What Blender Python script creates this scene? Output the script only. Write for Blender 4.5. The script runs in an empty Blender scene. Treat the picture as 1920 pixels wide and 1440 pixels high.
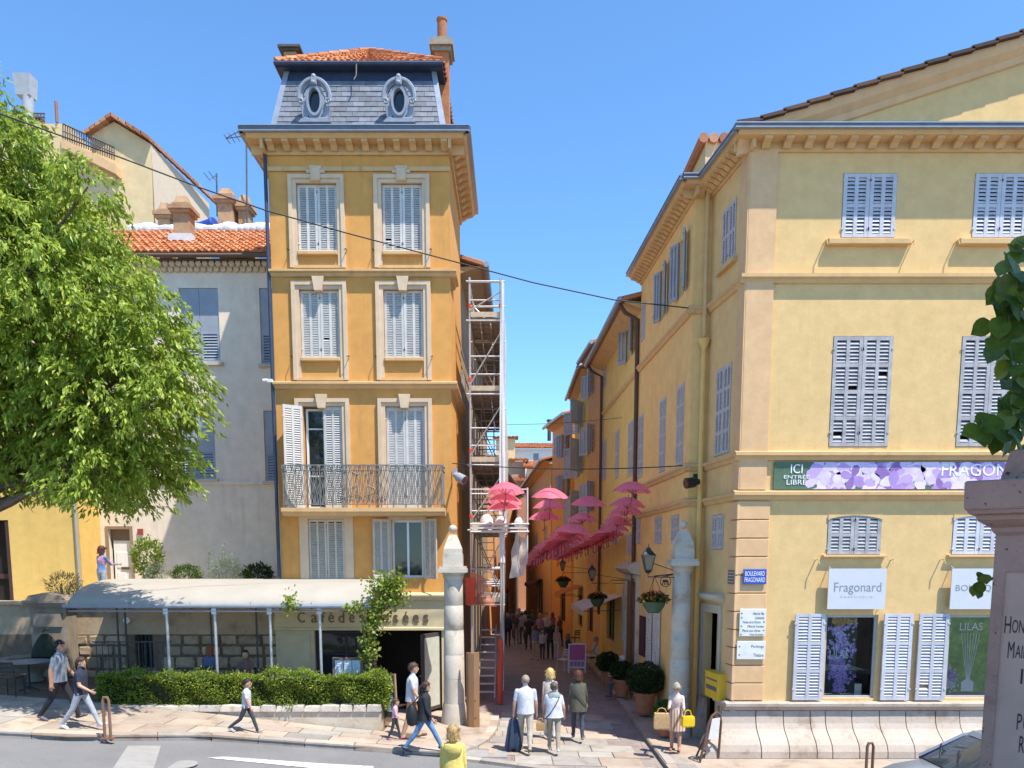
import bpy, bmesh, math, random
import numpy as np
from math import sin, cos, tan, pi, radians, sqrt, atan, atan2
from mathutils import Vector, Matrix
random.seed(7); rng = np.random.default_rng(7)
S = bpy.context.scene
COL = S.collection
# ---------------------------------------------------------------- camera
FPX = 1441.0; HORIZON = 1050.0; TP = 0.115; HC = 4.3
CYP = HORIZON + FPX*TP; TH = atan(TP)
cam = bpy.data.cameras.new('Camera'); camo = bpy.data.objects.new('Camera', cam); COL.objects.link(camo)
camo.location = (0, 0, HC); camo.rotation_euler = (pi/2-TH, 0, 0)
cam.sensor_width = 36; cam.lens = FPX/1920*36; cam.shift_y = (CYP-720)/1920
cam.clip_start = .05; cam.clip_end = 3000
S.camera = camo
# ---------------------------------------------------------------- sky, sun, exposure
SUN_EL = radians(63); SUN_AZ = atan2(0.77, -0.64)
W = bpy.data.worlds.new('World'); S.world = W; W.use_nodes = True
nt = W.node_tree; bg = nt.nodes['Background']
sky = nt.nodes.new('ShaderNodeTexSky'); sky.sky_type = 'NISHITA'; sky.sun_disc = False
sky.sun_elevation = SUN_EL; sky.sun_rotation = SUN_AZ; sky.altitude = 1200
sky.air_density = 1.0; sky.dust_density = .05; sky.ozone_density = 2.6
grade = nt.nodes.new('ShaderNodeMix'); grade.data_type = 'RGBA'; grade.blend_type = 'MULTIPLY'; grade.inputs[0].default_value = 1; grade.inputs[7].default_value = (.6,.84,.98,1)
nt.links.new(sky.outputs[0], grade.inputs[6]); nt.links.new(grade.outputs[2], bg.inputs[0]); bg.inputs[1].default_value = .121
sl = bpy.data.lights.new('Sun', 'SUN'); sl.energy = 2.9; sl.angle = radians(.53); sl.color = (1, .935, .83)
so = bpy.data.objects.new('Sun', sl); COL.objects.link(so); so.location = (20, -20, 60)
SD = Vector((cos(SUN_EL)*sin(SUN_AZ), cos(SUN_EL)*cos(SUN_AZ), sin(SUN_EL)))
so.rotation_euler = SD.to_track_quat('Z', 'Y').to_euler()
S.view_settings.view_transform = 'Standard'; S.view_settings.look = 'None'
S.view_settings.exposure = 1.42; S.view_settings.gamma = 1; S.view_settings.use_curve_mapping = False
S.render.engine = 'CYCLES'; S.cycles.max_bounces = 14; S.cycles.diffuse_bounces = 9; S.cycles.transparent_max_bounces = 16
# ---------------------------------------------------------------- pixels to directions
_c, _s = cos(TH), sin(TH)
def ray(px, py):
    a = (px-960)/FPX; b = (CYP-py)/FPX
    return Vector((a, _c+b*_s, -_s+b*_c))
def PY(px, py, Y):
    d = ray(px, py); k = Y/d.y
    return Vector((d.x*k, Y, HC+d.z*k))
def PZ(px, py, z):
    d = ray(px, py); k = (z-HC)/d.z
    return Vector((d.x*k, d.y*k, z))
# ---------------------------------------------------------------- mesh builder
def V(*a): return Vector(a)
class Fr:
    """vertical wall frame: o origin, u along, n outward, v = up"""
    def __init__(s, o, u, n=None):
        s.o = Vector(o); s.u = Vector(u).normalized(); s.z = V(0, 0, 1)
        s.n = Vector(n).normalized() if n is not None else s.u.cross(s.z)
    def pt(s, u, v, w=0): return s.o + s.u*u + s.z*v + s.n*w
    def px(s, px, py):
        d = ray(px, py); c = V(0, 0, HC)
        k = (s.o-c).dot(s.n)/d.dot(s.n); p = c+d*k
        return ((p-s.o).dot(s.u), p.z-s.o.z)
    def mat(s):
        m = Matrix.Identity(4)
        for i in range(3): m[i][0] = s.u[i]; m[i][1] = s.z[i]; m[i][2] = s.n[i]; m[i][3] = s.o[i]
        return m
    def sub(s, u, v, w, ang=0):
        """new frame hinged at (u,v,w), turned by ang about vertical (positive swings u towards n)"""
        f = Fr(s.pt(u, v, w), s.u*cos(ang)+s.n*sin(ang), s.n*cos(ang)-s.u*sin(ang)); return f
WF = Fr((0, 0, 0), (1, 0, 0), (0, -1, 0))
class MB:
    def __init__(s): s.v = []; s.f = []; s.m = []; s.sm = []; s.cm = 0
    def add(s, vs, fs, smooth=False):
        b = len(s.v); s.v += [tuple(p) for p in vs]
        for q in fs: s.f.append(tuple(b+i for i in q)); s.m.append(s.cm); s.sm.append(smooth)
        return s
    def box(s, x0, x1, y0, y1, z0, z1):
        return s.fbox(Fr((0,0,0),(1,0,0),(0,1,0)), x0, x1, z0, z1, y0, y1)
    def fbox(s, fr, u0, u1, v0, v1, w0, w1, ch=0):
        P = fr.pt
        vs = [P(u0,v0,w0),P(u1,v0,w0),P(u1,v1,w0),P(u0,v1,w0),P(u0,v0,w1),P(u1,v0,w1),P(u1,v1,w1),P(u0,v1,w1)]
        if ch:
            vs[4:] = [P(u0+ch,v0+ch,w1),P(u1-ch,v0+ch,w1),P(u1-ch,v1-ch,w1),P(u0+ch,v1-ch,w1)]
            vs += [P(u0,v0,w1-ch),P(u1,v0,w1-ch),P(u1,v1,w1-ch),P(u0,v1,w1-ch)]
            return s.add(vs, [(0,3,2,1),(4,5,6,7),(0,1,9,8),(1,2,10,9),(2,3,11,10),(3,0,8,11),(8,9,5,4),(9,10,6,5),(10,11,7,6),(11,8,4,7)])
        return s.add(vs, [(0,3,2,1),(4,5,6,7),(0,1,5,4),(1,2,6,5),(2,3,7,6),(3,0,4,7)])
    def hexa(s, lo, hi):
        """prism between two equal-length loops"""
        n = len(lo)
        return s.add(list(lo)+list(hi), [tuple(range(n-1,-1,-1)), tuple(range(n,2*n))]+[(i,(i+1)%n,n+(i+1)%n,n+i) for i in range(n)])
    def prism(s, fr, poly, w0, w1):
        return s.hexa([fr.pt(u,v,w0) for u,v in poly], [fr.pt(u,v,w1) for u,v in poly])
    def quad(s, a, b, c, d): return s.add([a,b,c,d], [(0,1,2,3)])
    def extr(s, fr, prof, u0, u1):
        """profile [(w,v)] swept along u"""
        return s.hexa([fr.pt(u0,v,w) for w,v in prof], [fr.pt(u1,v,w) for w,v in prof])
    def tube(s, pts, r, n=6, caps=True, smooth=True):
        pts = [Vector(p) for p in pts]; k = len(pts)
        rs = r if isinstance(r, (list, tuple)) else [r]*k
        vs = []; t0 = (pts[1]-pts[0]).normalized()
        a = V(0,0,1) if abs(t0.z) < .9 else V(1,0,0)
        e = t0.cross(a).normalized()
        for i, p in enumerate(pts):
            t = (pts[min(i+1,k-1)]-pts[max(i-1,0)])
            t = t.normalized() if t.length > 1e-9 else t0
            e = (e - t*e.dot(t)); e = e.normalized() if e.length > 1e-6 else t.orthogonal().normalized()
            g = t.cross(e)
            for j in range(n):
                q = 2*pi*j/n; vs.append(p + (e*cos(q)+g*sin(q))*rs[i])
        fs = [(i*n+j, i*n+(j+1)%n, (i+1)*n+(j+1)%n, (i+1)*n+j) for i in range(k-1) for j in range(n)]
        s.add(vs, fs, smooth)
        if caps:
            b = len(s.v)-len(vs)
            for q in (tuple(b+j for j in range(n-1,-1,-1)), tuple(b+(k-1)*n+j for j in range(n))):
                s.f.append(q); s.m.append(s.cm); s.sm.append(False)
        return s
    def lathe(s, prof, c=(0,0,0), n=16, smooth=True, sx=1, sy=1):
        c = Vector(c); vs = []
        for r, z in prof:
            for j in range(n): q = 2*pi*j/n; vs.append(c+V(r*cos(q)*sx, r*sin(q)*sy, z))
        k = len(prof)
        fs = [(i*n+j, i*n+(j+1)%n, (i+1)*n+(j+1)%n, (i+1)*n+j) for i in range(k-1) for j in range(n)]
        s.add(vs, fs, smooth)
        b = len(s.v)-len(vs)
        for q in (tuple(b+j for j in range(n-1,-1,-1)), tuple(b+(k-1)*n+j for j in range(n))):
            s.f.append(q); s.m.append(s.cm); s.sm.append(False)
        return s
    def ball(s, c, r, n=12, k=8, sx=1, sy=1, sz=1):
        return s.lathe([(max(r*sin(pi*i/k),1e-3), -r*cos(pi*i/k)*sz) for i in range(k+1)], c, n, True, sx, sy)
    def loft(s, rings, smooth=True, caps=True):
        n = len(rings[0]); k = len(rings); vs = [p for r in rings for p in r]
        s.add(vs, [(i*n+j, i*n+(j+1)%n, (i+1)*n+(j+1)%n, (i+1)*n+j) for i in range(k-1) for j in range(n)], smooth)
        if caps:
            b = len(s.v)-len(vs)
            for q in (tuple(b+j for j in range(n-1,-1,-1)), tuple(b+(k-1)*n+j for j in range(n))):
                s.f.append(q); s.m.append(s.cm); s.sm.append(False)
        return s
    def build(s, name, mat, parent=None, local=False, **kw):
        me = bpy.data.meshes.new(name)
        off = Vector((0,0,0)) if (local or parent is None) else root_loc(parent)
        me.from_pydata([(x-off.x, y-off.y, z-off.z) for x,y,z in s.v], [], s.f)
        mats = mat if isinstance(mat, (list, tuple)) else [mat]
        for m in mats: me.materials.append(m)
        me.polygons.foreach_set('material_index', s.m); me.polygons.foreach_set('use_smooth', s.sm)
        me.update()
        if any(s.sm): me.set_sharp_from_angle(angle=radians(38))
        o = bpy.data.objects.new(name, me); COL.objects.link(o)
        if parent is not None: o.parent = parent
        for k, v in kw.items(): o[k] = v
        return o
def root_loc(o):
    p = Vector((0,0,0))
    while o is not None: p += o.location; o = o.parent
    return p
def T(name, label, cat, loc=(0,0,0), group=None, rz=0):
    o = bpy.data.objects.new(name, None); COL.objects.link(o); o.location = loc; o.rotation_euler = (0,0,rz)
    o.empty_display_size = .2
    o['label'] = label; o['category'] = cat
    if group: o['group'] = group
    return o
def tag(o, label, cat, group=None):
    o['label'] = label; o['category'] = cat
    if group: o['group'] = group
    return o
def inst(name, me, parent, m):
    """copy of shared mesh data placed by world matrix m under an unrotated thing"""
    o = bpy.data.objects.new(name, me); COL.objects.link(o); o.parent = parent
    m = Matrix(m)
    if parent is not None: m.translation = m.translation - root_loc(parent)
    o.matrix_local = m
    return o
def dup(root, loc, rz=None, label=None):
    r = root.copy(); COL.objects.link(r); r.location = loc
    if rz is not None: r.rotation_euler[2] = rz
    if label: r['label'] = label
    for ch in list(root.children):
        c = ch.copy(); COL.objects.link(c); c.parent = r
        for g in list(ch.children):
            d = g.copy(); COL.objects.link(d); d.parent = c
    return r
def rect_from_px(fr, x0, x1, y0, y1):
    a = fr.px(x0, (y0+y1)/2)[0]; b = fr.px(x1, (y0+y1)/2)[0]; xm = (x0+x1)/2
    return (min(a,b), max(a,b), fr.px(xm, y1)[1], fr.px(xm, y0)[1])
# ---------------------------------------------------------------- materials
def newmat(name):
    m = bpy.data.materials.new(name); m.use_nodes = True
    return m, m.node_tree, m.node_tree.nodes['Principled BSDF']
def L(nt, a, b): nt.links.new(a, b)
def node(nt, t, **kw):
    n = nt.nodes.new(t)
    for k, v in kw.items(): setattr(n, k, v)
    return n
def noise(nt, coord, scale, detail=4, rough=.55, dist=0):
    n = node(nt, 'ShaderNodeTexNoise'); n.inputs['Scale'].default_value = scale; n.inputs['Detail'].default_value = detail
    n.inputs['Roughness'].default_value = rough; n.inputs['Distortion'].default_value = dist
    L(nt, coord, n.inputs['Vector']); return n.outputs['Fac']
def ramp(nt, fac, stops):
    r = node(nt, 'ShaderNodeValToRGB'); e = r.color_ramp.elements
    while len(e) < len(stops): e.new(.5)
    for i, (p, c) in enumerate(stops): e[i].position = p; e[i].color = c if len(c) == 4 else (*c, 1)
    L(nt, fac, r.inputs[0]); return r.outputs[0]
def mixc(nt, fac, a, b, mode='MIX'):
    m = node(nt, 'ShaderNodeMix', data_type='RGBA', blend_type=mode)
    for sock, v in ((m.inputs[0], fac), (m.inputs[6], a), (m.inputs[7], b)):
        if hasattr(v, 'is_output'): L(nt, v, sock)
        elif isinstance(v, (int, float)): sock.default_value = v
        else: sock.default_value = (*v, 1) if len(v) == 3 else v
    return m.outputs[2]
def coords(nt, scale=(1,1,1)):
    tc = node(nt, 'ShaderNodeTexCoord'); g = node(nt, 'ShaderNodeNewGeometry')
    mp = node(nt, 'ShaderNodeMapping'); mp.inputs['Scale'].default_value = scale
    L(nt, g.outputs['Position'], mp.inputs[0]); return mp.outputs[0]
def bump(nt, b, h, strength, dist=.02):
    n = node(nt, 'ShaderNodeBump'); n.inputs['Strength'].default_value = strength; n.inputs['Distance'].default_value = dist
    L(nt, h, n.inputs['Height']); L(nt, n.outputs[0], b.inputs['Normal'])
def sc(c, k): return tuple(min(1, x*k) for x in c)
def M_plain(name, col, rough=.6, var=.12, scale=6, metal=0, bmp=.15, spec=.4, rnd=0, fine=60):
    m, nt, b = newmat(name); co = coords(nt)
    n = noise(nt, co, scale, 5); c = ramp(nt, n, [(.25, sc(col, 1-var)), (.75, sc(col, 1+var))])
    if rnd:
        oi = node(nt, 'ShaderNodeObjectInfo')
        c = mixc(nt, 1.0, c, ramp(nt, oi.outputs['Random'], [(0, (1-rnd,)*3), (1, (1+rnd*.5,)*3)]), 'MULTIPLY')
    L(nt, c, b.inputs['Base Color']); b.inputs['Roughness'].default_value = rough; b.inputs['Metallic'].default_value = metal
    b.inputs['Specular IOR Level'].default_value = spec
    if bmp: bump(nt, b, noise(nt, co, fine, 3), bmp, .01)
    return m
def M_stucco(name, col, alt, stain=(.3,.26,.2), stain_amt=.25, bmp=.3, blotch=.6):
    m, nt, b = newmat(name); co = coords(nt)
    big = noise(nt, co, .55, 5, .6); mid = noise(nt, co, 3.2, 5, .6)
    c = mixc(nt, ramp(nt, big, [(.35,(0,0,0)),(.7,(1,1,1))]), col, alt)
    c = mixc(nt, blotch, c, ramp(nt, mid, [(.25, sc(col,.8)), (.8, sc(col,1.14))]))
    st = noise(nt, coords(nt, (3.4, 3.4, .22)), 1.3, 6, .65)
    st2 = noise(nt, co, .9, 4)
    mask = node(nt, 'ShaderNodeMath', operation='MULTIPLY')
    L(nt, ramp(nt, st, [(.52,(0,0,0)),(.75,(1,1,1))]), mask.inputs[0]); L(nt, ramp(nt, st2, [(.42,(0,0,0)),(.72,(1,1,1))]), mask.inputs[1])
    mk = node(nt, 'ShaderNodeMath', operation='MULTIPLY'); L(nt, mask.outputs[0], mk.inputs[0]); mk.inputs[1].default_value = min(.8, stain_amt*1.7)
    c = mixc(nt, mk.outputs[0], c, stain)
    L(nt, c, b.inputs['Base Color']); b.inputs['Roughness'].default_value = .92; b.inputs['Specular IOR Level'].default_value = .12
    ad = node(nt, 'ShaderNodeMath', operation='ADD'); L(nt, noise(nt, co, 38, 4, .7), ad.inputs[0]); L(nt, noise(nt, co, 5, 3), ad.inputs[1])
    bump(nt, b, ad.outputs[0], bmp, .012)
    return m
def M_stone(name, a, b2, dark, scale=2.5, bmp=.5, rnd=.15, pit=0):
    m, nt, b = newmat(name); co = coords(nt)
    n = noise(nt, co, scale, 7, .65); c = ramp(nt, n, [(.28, dark), (.45, a), (.72, b2)])
    sp = noise(nt, co, scale*9, 4, .7); c = mixc(nt, ramp(nt, sp, [(.55,(0,0,0)),(.75,(.5,.5,.5))]), c, dark)
    if rnd:
        oi = node(nt, 'ShaderNodeObjectInfo')
        c = mixc(nt, 1.0, c, ramp(nt, oi.outputs['Random'], [(0, (1-rnd,1-rnd,1-rnd*.9)), (1, (1+rnd*.6,)*3)]), 'MULTIPLY')
    h = noise(nt, co, scale*6, 6, .7)
    if pit:
        v = noise(nt, co, pit, 3, .6); pm = ramp(nt, v, [(.66,(0,0,0)),(.69,(1,1,1))])
        c = mixc(nt, pm, c, sc(dark,.35))
    L(nt, c, b.inputs['Base Color']); b.inputs['Roughness'].default_value = .85; b.inputs['Specular IOR Level'].default_value = .2
    bump(nt, b, h, bmp, .02)
    return m
def M_leaf(name, a, b2, c3, rough=.45, trans=.35):
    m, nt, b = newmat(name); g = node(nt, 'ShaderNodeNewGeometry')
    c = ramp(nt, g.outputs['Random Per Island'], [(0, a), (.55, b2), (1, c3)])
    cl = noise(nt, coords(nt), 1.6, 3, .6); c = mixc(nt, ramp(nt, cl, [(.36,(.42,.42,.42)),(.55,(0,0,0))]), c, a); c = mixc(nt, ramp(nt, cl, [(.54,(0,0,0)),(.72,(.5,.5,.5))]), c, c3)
    L(nt, c, b.inputs['Base Color']); b.inputs['Roughness'].default_value = rough; b.inputs['Specular IOR Level'].default_value = .35
    tr = node(nt, 'ShaderNodeBsdfTranslucent'); L(nt, mixc(nt, .5, c, sc(c3,1.3)), tr.inputs[0])
    mx = node(nt, 'ShaderNodeMixShader'); mx.inputs[0].default_value = trans
    L(nt, b.outputs[0], mx.inputs[1]); L(nt, tr.outputs[0], mx.inputs[2]); L(nt, mx.outputs[0], nt.nodes['Material Output'].inputs[0])
    return m
def M_tile(name, a, b2, c3):
    """clay tiles: one tone for each island"""
    m, nt, b = newmat(name); g = node(nt, 'ShaderNodeNewGeometry'); co = coords(nt)
    c = ramp(nt, g.outputs['Random Per Island'], [(0, a), (.5, b2), (1, c3)])
    c = mixc(nt, ramp(nt, noise(nt, co, 6, 5, .7), [(.5,(0,0,0)),(.8,(.55,.55,.55))]), c, sc(a,.45))
    L(nt, c, b.inputs['Base Color']); b.inputs['Roughness'].default_value = .85; b.inputs['Specular IOR Level'].default_value = .2
    bump(nt, b, noise(nt, co, 40, 4), .3, .01)
    return m
def M_glass(name, tint=(.02,.025,.03), rough=.04):
    m, nt, b = newmat(name); b.inputs['Base Color'].default_value = (*tint,1); b.inputs['Roughness'].default_value = rough
    b.inputs['Specular IOR Level'].default_value = .6
    bump(nt, b, noise(nt, coords(nt), 1.7, 2), .04, .05)
    return m
K = {}
K['orange'] = M_stucco('stucco orange', (.68,.345,.105), (.62,.3,.085), (.36,.18,.08), .35)
K['orange_side'] = K['orange']
K['trim'] = M_stucco('trim cream', (.68,.52,.36), (.62,.46,.31), (.3,.24,.17), .3, .15)
K['trim2'] = M_stucco('trim ochre', (.65,.435,.22), (.6,.39,.19), (.27,.18,.1), .4, .15)
K['yellow'] = M_stucco('stucco yellow', (.73,.505,.235), (.695,.465,.205), (.4,.3,.15), .22)
K['pink'] = M_stucco('pilaster pink', (.7,.455,.25), (.66,.415,.22), (.4,.28,.18), .2)
K['ochre'] = M_stucco('alley ochre', (.82,.545,.225), (.78,.5,.2), (.3,.19,.09), .4)
K['ochre2'] = M_stucco('alley yellow', (.79,.545,.19), (.74,.495,.165), (.28,.19,.09), .45)
K['salmon'] = M_stucco('alley salmon', (.72,.4,.18), (.66,.35,.155), (.28,.16,.09), .4)
K['cream'] = M_stucco('stucco grey cream', (.8,.69,.56), (.75,.64,.52), (.3,.27,.23), .35)
K['farcream'] = M_stucco('stucco far cream', (.72,.55,.31), (.68,.51,.28), (.45,.36,.24), .2)
K['leftyel'] = M_stucco('stucco left yellow', (.74,.5,.16), (.7,.46,.14), (.4,.28,.12), .25)
K['tan'] = M_stucco('render tan', (.42,.31,.2), (.3,.22,.15), (.15,.11,.08), .6)
K['cafe'] = M_stucco('cafe cream', (.6,.5,.31), (.55,.45,.27), (.3,.25,.16), .3, .12)
K['shutter'] = M_plain('shutter pale blue', (.6,.58,.55), .55, .12, 5, rnd=.12)
K['shutter_w'] = M_plain('shutter weathered', (.4,.39,.4), .7, .3, 5, rnd=.1)
K['shutter_b'] = M_plain('shutter blue grey', (.3,.34,.4), .6, .12, 4)
K['shutter_c'] = M_plain('shutter cream', (.52,.46,.38), .6, .12, 4)
K['shutter_r'] = M_plain('shutter lilac grey', (.53,.53,.58), .55, .12, 5, rnd=.1)
K['glass'] = M_glass('window glass')
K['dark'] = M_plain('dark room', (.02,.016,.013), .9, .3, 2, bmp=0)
K['curtain'] = M_plain('curtain', (.5,.47,.42), .9, .1, 4)
K['white'] = M_plain('white paint', (.74,.74,.73), .5, .05, 3)
K['offwhite'] = M_plain('painted door', (.72,.72,.68), .5, .05, 3)
K['iron'] = M_plain('wrought iron', (.09,.09,.088), .6, .4, 12, metal=.2)
K['balrail'] = M_plain('weathered rail', (.2,.2,.19), .6, .35, 9, metal=.1)
K['black'] = M_plain('black metal', (.018,.018,.02), .4, .2, 8)
K['steel'] = M_plain('galvanised tube', (.52,.52,.53), .42, .18, 14, metal=.55)
K['zinc'] = M_plain('zinc sheet', (.32,.36,.42), .4, .15, 4, metal=.4)
K['zinc_d'] = M_plain('dark zinc', (.035,.05,.09), .5, .25, 4)
K['dormer'] = M_plain('dormer zinc', (.24,.27,.33), .55, .2, 6)
K['slate'] = M_plain('slate', (.165,.18,.215), .55, .22, 7, rnd=.28, spec=.4)
K['tile'] = M_tile('clay tile', (.36,.12,.045), (.5,.18,.075), (.56,.27,.14))
K['tile_o'] = M_tile('old clay tile', (.3,.13,.065), (.43,.19,.1), (.5,.3,.19))
K['tile_d'] = M_tile('dark verge tile', (.06,.04,.035), (.1,.06,.045), (.14,.08,.055))
K['brick'] = M_stone('chimney brick', (.42,.17,.08), (.5,.24,.12), (.25,.1,.055), 4)
K['chim'] = M_stone('chimney render', (.45,.27,.15), (.52,.35,.21), (.27,.17,.1), 4)
K['mortar'] = M_plain('white mortar', (.62,.62,.62), .9, .15, 6)
K['stone'] = M_stone('pale stone', (.53,.47,.38), (.6,.55,.47), (.31,.25,.19), 2.2, .4, .1)
K['plinth'] = M_stone('plinth stone', (.45,.38,.315), (.5,.44,.38), (.26,.19,.135), 1.6, .4, .07)
K['rubble'] = M_stone('rubble stone', (.44,.33,.21), (.54,.43,.29), (.22,.155,.095), 3, .9, .3)
K['joint'] = M_stone('mortar bed', (.17,.12,.08), (.24,.17,.115), (.08,.06,.04), 5, .6, 0)
K['wallrender'] = M_stone('grey wall render', (.4,.3,.2), (.5,.39,.28), (.2,.14,.095), 1.2, .6, 0)
K['planter'] = M_stone('stained planter render', (.55,.48,.37), (.65,.58,.48), (.3,.2,.11), 1.3, .5, 0)
K['coping'] = M_stone('coping stone', (.55,.5,.43), (.66,.61,.54), (.33,.27,.2), 4, .8, .15)
K['slab'] = M_stone('paving slab', (.33,.3,.265), (.4,.365,.33), (.2,.17,.145), 1.8, .35, .2)
K['slab_p'] = M_stone('warm paving slab', (.4,.32,.25), (.47,.39,.31), (.24,.18,.14), 1.8, .35, .2)
K['kerb'] = M_stone('kerb stone', (.38,.34,.29), (.47,.42,.36), (.22,.18,.14), 2.4, .35, .22)
K['bust'] = M_stone('monument stone', (.34,.205,.165), (.39,.245,.2), (.2,.12,.1), 2.5, .6, 0, pit=32)
K['terracotta'] = M_plain('terracotta pot', (.42,.17,.085), .8, .2, 5)
K['corten'] = M_plain('brown steel panel', (.28,.15,.07), .55, .12, 3)
K['redsleeve'] = M_plain('red foam sleeve', (.6,.075,.03), .6, .12, 7)
K['bark'] = M_stone('bark', (.13,.1,.075), (.19,.15,.11), (.05,.04,.03), 6, 1, 0)
K['canvas'] = M_plain('awning canvas', (.52,.49,.44), .75, .05, 2, bmp=.1)
K['umb'] = None
K['cable'] = M_plain('cable rubber', (.02,.02,.022), .6, .1, 8, bmp=0)
def M_umb():
    m, nt, b = newmat('pink umbrella fabric'); c = (.9,.22,.32)
    n = ramp(nt, noise(nt, coords(nt), 4, 3), [(.3, sc(c,.85)), (.7, sc(c,1.12))])
    L(nt, n, b.inputs['Base Color']); b.inputs['Roughness'].default_value = .6
    tr = node(nt, 'ShaderNodeBsdfTranslucent'); tr.inputs[0].default_value = (1,.36,.48,1)
    mx = node(nt, 'ShaderNodeMixShader'); mx.inputs[0].default_value = .5
    L(nt, b.outputs[0], mx.inputs[1]); L(nt, tr.outputs[0], mx.inputs[2]); L(nt, mx.outputs[0], nt.nodes['Material Output'].inputs[0])
    return m
K['umb'] = M_umb()
def M_canvas():
    m, nt, b = newmat('awning canvas'); c = ramp(nt, noise(nt, coords(nt), 1.5, 5), [(.3,(.48,.45,.4)),(.7,(.53,.5,.45))])
    L(nt, c, b.inputs['Base Color']); b.inputs['Roughness'].default_value = .8
    tr = node(nt, 'ShaderNodeBsdfTranslucent'); tr.inputs[0].default_value = (.8,.68,.5,1)
    mx = node(nt, 'ShaderNodeMixShader'); mx.inputs[0].default_value = .3
    L(nt, b.outputs[0], mx.inputs[1]); L(nt, tr.outputs[0], mx.inputs[2]); L(nt, mx.outputs[0], nt.nodes['Material Output'].inputs[0]); return m
K['canvas'] = M_canvas()
def C(name, col, rough=.75, var=.1, **kw):
    if name not in K: K[name] = M_plain(name, col, rough, var, **kw)
    return K[name]
# ---------------------------------------------------------------- lettering
_dg = None
def lettering(name, txt, fr, u0, u1, v0, v1, w, mat, parent, depth=.004, thin=0):
    cu = bpy.data.curves.new(name, 'FONT'); cu.body = txt; cu.extrude = .02; cu.resolution_u = 3
    if thin: cu.offset = thin
    t = bpy.data.objects.new('tmp_text', cu); COL.objects.link(t)
    dg = bpy.context.evaluated_depsgraph_get(); me = bpy.data.meshes.new_from_object(t.evaluated_get(dg))
    bpy.data.objects.remove(t)
    n = len(me.vertices); a = np.zeros(n*3, np.float32); me.vertices.foreach_get('co', a); a = a.reshape(-1,3)
    lo = a.min(0); hi = a.max(0); off = root_loc(parent)
    out = []
    for x, y, z in a:
        p = fr.pt(u0+(x-lo[0])/(hi[0]-lo[0])*(u1-u0), v0+(y-lo[1])/(hi[1]-lo[1])*(v1-v0), w+(z-lo[2])/(hi[2]-lo[2])*depth)-off
        out += [p.x, p.y, p.z]
    me.vertices.foreach_set('co', out); me.materials.clear(); me.materials.append(mat); me.update()
    me.name = name
    o = bpy.data.objects.new(name, me); COL.objects.link(o); o.parent = parent
    return o
# ---------------------------------------------------------------- leaves
def leaves(name, mat, parent, pos, dirs, length, width, fold=.25, jitter=.5, **kw):
    """pos Nx3 leaf base points (world), dirs Nx3 pointing directions; two folded triangles for each leaf"""
    n = len(pos); pos = np.asarray(pos, float); d = np.asarray(dirs, float)+rng.normal(0, jitter, (n,3))
    d /= np.linalg.norm(d, axis=1)[:,None]+1e-9
    r = rng.normal(0,1,(n,3)); r[:,2] += 1.2
    sdir = np.cross(d, r); sdir /= np.linalg.norm(sdir, axis=1)[:,None]+1e-9
    nn = np.cross(sdir, d)
    l = length*rng.uniform(.7,1.25,n)[:,None]; w = width*rng.uniform(.75,1.2,n)[:,None]
    a = pos; tip = pos+d*l; mid = pos+d*l*.45
    lf = mid+sdir*w*.5+nn*w*fold; rt = mid-sdir*w*.5+nn*w*fold
    off = root_loc(parent) if parent is not None else Vector((0,0,0))
    v = np.stack([a, lf, tip, rt], 1).reshape(-1,3)-np.array(off)
    i = np.arange(n)*4
    f = np.stack([np.stack([i,i+2,i+1],1), np.stack([i,i+3,i+2],1)],1).reshape(-1,3)
    me = bpy.data.meshes.new(name); me.vertices.add(len(v)); me.vertices.foreach_set('co', v.ravel().astype(np.float32))
    me.loops.add(len(f)*3); me.loops.foreach_set('vertex_index', f.ravel().astype(np.int32))
    me.polygons.add(len(f)); me.polygons.foreach_set('loop_start', (np.arange(len(f))*3).astype(np.int32))
    me.update(calc_edges=True); me.materials.append(mat)
    o = bpy.data.objects.new(name, me); COL.objects.link(o)
    if parent is not None: o.parent = parent
    for k, x in kw.items(): o[k] = x
    return o
def rand_dir(n):
    d = rng.normal(0,1,(n,3)); return d/np.linalg.norm(d,axis=1)[:,None]
# ================================================================ ground
_gx = [-60,-16,-12,-10,-7,-4,-2.5,0,4,60]; _gz = [2.0,1.25,1.02,.85,.55,.22,.08,0,-.1,-.15]
def G(x, y=0):
    z = float(np.interp(x, _gx, _gz))
    if y > 24: z -= (min(y,80)-24)*.012
    return z
def kerb_y(x): return float(np.interp(x, [-60,-14,-9,-6.6,-3.1,-1.2,0,1.6,3.3,60], [12.5,14.6,15.35,16.45,16.9,16.75,16.3,15.6,14.9,14.6]))
def sheet(name, xs, yf, zf, mat, kind='structure'):
    mb = MB(); rows = [[V(x,y,zf(x,y)) for y in yf(x)] for x in xs]; n = len(rows[0])
    vs = [p for r in rows for p in r]
    mb.add(vs, [(i*n+j,(i+1)*n+j,(i+1)*n+j+1,i*n+j+1) for i in range(len(xs)-1) for j in range(n-1)])
    return mb.build(name, mat, kind=kind)
def M_asphalt():
    m, nt, b = newmat('asphalt'); co = coords(nt)
    c = ramp(nt, noise(nt, co, .8, 6, .6), [(.3,(.155,.155,.16)),(.7,(.215,.215,.22))])
    c = mixc(nt, ramp(nt, noise(nt, co, 2.3, 5, .7, 1.5), [(.6,(0,0,0)),(.72,(.5,.5,.5))]), c, (.1,.1,.1))
    c = mixc(nt, .35, c, ramp(nt, noise(nt, co, 90, 3, .7), [(.35,(.07,.07,.07)),(.65,(.34,.33,.32))]))
    L(nt, c, b.inputs['Base Color']); b.inputs['Roughness'].default_value = .85; b.inputs['Specular IOR Level'].default_value = .25
    bump(nt, b, noise(nt, co, 120, 3, .7), .5, .01); return m
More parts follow.
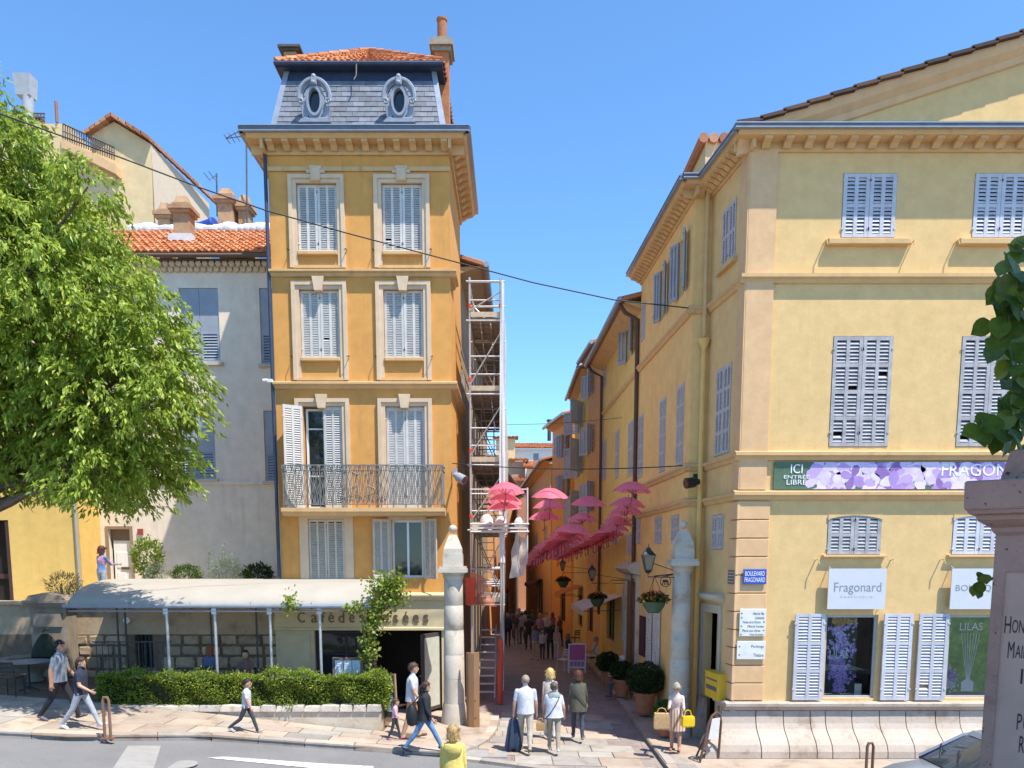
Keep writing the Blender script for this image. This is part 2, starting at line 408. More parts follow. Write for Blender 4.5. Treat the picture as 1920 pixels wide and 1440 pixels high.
def M_cobble():
    m, nt, b = newmat('alley paving'); co = coords(nt)
    bt = node(nt, 'ShaderNodeTexBrick'); L(nt, co, bt.inputs['Vector']); bt.inputs['Scale'].default_value = 1
    bt.inputs['Brick Width'].default_value = .9; bt.inputs['Row Height'].default_value = .5; bt.inputs['Mortar Size'].default_value = .012
    bt.inputs['Color1'].default_value = (.31,.26,.23,1); bt.inputs['Color2'].default_value = (.23,.19,.175,1); bt.inputs['Mortar'].default_value = (.09,.07,.06,1)
    c = mixc(nt, .5, bt.outputs[0], ramp(nt, noise(nt, co, 2.5, 6, .65), [(.3,(.16,.13,.12)),(.7,(.36,.31,.28))]))
    L(nt, c, b.inputs['Base Color']); b.inputs['Roughness'].default_value = .7; bump(nt, b, bt.outputs[1], -.3, .01); return m
K['asphalt'] = M_asphalt(); K['cobble'] = M_cobble()
K['earth'] = M_plain('earth', (.2,.17,.13), .95, .2, 1)
def M_worn():
    m, nt, b = newmat('worn road paint'); co = coords(nt); w = ramp(nt, noise(nt, co, 14, 6, .75), [(.36,(0,0,0)),(.5,(1,1,1))])
    L(nt, mixc(nt, w, (.22,.22,.22), (.62,.62,.6)), b.inputs['Base Color']); b.inputs['Roughness'].default_value = .8; return m
K['paint'] = M_worn()
XS = [-400,-60]+[-40+i*2 for i in range(9)]+[-22+i for i in range(30)]+[10+4*i for i in range(8)]+[60,400]
sheet('ground', XS, lambda x: [-400,-40,0,10,14,17,20,24,30,40,60,80,400], lambda x,y: G(x,y)-.22, K['earth'])
road = sheet('road', [x for x in XS if abs(x) <= 60], lambda x: list(np.linspace(5.0, kerb_y(x)-.05, 5)), lambda x,y: G(x)-.11, K['asphalt'])
sheet('alley_paving', [-2.3,-1.6,-.5,.8,2,3.4,4.6,6,8], lambda x: [kerb_y(x)-.02,17,18.5,20.4,22,24]+list(range(26,84,2)), lambda x,y: G(x,y)-.075, K['cobble'])
pav = sheet('pavement', [-60,-40,-30,-22]+[-18+i*.5 for i in range(33)]+[-1.7,-1.2], lambda x: [kerb_y(x)-.02,17.4,18.4,19.5,21,24.2], lambda x,y: G(x)-.03, K['joint'])
def slab(parent, q, zf, mat, name='paving_slab', th=.05, drop=0.0):
    mb = MB(); cx = sum(p[0] for p in q)/4; cy = sum(p[1] for p in q)/4; dz = random.uniform(-.004,.004)
    top = [V(x,y,zf(x,y)+dz) for x,y in q]
    ins = [V(p.x+(cx-p.x)*.02, p.y+(cy-p.y)*.02, p.z+.004) for p in top]
    mb.add([p-V(0,0,th) for p in top]+top+ins, [(0,1,5,4),(1,2,6,5),(2,3,7,6),(3,0,4,7),(4,5,9,8),(5,6,10,9),(6,7,11,10),(7,4,8,11),(8,9,10,11)])
    return mb.build(name, mat, parent)
gap = .012
# left footway: rows from kerb to planter wall
def lane(x, k): return kerb_y(x)+.3 + (18.42-kerb_y(x)-.3)*k
x0 = -13.5
rows = [(0,.34),(.34,.67),(.67,1)]
for a, b in rows:
    x = -13.5+random.uniform(0,.5)
    while x < -3.0:
        w = random.uniform(.75,1.15); x1 = min(x+w,-1.4)
        slab(pav, [(x+gap,lane(x,a)+gap),(x1-gap,lane(x1,a)+gap),(x1-gap,lane(x1,b)-gap),(x+gap,lane(x,b)-gap)], lambda X,Y: G(X), random.choice([K['slab_p'],K['slab_p'],K['slab']]))
        x = x1
# kerb stones
def kerb_run(parent, pts, name='kerb_stone', w=.28, top=0.0, h=.16, mat=None):
    for i in range(len(pts)-1):
        (xa,ya),(xb,yb) = pts[i], pts[i+1]; d = Vector((xb-xa,yb-ya)).normalized(); nrm = Vector((-d.y,d.x))
        g2 = .008
        q = [(xa+d.x*g2, ya+d.y*g2),(xb-d.x*g2, yb-d.y*g2),(xb-d.x*g2+nrm.x*w, yb-d.y*g2+nrm.y*w),(xa+d.x*g2+nrm.x*w, ya+d.y*g2+nrm.y*w)]
        slab(parent, q, lambda X,Y: G(X)+top+.006, mat or random.choice([K['kerb'],K['kerb'],K['slab_p']]), name, h)
xs = [-14]
while xs[-1] < -1.6: xs.append(xs[-1]+random.uniform(.9,1.25))
kerb_run(pav, [(x, kerb_y(x)) for x in xs])
xe = xs[-1]
# rounded corner into the alley
arc = [(xe,kerb_y(xe)),(-1.1,16.98),(-.78,17.5),(-.58,18.1),(-.45,18.8),(-.38,19.5),(-.36,20.3),(-.36,21.1)]
kerb_run(pav, arc, w=.22)
corner = MB()
inn = [(x-.12,y+.12) for x,y in arc]
corner.add([V(x,y,G(x)+.002) for x,y in [(-1.75,16.9)]+inn+[(-.58,21.4),(-2.2,21.4),(-2.2,17.2)]], [tuple(range(len(inn)+4))])
corner.build('pavement_corner', K['slab_p'], pav)
for yy in (18.45,19.15,19.9,20.6):
    x = -3.15
    for w in (.85,.8,.7):
        slab(pav, [(x+gap,yy+gap),(x+w-gap,yy+gap),(x+w-gap,yy+.68),(x+gap,yy+.68)], lambda X,Y: G(X), K['slab_p']); x += w
# flat slabs across the mouth of the alley
alley = bpy.data.objects['alley_paving']
yy = 15.0; r = 0
while yy < 21.3:
    h = .52+.1*(r%3); x = -1.0+(.45 if r%2 else 0)
    while x < 6.4:
        w = random.uniform(.75,1.15); xa, xb = x+gap, min(x+w,6.5)-gap
        xa0 = float(np.interp(yy, [16.9,17.5,18.8,20.3], [-1.0,-.72,-.4,-.3]))
        xa = max(xa, xa0)
        if xb-xa > .15 and yy > kerb_y((xa+xb)/2)+.02 and not (xb > 3.2 and yy > 15.4):
            slab(alley, [(xa,yy+gap),(xb,yy+gap),(xb,yy+h-gap),(xa,yy+h-gap)], lambda X,Y: G(X)-.055, random.choice([K['slab'],K['slab'],K['slab_p']]))
        x += w
    yy += h; r += 1
kerb_run(alley, [(x, kerb_y(x)-.26) for x in np.arange(-1.5,6.6,.8)], w=.24, top=-.05, h=.1)
# raised footway along the perfumery
foot = MB(); foot.add([V(3.3,y,G(3.3,y)+.03) for y in (15.5,19,24,40)]+[V(x,y,G(x,y)+.03) for x,y in ((4.9,40),(4.9,24),(5.2,19),(14,17.6),(14,15.5))], [(0,1,2,3,4,5,6,7,8)])
fw = foot.build('footway', K['slab_p'], kind='structure')
kerb_run(fw, [(3.32, 16.1+i*.85) for i in range(18)][::-1], w=.2, top=.04, h=.16)
for yy in (15.55,16.15):
    x = 3.5
    while x < 13: 
        slab(fw, [(x+gap,yy+gap),(x+.95-gap,yy+gap),(x+.95-gap,yy+.58),(x+gap,yy+.58)], lambda X,Y: G(X)+.036, random.choice([K['slab'],K['slab_p']]), th=.005+.02); x += .95
# road markings
def road_quad(name, pts, mat, lab=None):
    mb = MB(); mb.add([V(x,y,G(x)-.105) for x,y in pts], [(0,1,2,3)]); o = mb.build(name, mat, road); return o
def zr(px, py):
    z = 0
    for _ in range(6): p = PZ(px, py, z); z = G(p.x)-.105
    return (p.x, p.y)
for q in ([(388,1421),(420,1419),(700,1437),(700,1450)],):
    a = [zr(*p) for p in q]; n = 8; mb = MB()
    lo = [Vector(a[0]).lerp(Vector(a[3]), i/n) for i in range(n+1)]; hi = [Vector(a[1]).lerp(Vector(a[2]), i/n) for i in range(n+1)]
    mb.add([V(p.x,p.y,G(p.x)-.1) for p in lo+hi], [(i,i+1,n+2+i,n+1+i) for i in range(n)]); mb.build('road_marking', K['paint'], road)
K['patch'] = M_plain('asphalt patch', (.3,.29,.275), .9, .12, 5)
road_quad('asphalt_patch', [zr(*p) for p in ((205,1450),(285,1450),(302,1398),(240,1398))], K['patch'])
mh = MB(); p = zr(340,1434); mh.lathe([(.3,0),(.3,.012),(.27,.014)], (p[0],p[1],G(p[0])-.106), 20); mh.build('manhole_cover', K['patch'], road)
p = PZ(905,1413,-.05); mh = MB(); mh.box(p.x-.5,p.x+.55,p.y-.35,p.y+.3,G(0)-.06,G(0)-.035); mh.build('drain_cover', K['patch'], alley)
# ================================================================ wall, window, shutter builders
def wall_mb(mb, fr, u0, u1, v0, v1, ops=(), rev=.18):
    us = sorted({u0,u1,*[o[0] for o in ops],*[o[1] for o in ops]}); vs = sorted({v0,v1,*[o[2] for o in ops],*[o[3] for o in ops]})
    us = [u for u in us if u0-1e-6 <= u <= u1+1e-6]; vs = [v for v in vs if v0-1e-6 <= v <= v1+1e-6]
    for i in range(len(us)-1):
        for j in range(len(vs)-1):
            cu, cv = (us[i]+us[i+1])/2, (vs[j]+vs[j+1])/2
            if any(o[0] < cu < o[1] and o[2] < cv < o[3] for o in ops): continue
            mb.quad(fr.pt(us[i],vs[j]), fr.pt(us[i+1],vs[j]), fr.pt(us[i+1],vs[j+1]), fr.pt(us[i],vs[j+1]))
    for a, b, c, d in ops:
        mb.quad(fr.pt(a,c), fr.pt(b,c), fr.pt(b,c,-rev), fr.pt(a,c,-rev)); mb.quad(fr.pt(a,d,-rev), fr.pt(b,d,-rev), fr.pt(b,d), fr.pt(a,d))
        mb.quad(fr.pt(a,c), fr.pt(a,c,-rev), fr.pt(a,d,-rev), fr.pt(a,d)); mb.quad(fr.pt(b,c,-rev), fr.pt(b,c), fr.pt(b,d), fr.pt(b,d,-rev))
def leaf_shutter(house, fr, u0, u1, v0, v1, w, mat, cols=2, rows=1, th=.045, pitch=.06, st=.06, arch=0):
    """one louvred leaf: frame (part) and its slats (sub-part)"""
    mb = MB(); W2 = u1-u0; H = v1-v0
    cw = (W2-st*(cols+1))/cols; xs = [u0+i*(cw+st) for i in range(cols+1)]
    rail = max(.07, H*.035)
    ys = [v0+(H-rail)*k/rows for k in range(rows+1)]
    for x in xs: mb.fbox(fr, x, x+st, v0, v1, w, w+th)
    for i, y in enumerate(ys):
        for x in xs[:-1]: mb.fbox(fr, x+st, x+st+cw, y, y+rail, w+.003, w+th-.003)
    hg = .02
    for yy in (v0+H*.12, v1-H*.12): mb.fbox(fr, u0-hg, u0+.03, yy, yy+.04, w+th, w+th+.012); mb.fbox(fr, u1-.03, u1+hg, yy, yy+.04, w+th, w+th+.012)
    o = mb.build('shutter', mat, house)
    sb = MB(); P = fr.pt
    for i in range(rows):
        y = ys[i]+rail+.01
        while y < ys[i+1]-.02:
            for x in xs[:-1]:
                if random.random() < (.01 if mat is K['shutter_w'] else .0012): continue
                a, b = x+st, x+st+cw; k = pitch*(1.2 if pitch < .05 else 1)
                jl = random.uniform(-.004,.004)
                sb.add([P(a,y,w+th-.006),P(b,y+jl,w+th-.006),P(b,y+k*.75+jl,w+.006),P(a,y+k*.75,w+.006),P(a,y+.009,w+th-.004),P(b,y+.009+jl,w+th-.004),P(b,y+k*.75+.009+jl,w+.008),P(a,y+k*.75+.009,w+.008)],
                       [(0,1,5,4),(4,5,6,7),(0,3,2,1),(2,3,7,6)])
            y += pitch
    sb.build('louvre_slats', mat, o, kind='stuff')
    return o
def shutters_closed(house, fr, r, w, mat, rows=1, cols=2, back=True, pitch=.06, st=.055, n=2):
    u0,u1,v0,v1 = r; m = (u0+u1)/2
    if n == 2:
        leaf_shutter(house, fr, u0+.01, m-.004, v0+.01, v1-.01, w, mat, cols, rows, pitch=pitch, st=st)
        leaf_shutter(house, fr, m+.004, u1-.01, v0+.01, v1-.01, w, mat, cols, rows, pitch=pitch, st=st)
    else: leaf_shutter(house, fr, u0+.01, u1-.01, v0+.01, v1-.01, w, mat, cols, rows, pitch=pitch, st=st)
    if back:
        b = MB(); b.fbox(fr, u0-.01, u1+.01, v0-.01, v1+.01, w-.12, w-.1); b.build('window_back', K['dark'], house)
def window(house, fr, r, w, mat, mull=2, trans=(.7,), fw=.06, glass=None, dark=True):
    u0,u1,v0,v1 = r; mb = MB()
    mb.fbox(fr,u0,u0+fw,v0,v1,w,w+.05); mb.fbox(fr,u1-fw,u1,v0,v1,w,w+.05); mb.fbox(fr,u0+fw,u1-fw,v0,v0+fw,w,w+.048); mb.fbox(fr,u0+fw,u1-fw,v1-fw,v1,w,w+.048)
    for i in range(1,mull): x = u0+(u1-u0)*i/mull; mb.fbox(fr,x-.03,x+.03,v0+fw,v1-fw,w+.002,w+.046)
    for t in trans: y = v0+(v1-v0)*t; mb.fbox(fr,u0+fw,u1-fw,y-.018,y+.018,w+.004,w+.044)
    o = mb.build('window', mat, house)
    g = MB(); g.fbox(fr,u0+fw*.5,u1-fw*.5,v0+fw*.5,v1-fw*.5,w+.01,w+.018); g.build('pane', glass or K['glass'], o)
    return o
def surround(house, fr, r, bw, proj, mat, bottom=True, name='window_surround', steps=2):
    """moulded frame round the opening r"""
    u0,u1,v0,v1 = r; mb = MB()
    for k in range(steps):
        a = bw*(1-k/steps); p = proj*(.55+.45*(1-k/ max(1,steps-1)) if steps > 1 else 1)
        a1 = bw*(1-(k+1)/steps)
        mb.fbox(fr,u0-a,u0-a1,v0,v1+a,0.0,p); mb.fbox(fr,u1+a1,u1+a,v0,v1+a,0.0,p); mb.fbox(fr,u0-a1,u1+a1,v1+a1,v1+a,0.0,p-.002)
    return mb.build(name, mat, house)
def cornice(house, fr, u0, u1, zb, prof, mat, name='cornice'):
    mb = MB(); mb.extr(fr, [(w, zb+v) for w,v in prof], u0, u1); return mb.build(name, mat, house)
def M_mod(mat, w=.16, d=.34, h=.2):
    mb = MB(); mb.hexa([V(-w/2,0,0),V(-w/2,0,d),V(-w/2,-h*.35,d),V(-w/2,-h*.55,d*.55),V(-w/2,-h,d*.22),V(-w/2,-h,0)],[V(w/2,0,0),V(w/2,0,d),V(w/2,-h*.35,d),V(w/2,-h*.55,d*.55),V(w/2,-h,d*.22),V(w/2,-h,0)])
    me = bpy.data.meshes.new('modillion'); me.from_pydata(mb.v, [], mb.f); me.materials.append(mat); me.update(); return me
def modillions(house, fr, u0, u1, z, n, me, w=0):
    for i in range(n):
        u = u0+(u1-u0)*(i+.5)/n; f = Fr(fr.pt(u,z,w), fr.u, fr.n); inst('modillion', me, house, f.mat())
def tiles_roof(name, house, p00, p10, p01, p11, mat, cu, cv, rad=.09, jitter=.012):
    """barrel tiles on the quad p00-p10 (eaves) to p01-p11 (ridge): one mesh"""
    mb = MB(); nrm = (p10-p00).cross(p01-p00).normalized()
    if nrm.z < 0: nrm = -nrm
    for i in range(cu):
        for j in range(cv):
            def at(a, b): 
                e = p00.lerp(p10, a/cu); t = p01.lerp(p11, a/cu); return e.lerp(t, b/cv)
            a = i+.5; c0 = at(a, j-.12); c1 = at(a, j+1.0); wd = (at(i+1,j)-at(i,j))*.5
            wd1 = (at(i+1,j+1)-at(i,j+1))*.46
            lift = .03+random.uniform(-jitter,jitter); hh = rad
            ring0 = [c0-wd+nrm*(lift-.01), c0-wd*.55+nrm*(lift+hh*.75), c0+nrm*(lift+hh), c0+wd*.55+nrm*(lift+hh*.75), c0+wd+nrm*(lift-.01)]
            ring1 = [c1-wd1+nrm*-.01, c1-wd1*.55+nrm*hh*.62, c1+nrm*hh*.82, c1+wd1*.55+nrm*hh*.62, c1+wd1+nrm*-.01]
            mb.add(ring0+ring1, [(k,k+1,6+k,5+k) for k in range(4)]+[(4,3,2,1,0)], False)
    return mb.build(name, mat, house, kind='stuff')
def pipe(house, pts, r, mat, name='downpipe', n=8):
    mb = MB(); mb.tube(pts, r, n); 
    return mb.build(name, mat, house)
# ================================================================ the narrow orange corner house
YT = 21.5
FT = Fr((0,YT,0),(1,0,0),(0,-1,0))
tower = T('corner_house','narrow tall orange corner house with slate mansard roof above the cafe','house',(-4.2,YT,0))
xl = FT.px(516,720)[0]; xr = FT.px(846,720)[0]
BK = YT+4.2
z_corn = FT.px(670,290)[1]          # wall top under the cornice
def R(x0,x1,y0,y1): return rect_from_px(FT,x0,x1,y0,y1)
def widen(r, d): return (r[0]-d, r[1]+d, r[2]-d, r[3]+d)
zs1 = FT.px(670,512)[1]; zs2 = FT.px(670,722)[1]; zcafe = FT.px(670,1128)[1]
cols = [((FT.px(596,408)[0]),(FT.px(753,408)[0]))]
cL = sum(FT.px(x,y)[0] for x,y in ((596,408),(600.5,607),(604,800)))/3; cR = sum(FT.px(x,y)[0] for x,y in ((753,408),(757,607),(761,800)))/3
sw = .535
W3 = [(c-sw,c+sw,FT.px(600,472)[1],FT.px(600,344)[1]) for c in (cL,cR)]
W2_ = [(c-sw,c+sw,FT.px(600,671)[1],FT.px(600,543)[1]) for c in (cL,cR)]
zbal = FT.px(670,955)[1]
W1 = [(c-sw,c+sw,zbal+.02,FT.px(600,762)[1]) for c in (cL,cR)]
W0L = R(579,647,973,1088); W0R = R(735,794,975,1083)
mb = MB()
ops = W3+W2_+W1+[W0L,W0R]
wall_mb(mb, FT, xl, xr, zcafe, z_corn+.25, ops, .2)
FS = Fr((xr,YT,0),(0,1,0),(1,0,0))   # side towards the alley
sidewin = rect_from_px(FS, 853,856,530,565)
wall_mb(mb, FS, 0, BK-YT, 0, z_corn+.25, [], .2)
FL = Fr((xl,BK,0),(0,-1,0),(-1,0,0)); wall_mb(mb, FL, 0, BK-YT, 0, z_corn+.25)
FB = Fr((xr,BK,0),(-1,0,0),(0,1,0)); wall_mb(mb, FB, 0, xr-xl, 0, z_corn+.25)
mb.build('wall', K['orange'], tower)
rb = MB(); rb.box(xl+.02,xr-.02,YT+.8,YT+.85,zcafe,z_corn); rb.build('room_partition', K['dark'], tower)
# frieze, strings, corner strip
mb = MB(); mb.fbox(FT, xl-.02, xr+.02, FT.px(670,322)[1], FT.px(670,314)[1], 0, .05); mb.build('frieze_moulding', K['trim2'], tower)
for zz in (zs1, zs2):
    mb = MB(); mb.extr(FT, [(0,zz-.12),(.06,zz-.1),(.09,zz-.03),(.17,zz),(.17,zz+.05),(0,zz+.1)], xl-.03, xr+.17); 
    mb.build('string_course', K['trim2'], tower)
    mb = MB(); mb.extr(FS, [(0,zz-.12),(.06,zz-.1),(.09,zz-.03),(.165,zz),(.165,zz+.048),(0,zz+.098)], .0, BK-YT if zz == zs2 else 1.0); mb.build('string_course', K['trim2'], tower)
# cornice with modillions and zinc gutter
zt = z_corn
prof = [(0,-.03),(.06,-.03),(.08,.03),(.08,.19),(.42,.2),(.45,.24),(.49,.27),(.49,.29),(0,.32)]
cornice(tower, FT, xl-.4, xr+.4, zt, prof, K['trim2']); cornice(tower, FS, -.4, BK-YT, zt, [(w-.003,v-.003) for w,v in prof], K['trim2']); cornice(tower, FL, 0, BK-YT+.4, zt, [(w-.004,v-.004) for w,v in prof], K['trim2'])
me = M_mod(K['trim2'], .17, .33, .17)
modillions(tower, FT, xl-.05, xr+.1, zt+.195, 12, me, .075); modillions(tower, FS, .1, BK-YT, zt+.195, 10, me, .072); modillions(tower, FL, .1, BK-YT, zt+.195, 9, me, .072)
gp = [(.0,.0),(.5,.0),(.56,.03),(.58,.11),(.54,.13),(.0,.13)]
gut = MB(); z0 = zt+.3
for fr,a,b,e in ((FT,xl-.54,xr+.54,0),(FS,-.54,BK-YT,.004),(FL,0,BK-YT+.54,.006)): gut.extr(fr, [(w-e,z0+v-e) for w,v in gp], a, b)
gut.build('zinc_gutter', C('gutter navy',(.1,.125,.17),.45,.2), tower)
lip = MB()
for fr,a,b,e in ((FT,xl-.545,xr+.545,0),(FS,-.545,BK-YT,.004),(FL,0,BK-YT+.545,.006)):
    for v in (-.008,.118): lip.fbox(fr, a, b, z0+v, z0+v+.022, .45, .59-e)
lip.build('gutter_lip', K['zinc'], tower)
# shutters and surrounds on the upper floors
for rows_, (Wn, keyst, top) in ((0,(W3,1,True)),(0,(W2_,0,False)),(0,(W1,0,False))):
    for i, r in enumerate(Wn):
        u0,u1,v0,v1 = r
        low = {True:zs1+.12}.get(top, zs2+.12) if Wn is not W1 else v0
        su = (u0,u1,low,v1)
        surround(tower, FT, su, .2, .09, K['trim'])
        kb = MB(); c = (u0+u1)/2
        if top:
            kb.fbox(FT, c-.13,c+.13, v1+.02, v1+.34, 0, .16, .03); kb.fbox(FT, c-.24,c+.24, v1+.22, v1+.31, 0, .12, .03); kb.fbox(FT,c-.16,c+.16,v1+.3,v1+.4,0,.14,.03)
        else: kb.prism(FT, [(c-.1,v1-.06),(c+.1,v1-.06),(c+.16,v1+.3),(c-.16,v1+.3)], -.05, .15)
        kb.build('keystone', K['trim'], tower)
        if Wn is not W1:
            sb = MB(); sb.fbox(FT, u0+.01, u1-.01, v0-.1, v0, -.15, .1, .015); sb.build('window_sill', K['trim2'], tower)
            ap = MB(); ap.fbox(FT, u0-.16, u1+.16, low-.01, low+.06, 0, .07); ap.build('apron_moulding', K['trim2'], tower)
            for k in (-1,1):
                h = MB(); ux = u0-.22 if k < 0 else u1+.22; h.tube([FT.pt(ux,v0+.02,.01),FT.pt(ux+k*.02,v0+.02,.16),FT.pt(ux-k*.02,v0-.02,.2)], .012, 5); h.build('shutter_stay', K['black'], tower)
shu = K['shutter']
for r in W3+W2_+[W1[1]]: shutters_closed(tower, FT, r, -.1, shu, 1, 2, pitch=.045, st=.066)
r = W1[0]; m = (r[0]+r[1])/2
leaf_shutter(tower, FT, m+.02, r[1]-.01, r[2]+.01, r[3]-.01, -.06, shu)
fo = FT.sub(r[0]-.0, 0, .06, radians(148)); leaf_shutter(tower, Fr(fo.o, fo.u, -fo.n), 0.02, .54, r[2]+.01, r[3]-.01, 0, shu)
window(tower, FT, (r[0]+.04,r[1]-.04,r[2],r[3]-.04), -.19, K['white'], 2, (.33,.8)) 
# balcony
z0 = zbal; bx0, bx1 = PY(527,950,YT-.65).x, PY(834,950,YT-.65).x
bal = MB(); bal.extr(FT, [(0,z0-.2),(.55,z0-.2),(.58,z0-.12),(.68,z0-.1),(.68,z0+.0),(0,z0)], bx0, bx1)
bo = bal.build('balcony', K['trim2'], tower)
zr_ = PY(670,871,YT-.62).z
FBa = Fr((0,YT-.62,0),(1,0,0),(0,-1,0)); FBl = Fr((bx0+.06,YT,0),(0,-1,0),(-1,0,0)); FBr = Fr((bx1-.06,YT-.62,0),(0,1,0),(1,0,0))
rail = MB()
for fr,a,b in ((FBa,bx0+.05,bx1-.05),(FBl,0,.62),(FBr,0,.62)):
    for zz,t in ((zr_,.03),(z0+.1,.02),(zr_-.14,.014)): rail.fbox(fr,a,b,zz-t,zz,-.02,.02)
rail.build('railing', K['balrail'], bo)
bars = MB(); n = 104; H0,H1 = z0+.08, zr_-.02
for i in range(n+1):
    u = bx0+.07+(bx1-bx0-.14)*i/n
    if i % 8 == 0: bars.tube([FBa.pt(u,z0,0),FBa.pt(u,H1,0)], .016, 5); continue
    if i % 2: bars.tube([FBa.pt(u+.022*sin(k*1.7+i), H0+(H1-H0)*k/10, .012*cos(k*1.7)) for k in range(11)], .011, 4)
    else: bars.tube([FBa.pt(u,H0,0),FBa.pt(u,H1,0)], .009, 4)
for fr in (FBl,FBr):
    for i in range(7): bars.tube([fr.pt(.08*i+.06,H0,0),fr.pt(.08*i+.06,H1,0)], .009, 4)
bars.build('balusters', K['balrail'], bo, kind='stuff')
scr = MB(); cxm = (bx0+bx1)/2
for k in range(6):
    cx = cxm-.55+k*.22
    scr.tube([FBa.pt(cx+.095*(1-t/16)*cos(t*.75*(1 if k%2 else -1)), z0+.24+.095*(1-t/16)*sin(t*.75), .02) for t in range(14)], .013, 5)
for k in (-1,1):
    scr.tube([FBa.pt(cxm+k*(.05+.3*sin(t*.22)), z0+.3+.022*t, .02) for t in range(14)], .011, 5)
    scr.tube([FBa.pt(cxm+k*(.5-.04*t), zr_-.2+.05*sin(t*.5), .02) for t in range(12)], .011, 5)
for q in range(-9,10):
    if abs(q) > 3:
        cx = cxm+q*.235
        scr.tube([FBa.pt(cx+.05*cos(t*.8)*(1-t/14), zr_-.08+.05*sin(t*.8)*(1-t/14), .02) for t in range(11)], .009, 4)
scr.build('scrollwork', K['balrail'], bo, kind='stuff')
# mezzanine windows
shutters_closed(tower, FT, W0L, -.05, K['shutter_c'], 1, 2)
surround(tower, FT, W0L, .24, .03, K['trim'], steps=1)
surround(tower, FT, W0R, .1, .06, K['trim'], steps=1)
window(tower, FT, W0R, -.15, K['white'], 2, ())
fo = FT.sub(W0R[0]-.05, 0, .05, radians(172)); leaf_shutter(tower, Fr(fo.o, fo.u, -fo.n), .0, .46, W0R[2]-.03, W0R[3]+.02, 0, K['shutter_c'])
fo = FT.sub(W0R[1]+.05, 0, .05, radians(38)); leaf_shutter(tower, fo, .0, .46, W0R[2]-.03, W0R[3]+.02, 0, K['shutter_c'])
# cafe front --------------------------------------------------
cx0 = FT.px(516,1150)[0]; zA = FT.px(670,1124)[1]; zF0 = FT.px(670,1181)[1]; zD = G(-3)
mb = MB(); mb.fbox(FT, cx0, xr+.02, zF0+.06, zA, -.3, .08); mb.build('cafe_fascia', K['cafe'], tower)
mb = MB(); mb.extr(FT, [(0,zA-.02),(.16,zA),(.2,zA+.1),(.2,zA+.14),(0,zA+.2)], cx0-.02, xr+.12); mb.extr(FT, [(0,zF0-.02),(.13,zF0),(.13,zF0+.06),(0,zF0+.12)], cx0, xr+.02); mb.build('cafe_cornice', K['cafe'], tower)
dr0 = FT.px(592,1260)[0]; dr1 = FT.px(829,1260)[0]
mb = MB(); mb.fbox(FT, cx0, dr0, zD, zF0, -.3, .04); mb.fbox(FT, cx0+.12, dr0-.12, zD+.25, zF0-.12, .04, .07); mb.build('cafe_pilaster', K['cafe'], tower)
mb = MB(); mb.fbox(FT, dr1, xr+.005, zD, zF0, -.3, .06); mb.build('cafe_pilaster', K['cafe'], tower)
mb = MB(); mb.box(dr0, dr1, YT+1.9, YT+1.95, zD-.05, zF0+.05); mb.box(dr0-.02, dr0, YT+.3, YT+1.95, zD, zF0); mb.box(dr1, dr1+.02, YT+.3, YT+1.95, zD, zF0); mb.box(dr0, dr1, YT+.05, YT+1.95, zF0+.01, zF0+.06); mb.box(dr0, dr1, YT-.02, YT+1.95, zD-.06, zD-.0); mb.build('cafe_interior', C('cafe interior',(.035,.024,.017)), tower)
wf = FT.px(705,1260)[0]
window(tower, FT, (dr0+.02,wf,zD+.7,zF0-.03), -.12, C('cafe dark frame',(.045,.03,.03)), 2, (.55,), .07)
mb = MB(); mb.fbox(FT, dr0+.02, wf, zD, zD+.69, -.14, -.05); mb.build('stall_riser', C('cafe dark frame',(.045,.03,.03)), tower)
fo = FT.sub(dr1-.12, 0, -.1, radians(62)); fo = Fr(fo.o, fo.u, fo.n)
fd = FT.sub(dr1-.04, 0, -.06, radians(118))
d = MB(); d.fbox(fd, 0, .95, zD+.02, zF0-.06, -.03, .03); dd = d.build('cafe_door', C('cafe door frame',(.07,.05,.045)), tower)
d = MB(); d.fbox(fd, .12, .84, zD+.12, zF0-.17, -.034, .034); d.build('door_panel', C('cafe door glass',(.5,.5,.43),.3), dd)
d = MB(); d.tube([fd.pt(.9,zD+1.02,.04),fd.pt(.9,zD+1.02,.09),fd.pt(.78,zD+1.02,.09)], .014, 6); d.build('handle', K['steel'], dd)
lm = C('cafe lettering',(.16,.09,.055),.5); zl0 = FT.px(670,1167)[1]; zl1 = FT.px(670,1147)[1]; zl2 = FT.px(670,1143)[1]
for ch, x0, x1, h in (('C',560,573,1),('a',585,596,.75),('f',603,611,1),('é',617,628,1.05),('d',636,647,1),('e',656,666,.75),('s',675,684,.75),('M',694,711,1),('u',718,729,.75),('s',738,747,.75),('é',756,767,1.05),('e',775,786,.75),('s',794,804,.75)):
    a = FT.px(x0,1157)[0]; b = FT.px(x1,1157)[0]
    lettering('letter', ch, FT, a, b, zl0, zl0+(zl1-zl0)*h, .081, lm, tower, .03)
# mansard ------------------------------------------------------
zb = zt+.42; mt = PY(670,135,YT+.55).z
a0 = [V(xl+.05,YT+.0,zb),V(xr-.05,YT+.0,zb),V(xr-.05,BK,zb),V(xl+.05,BK,zb)]
ins = .33
a1 = [V(xl+.05+ins,YT+.55,mt),V(xr-.05-ins,YT+.55,mt),V(xr-.05-ins,BK-.5,mt),V(xl+.05+ins,BK-.5,mt)]
mb = MB(); mb.hexa(a0, a1); man = mb.build('mansard_roof', K['zinc_d'], tower)
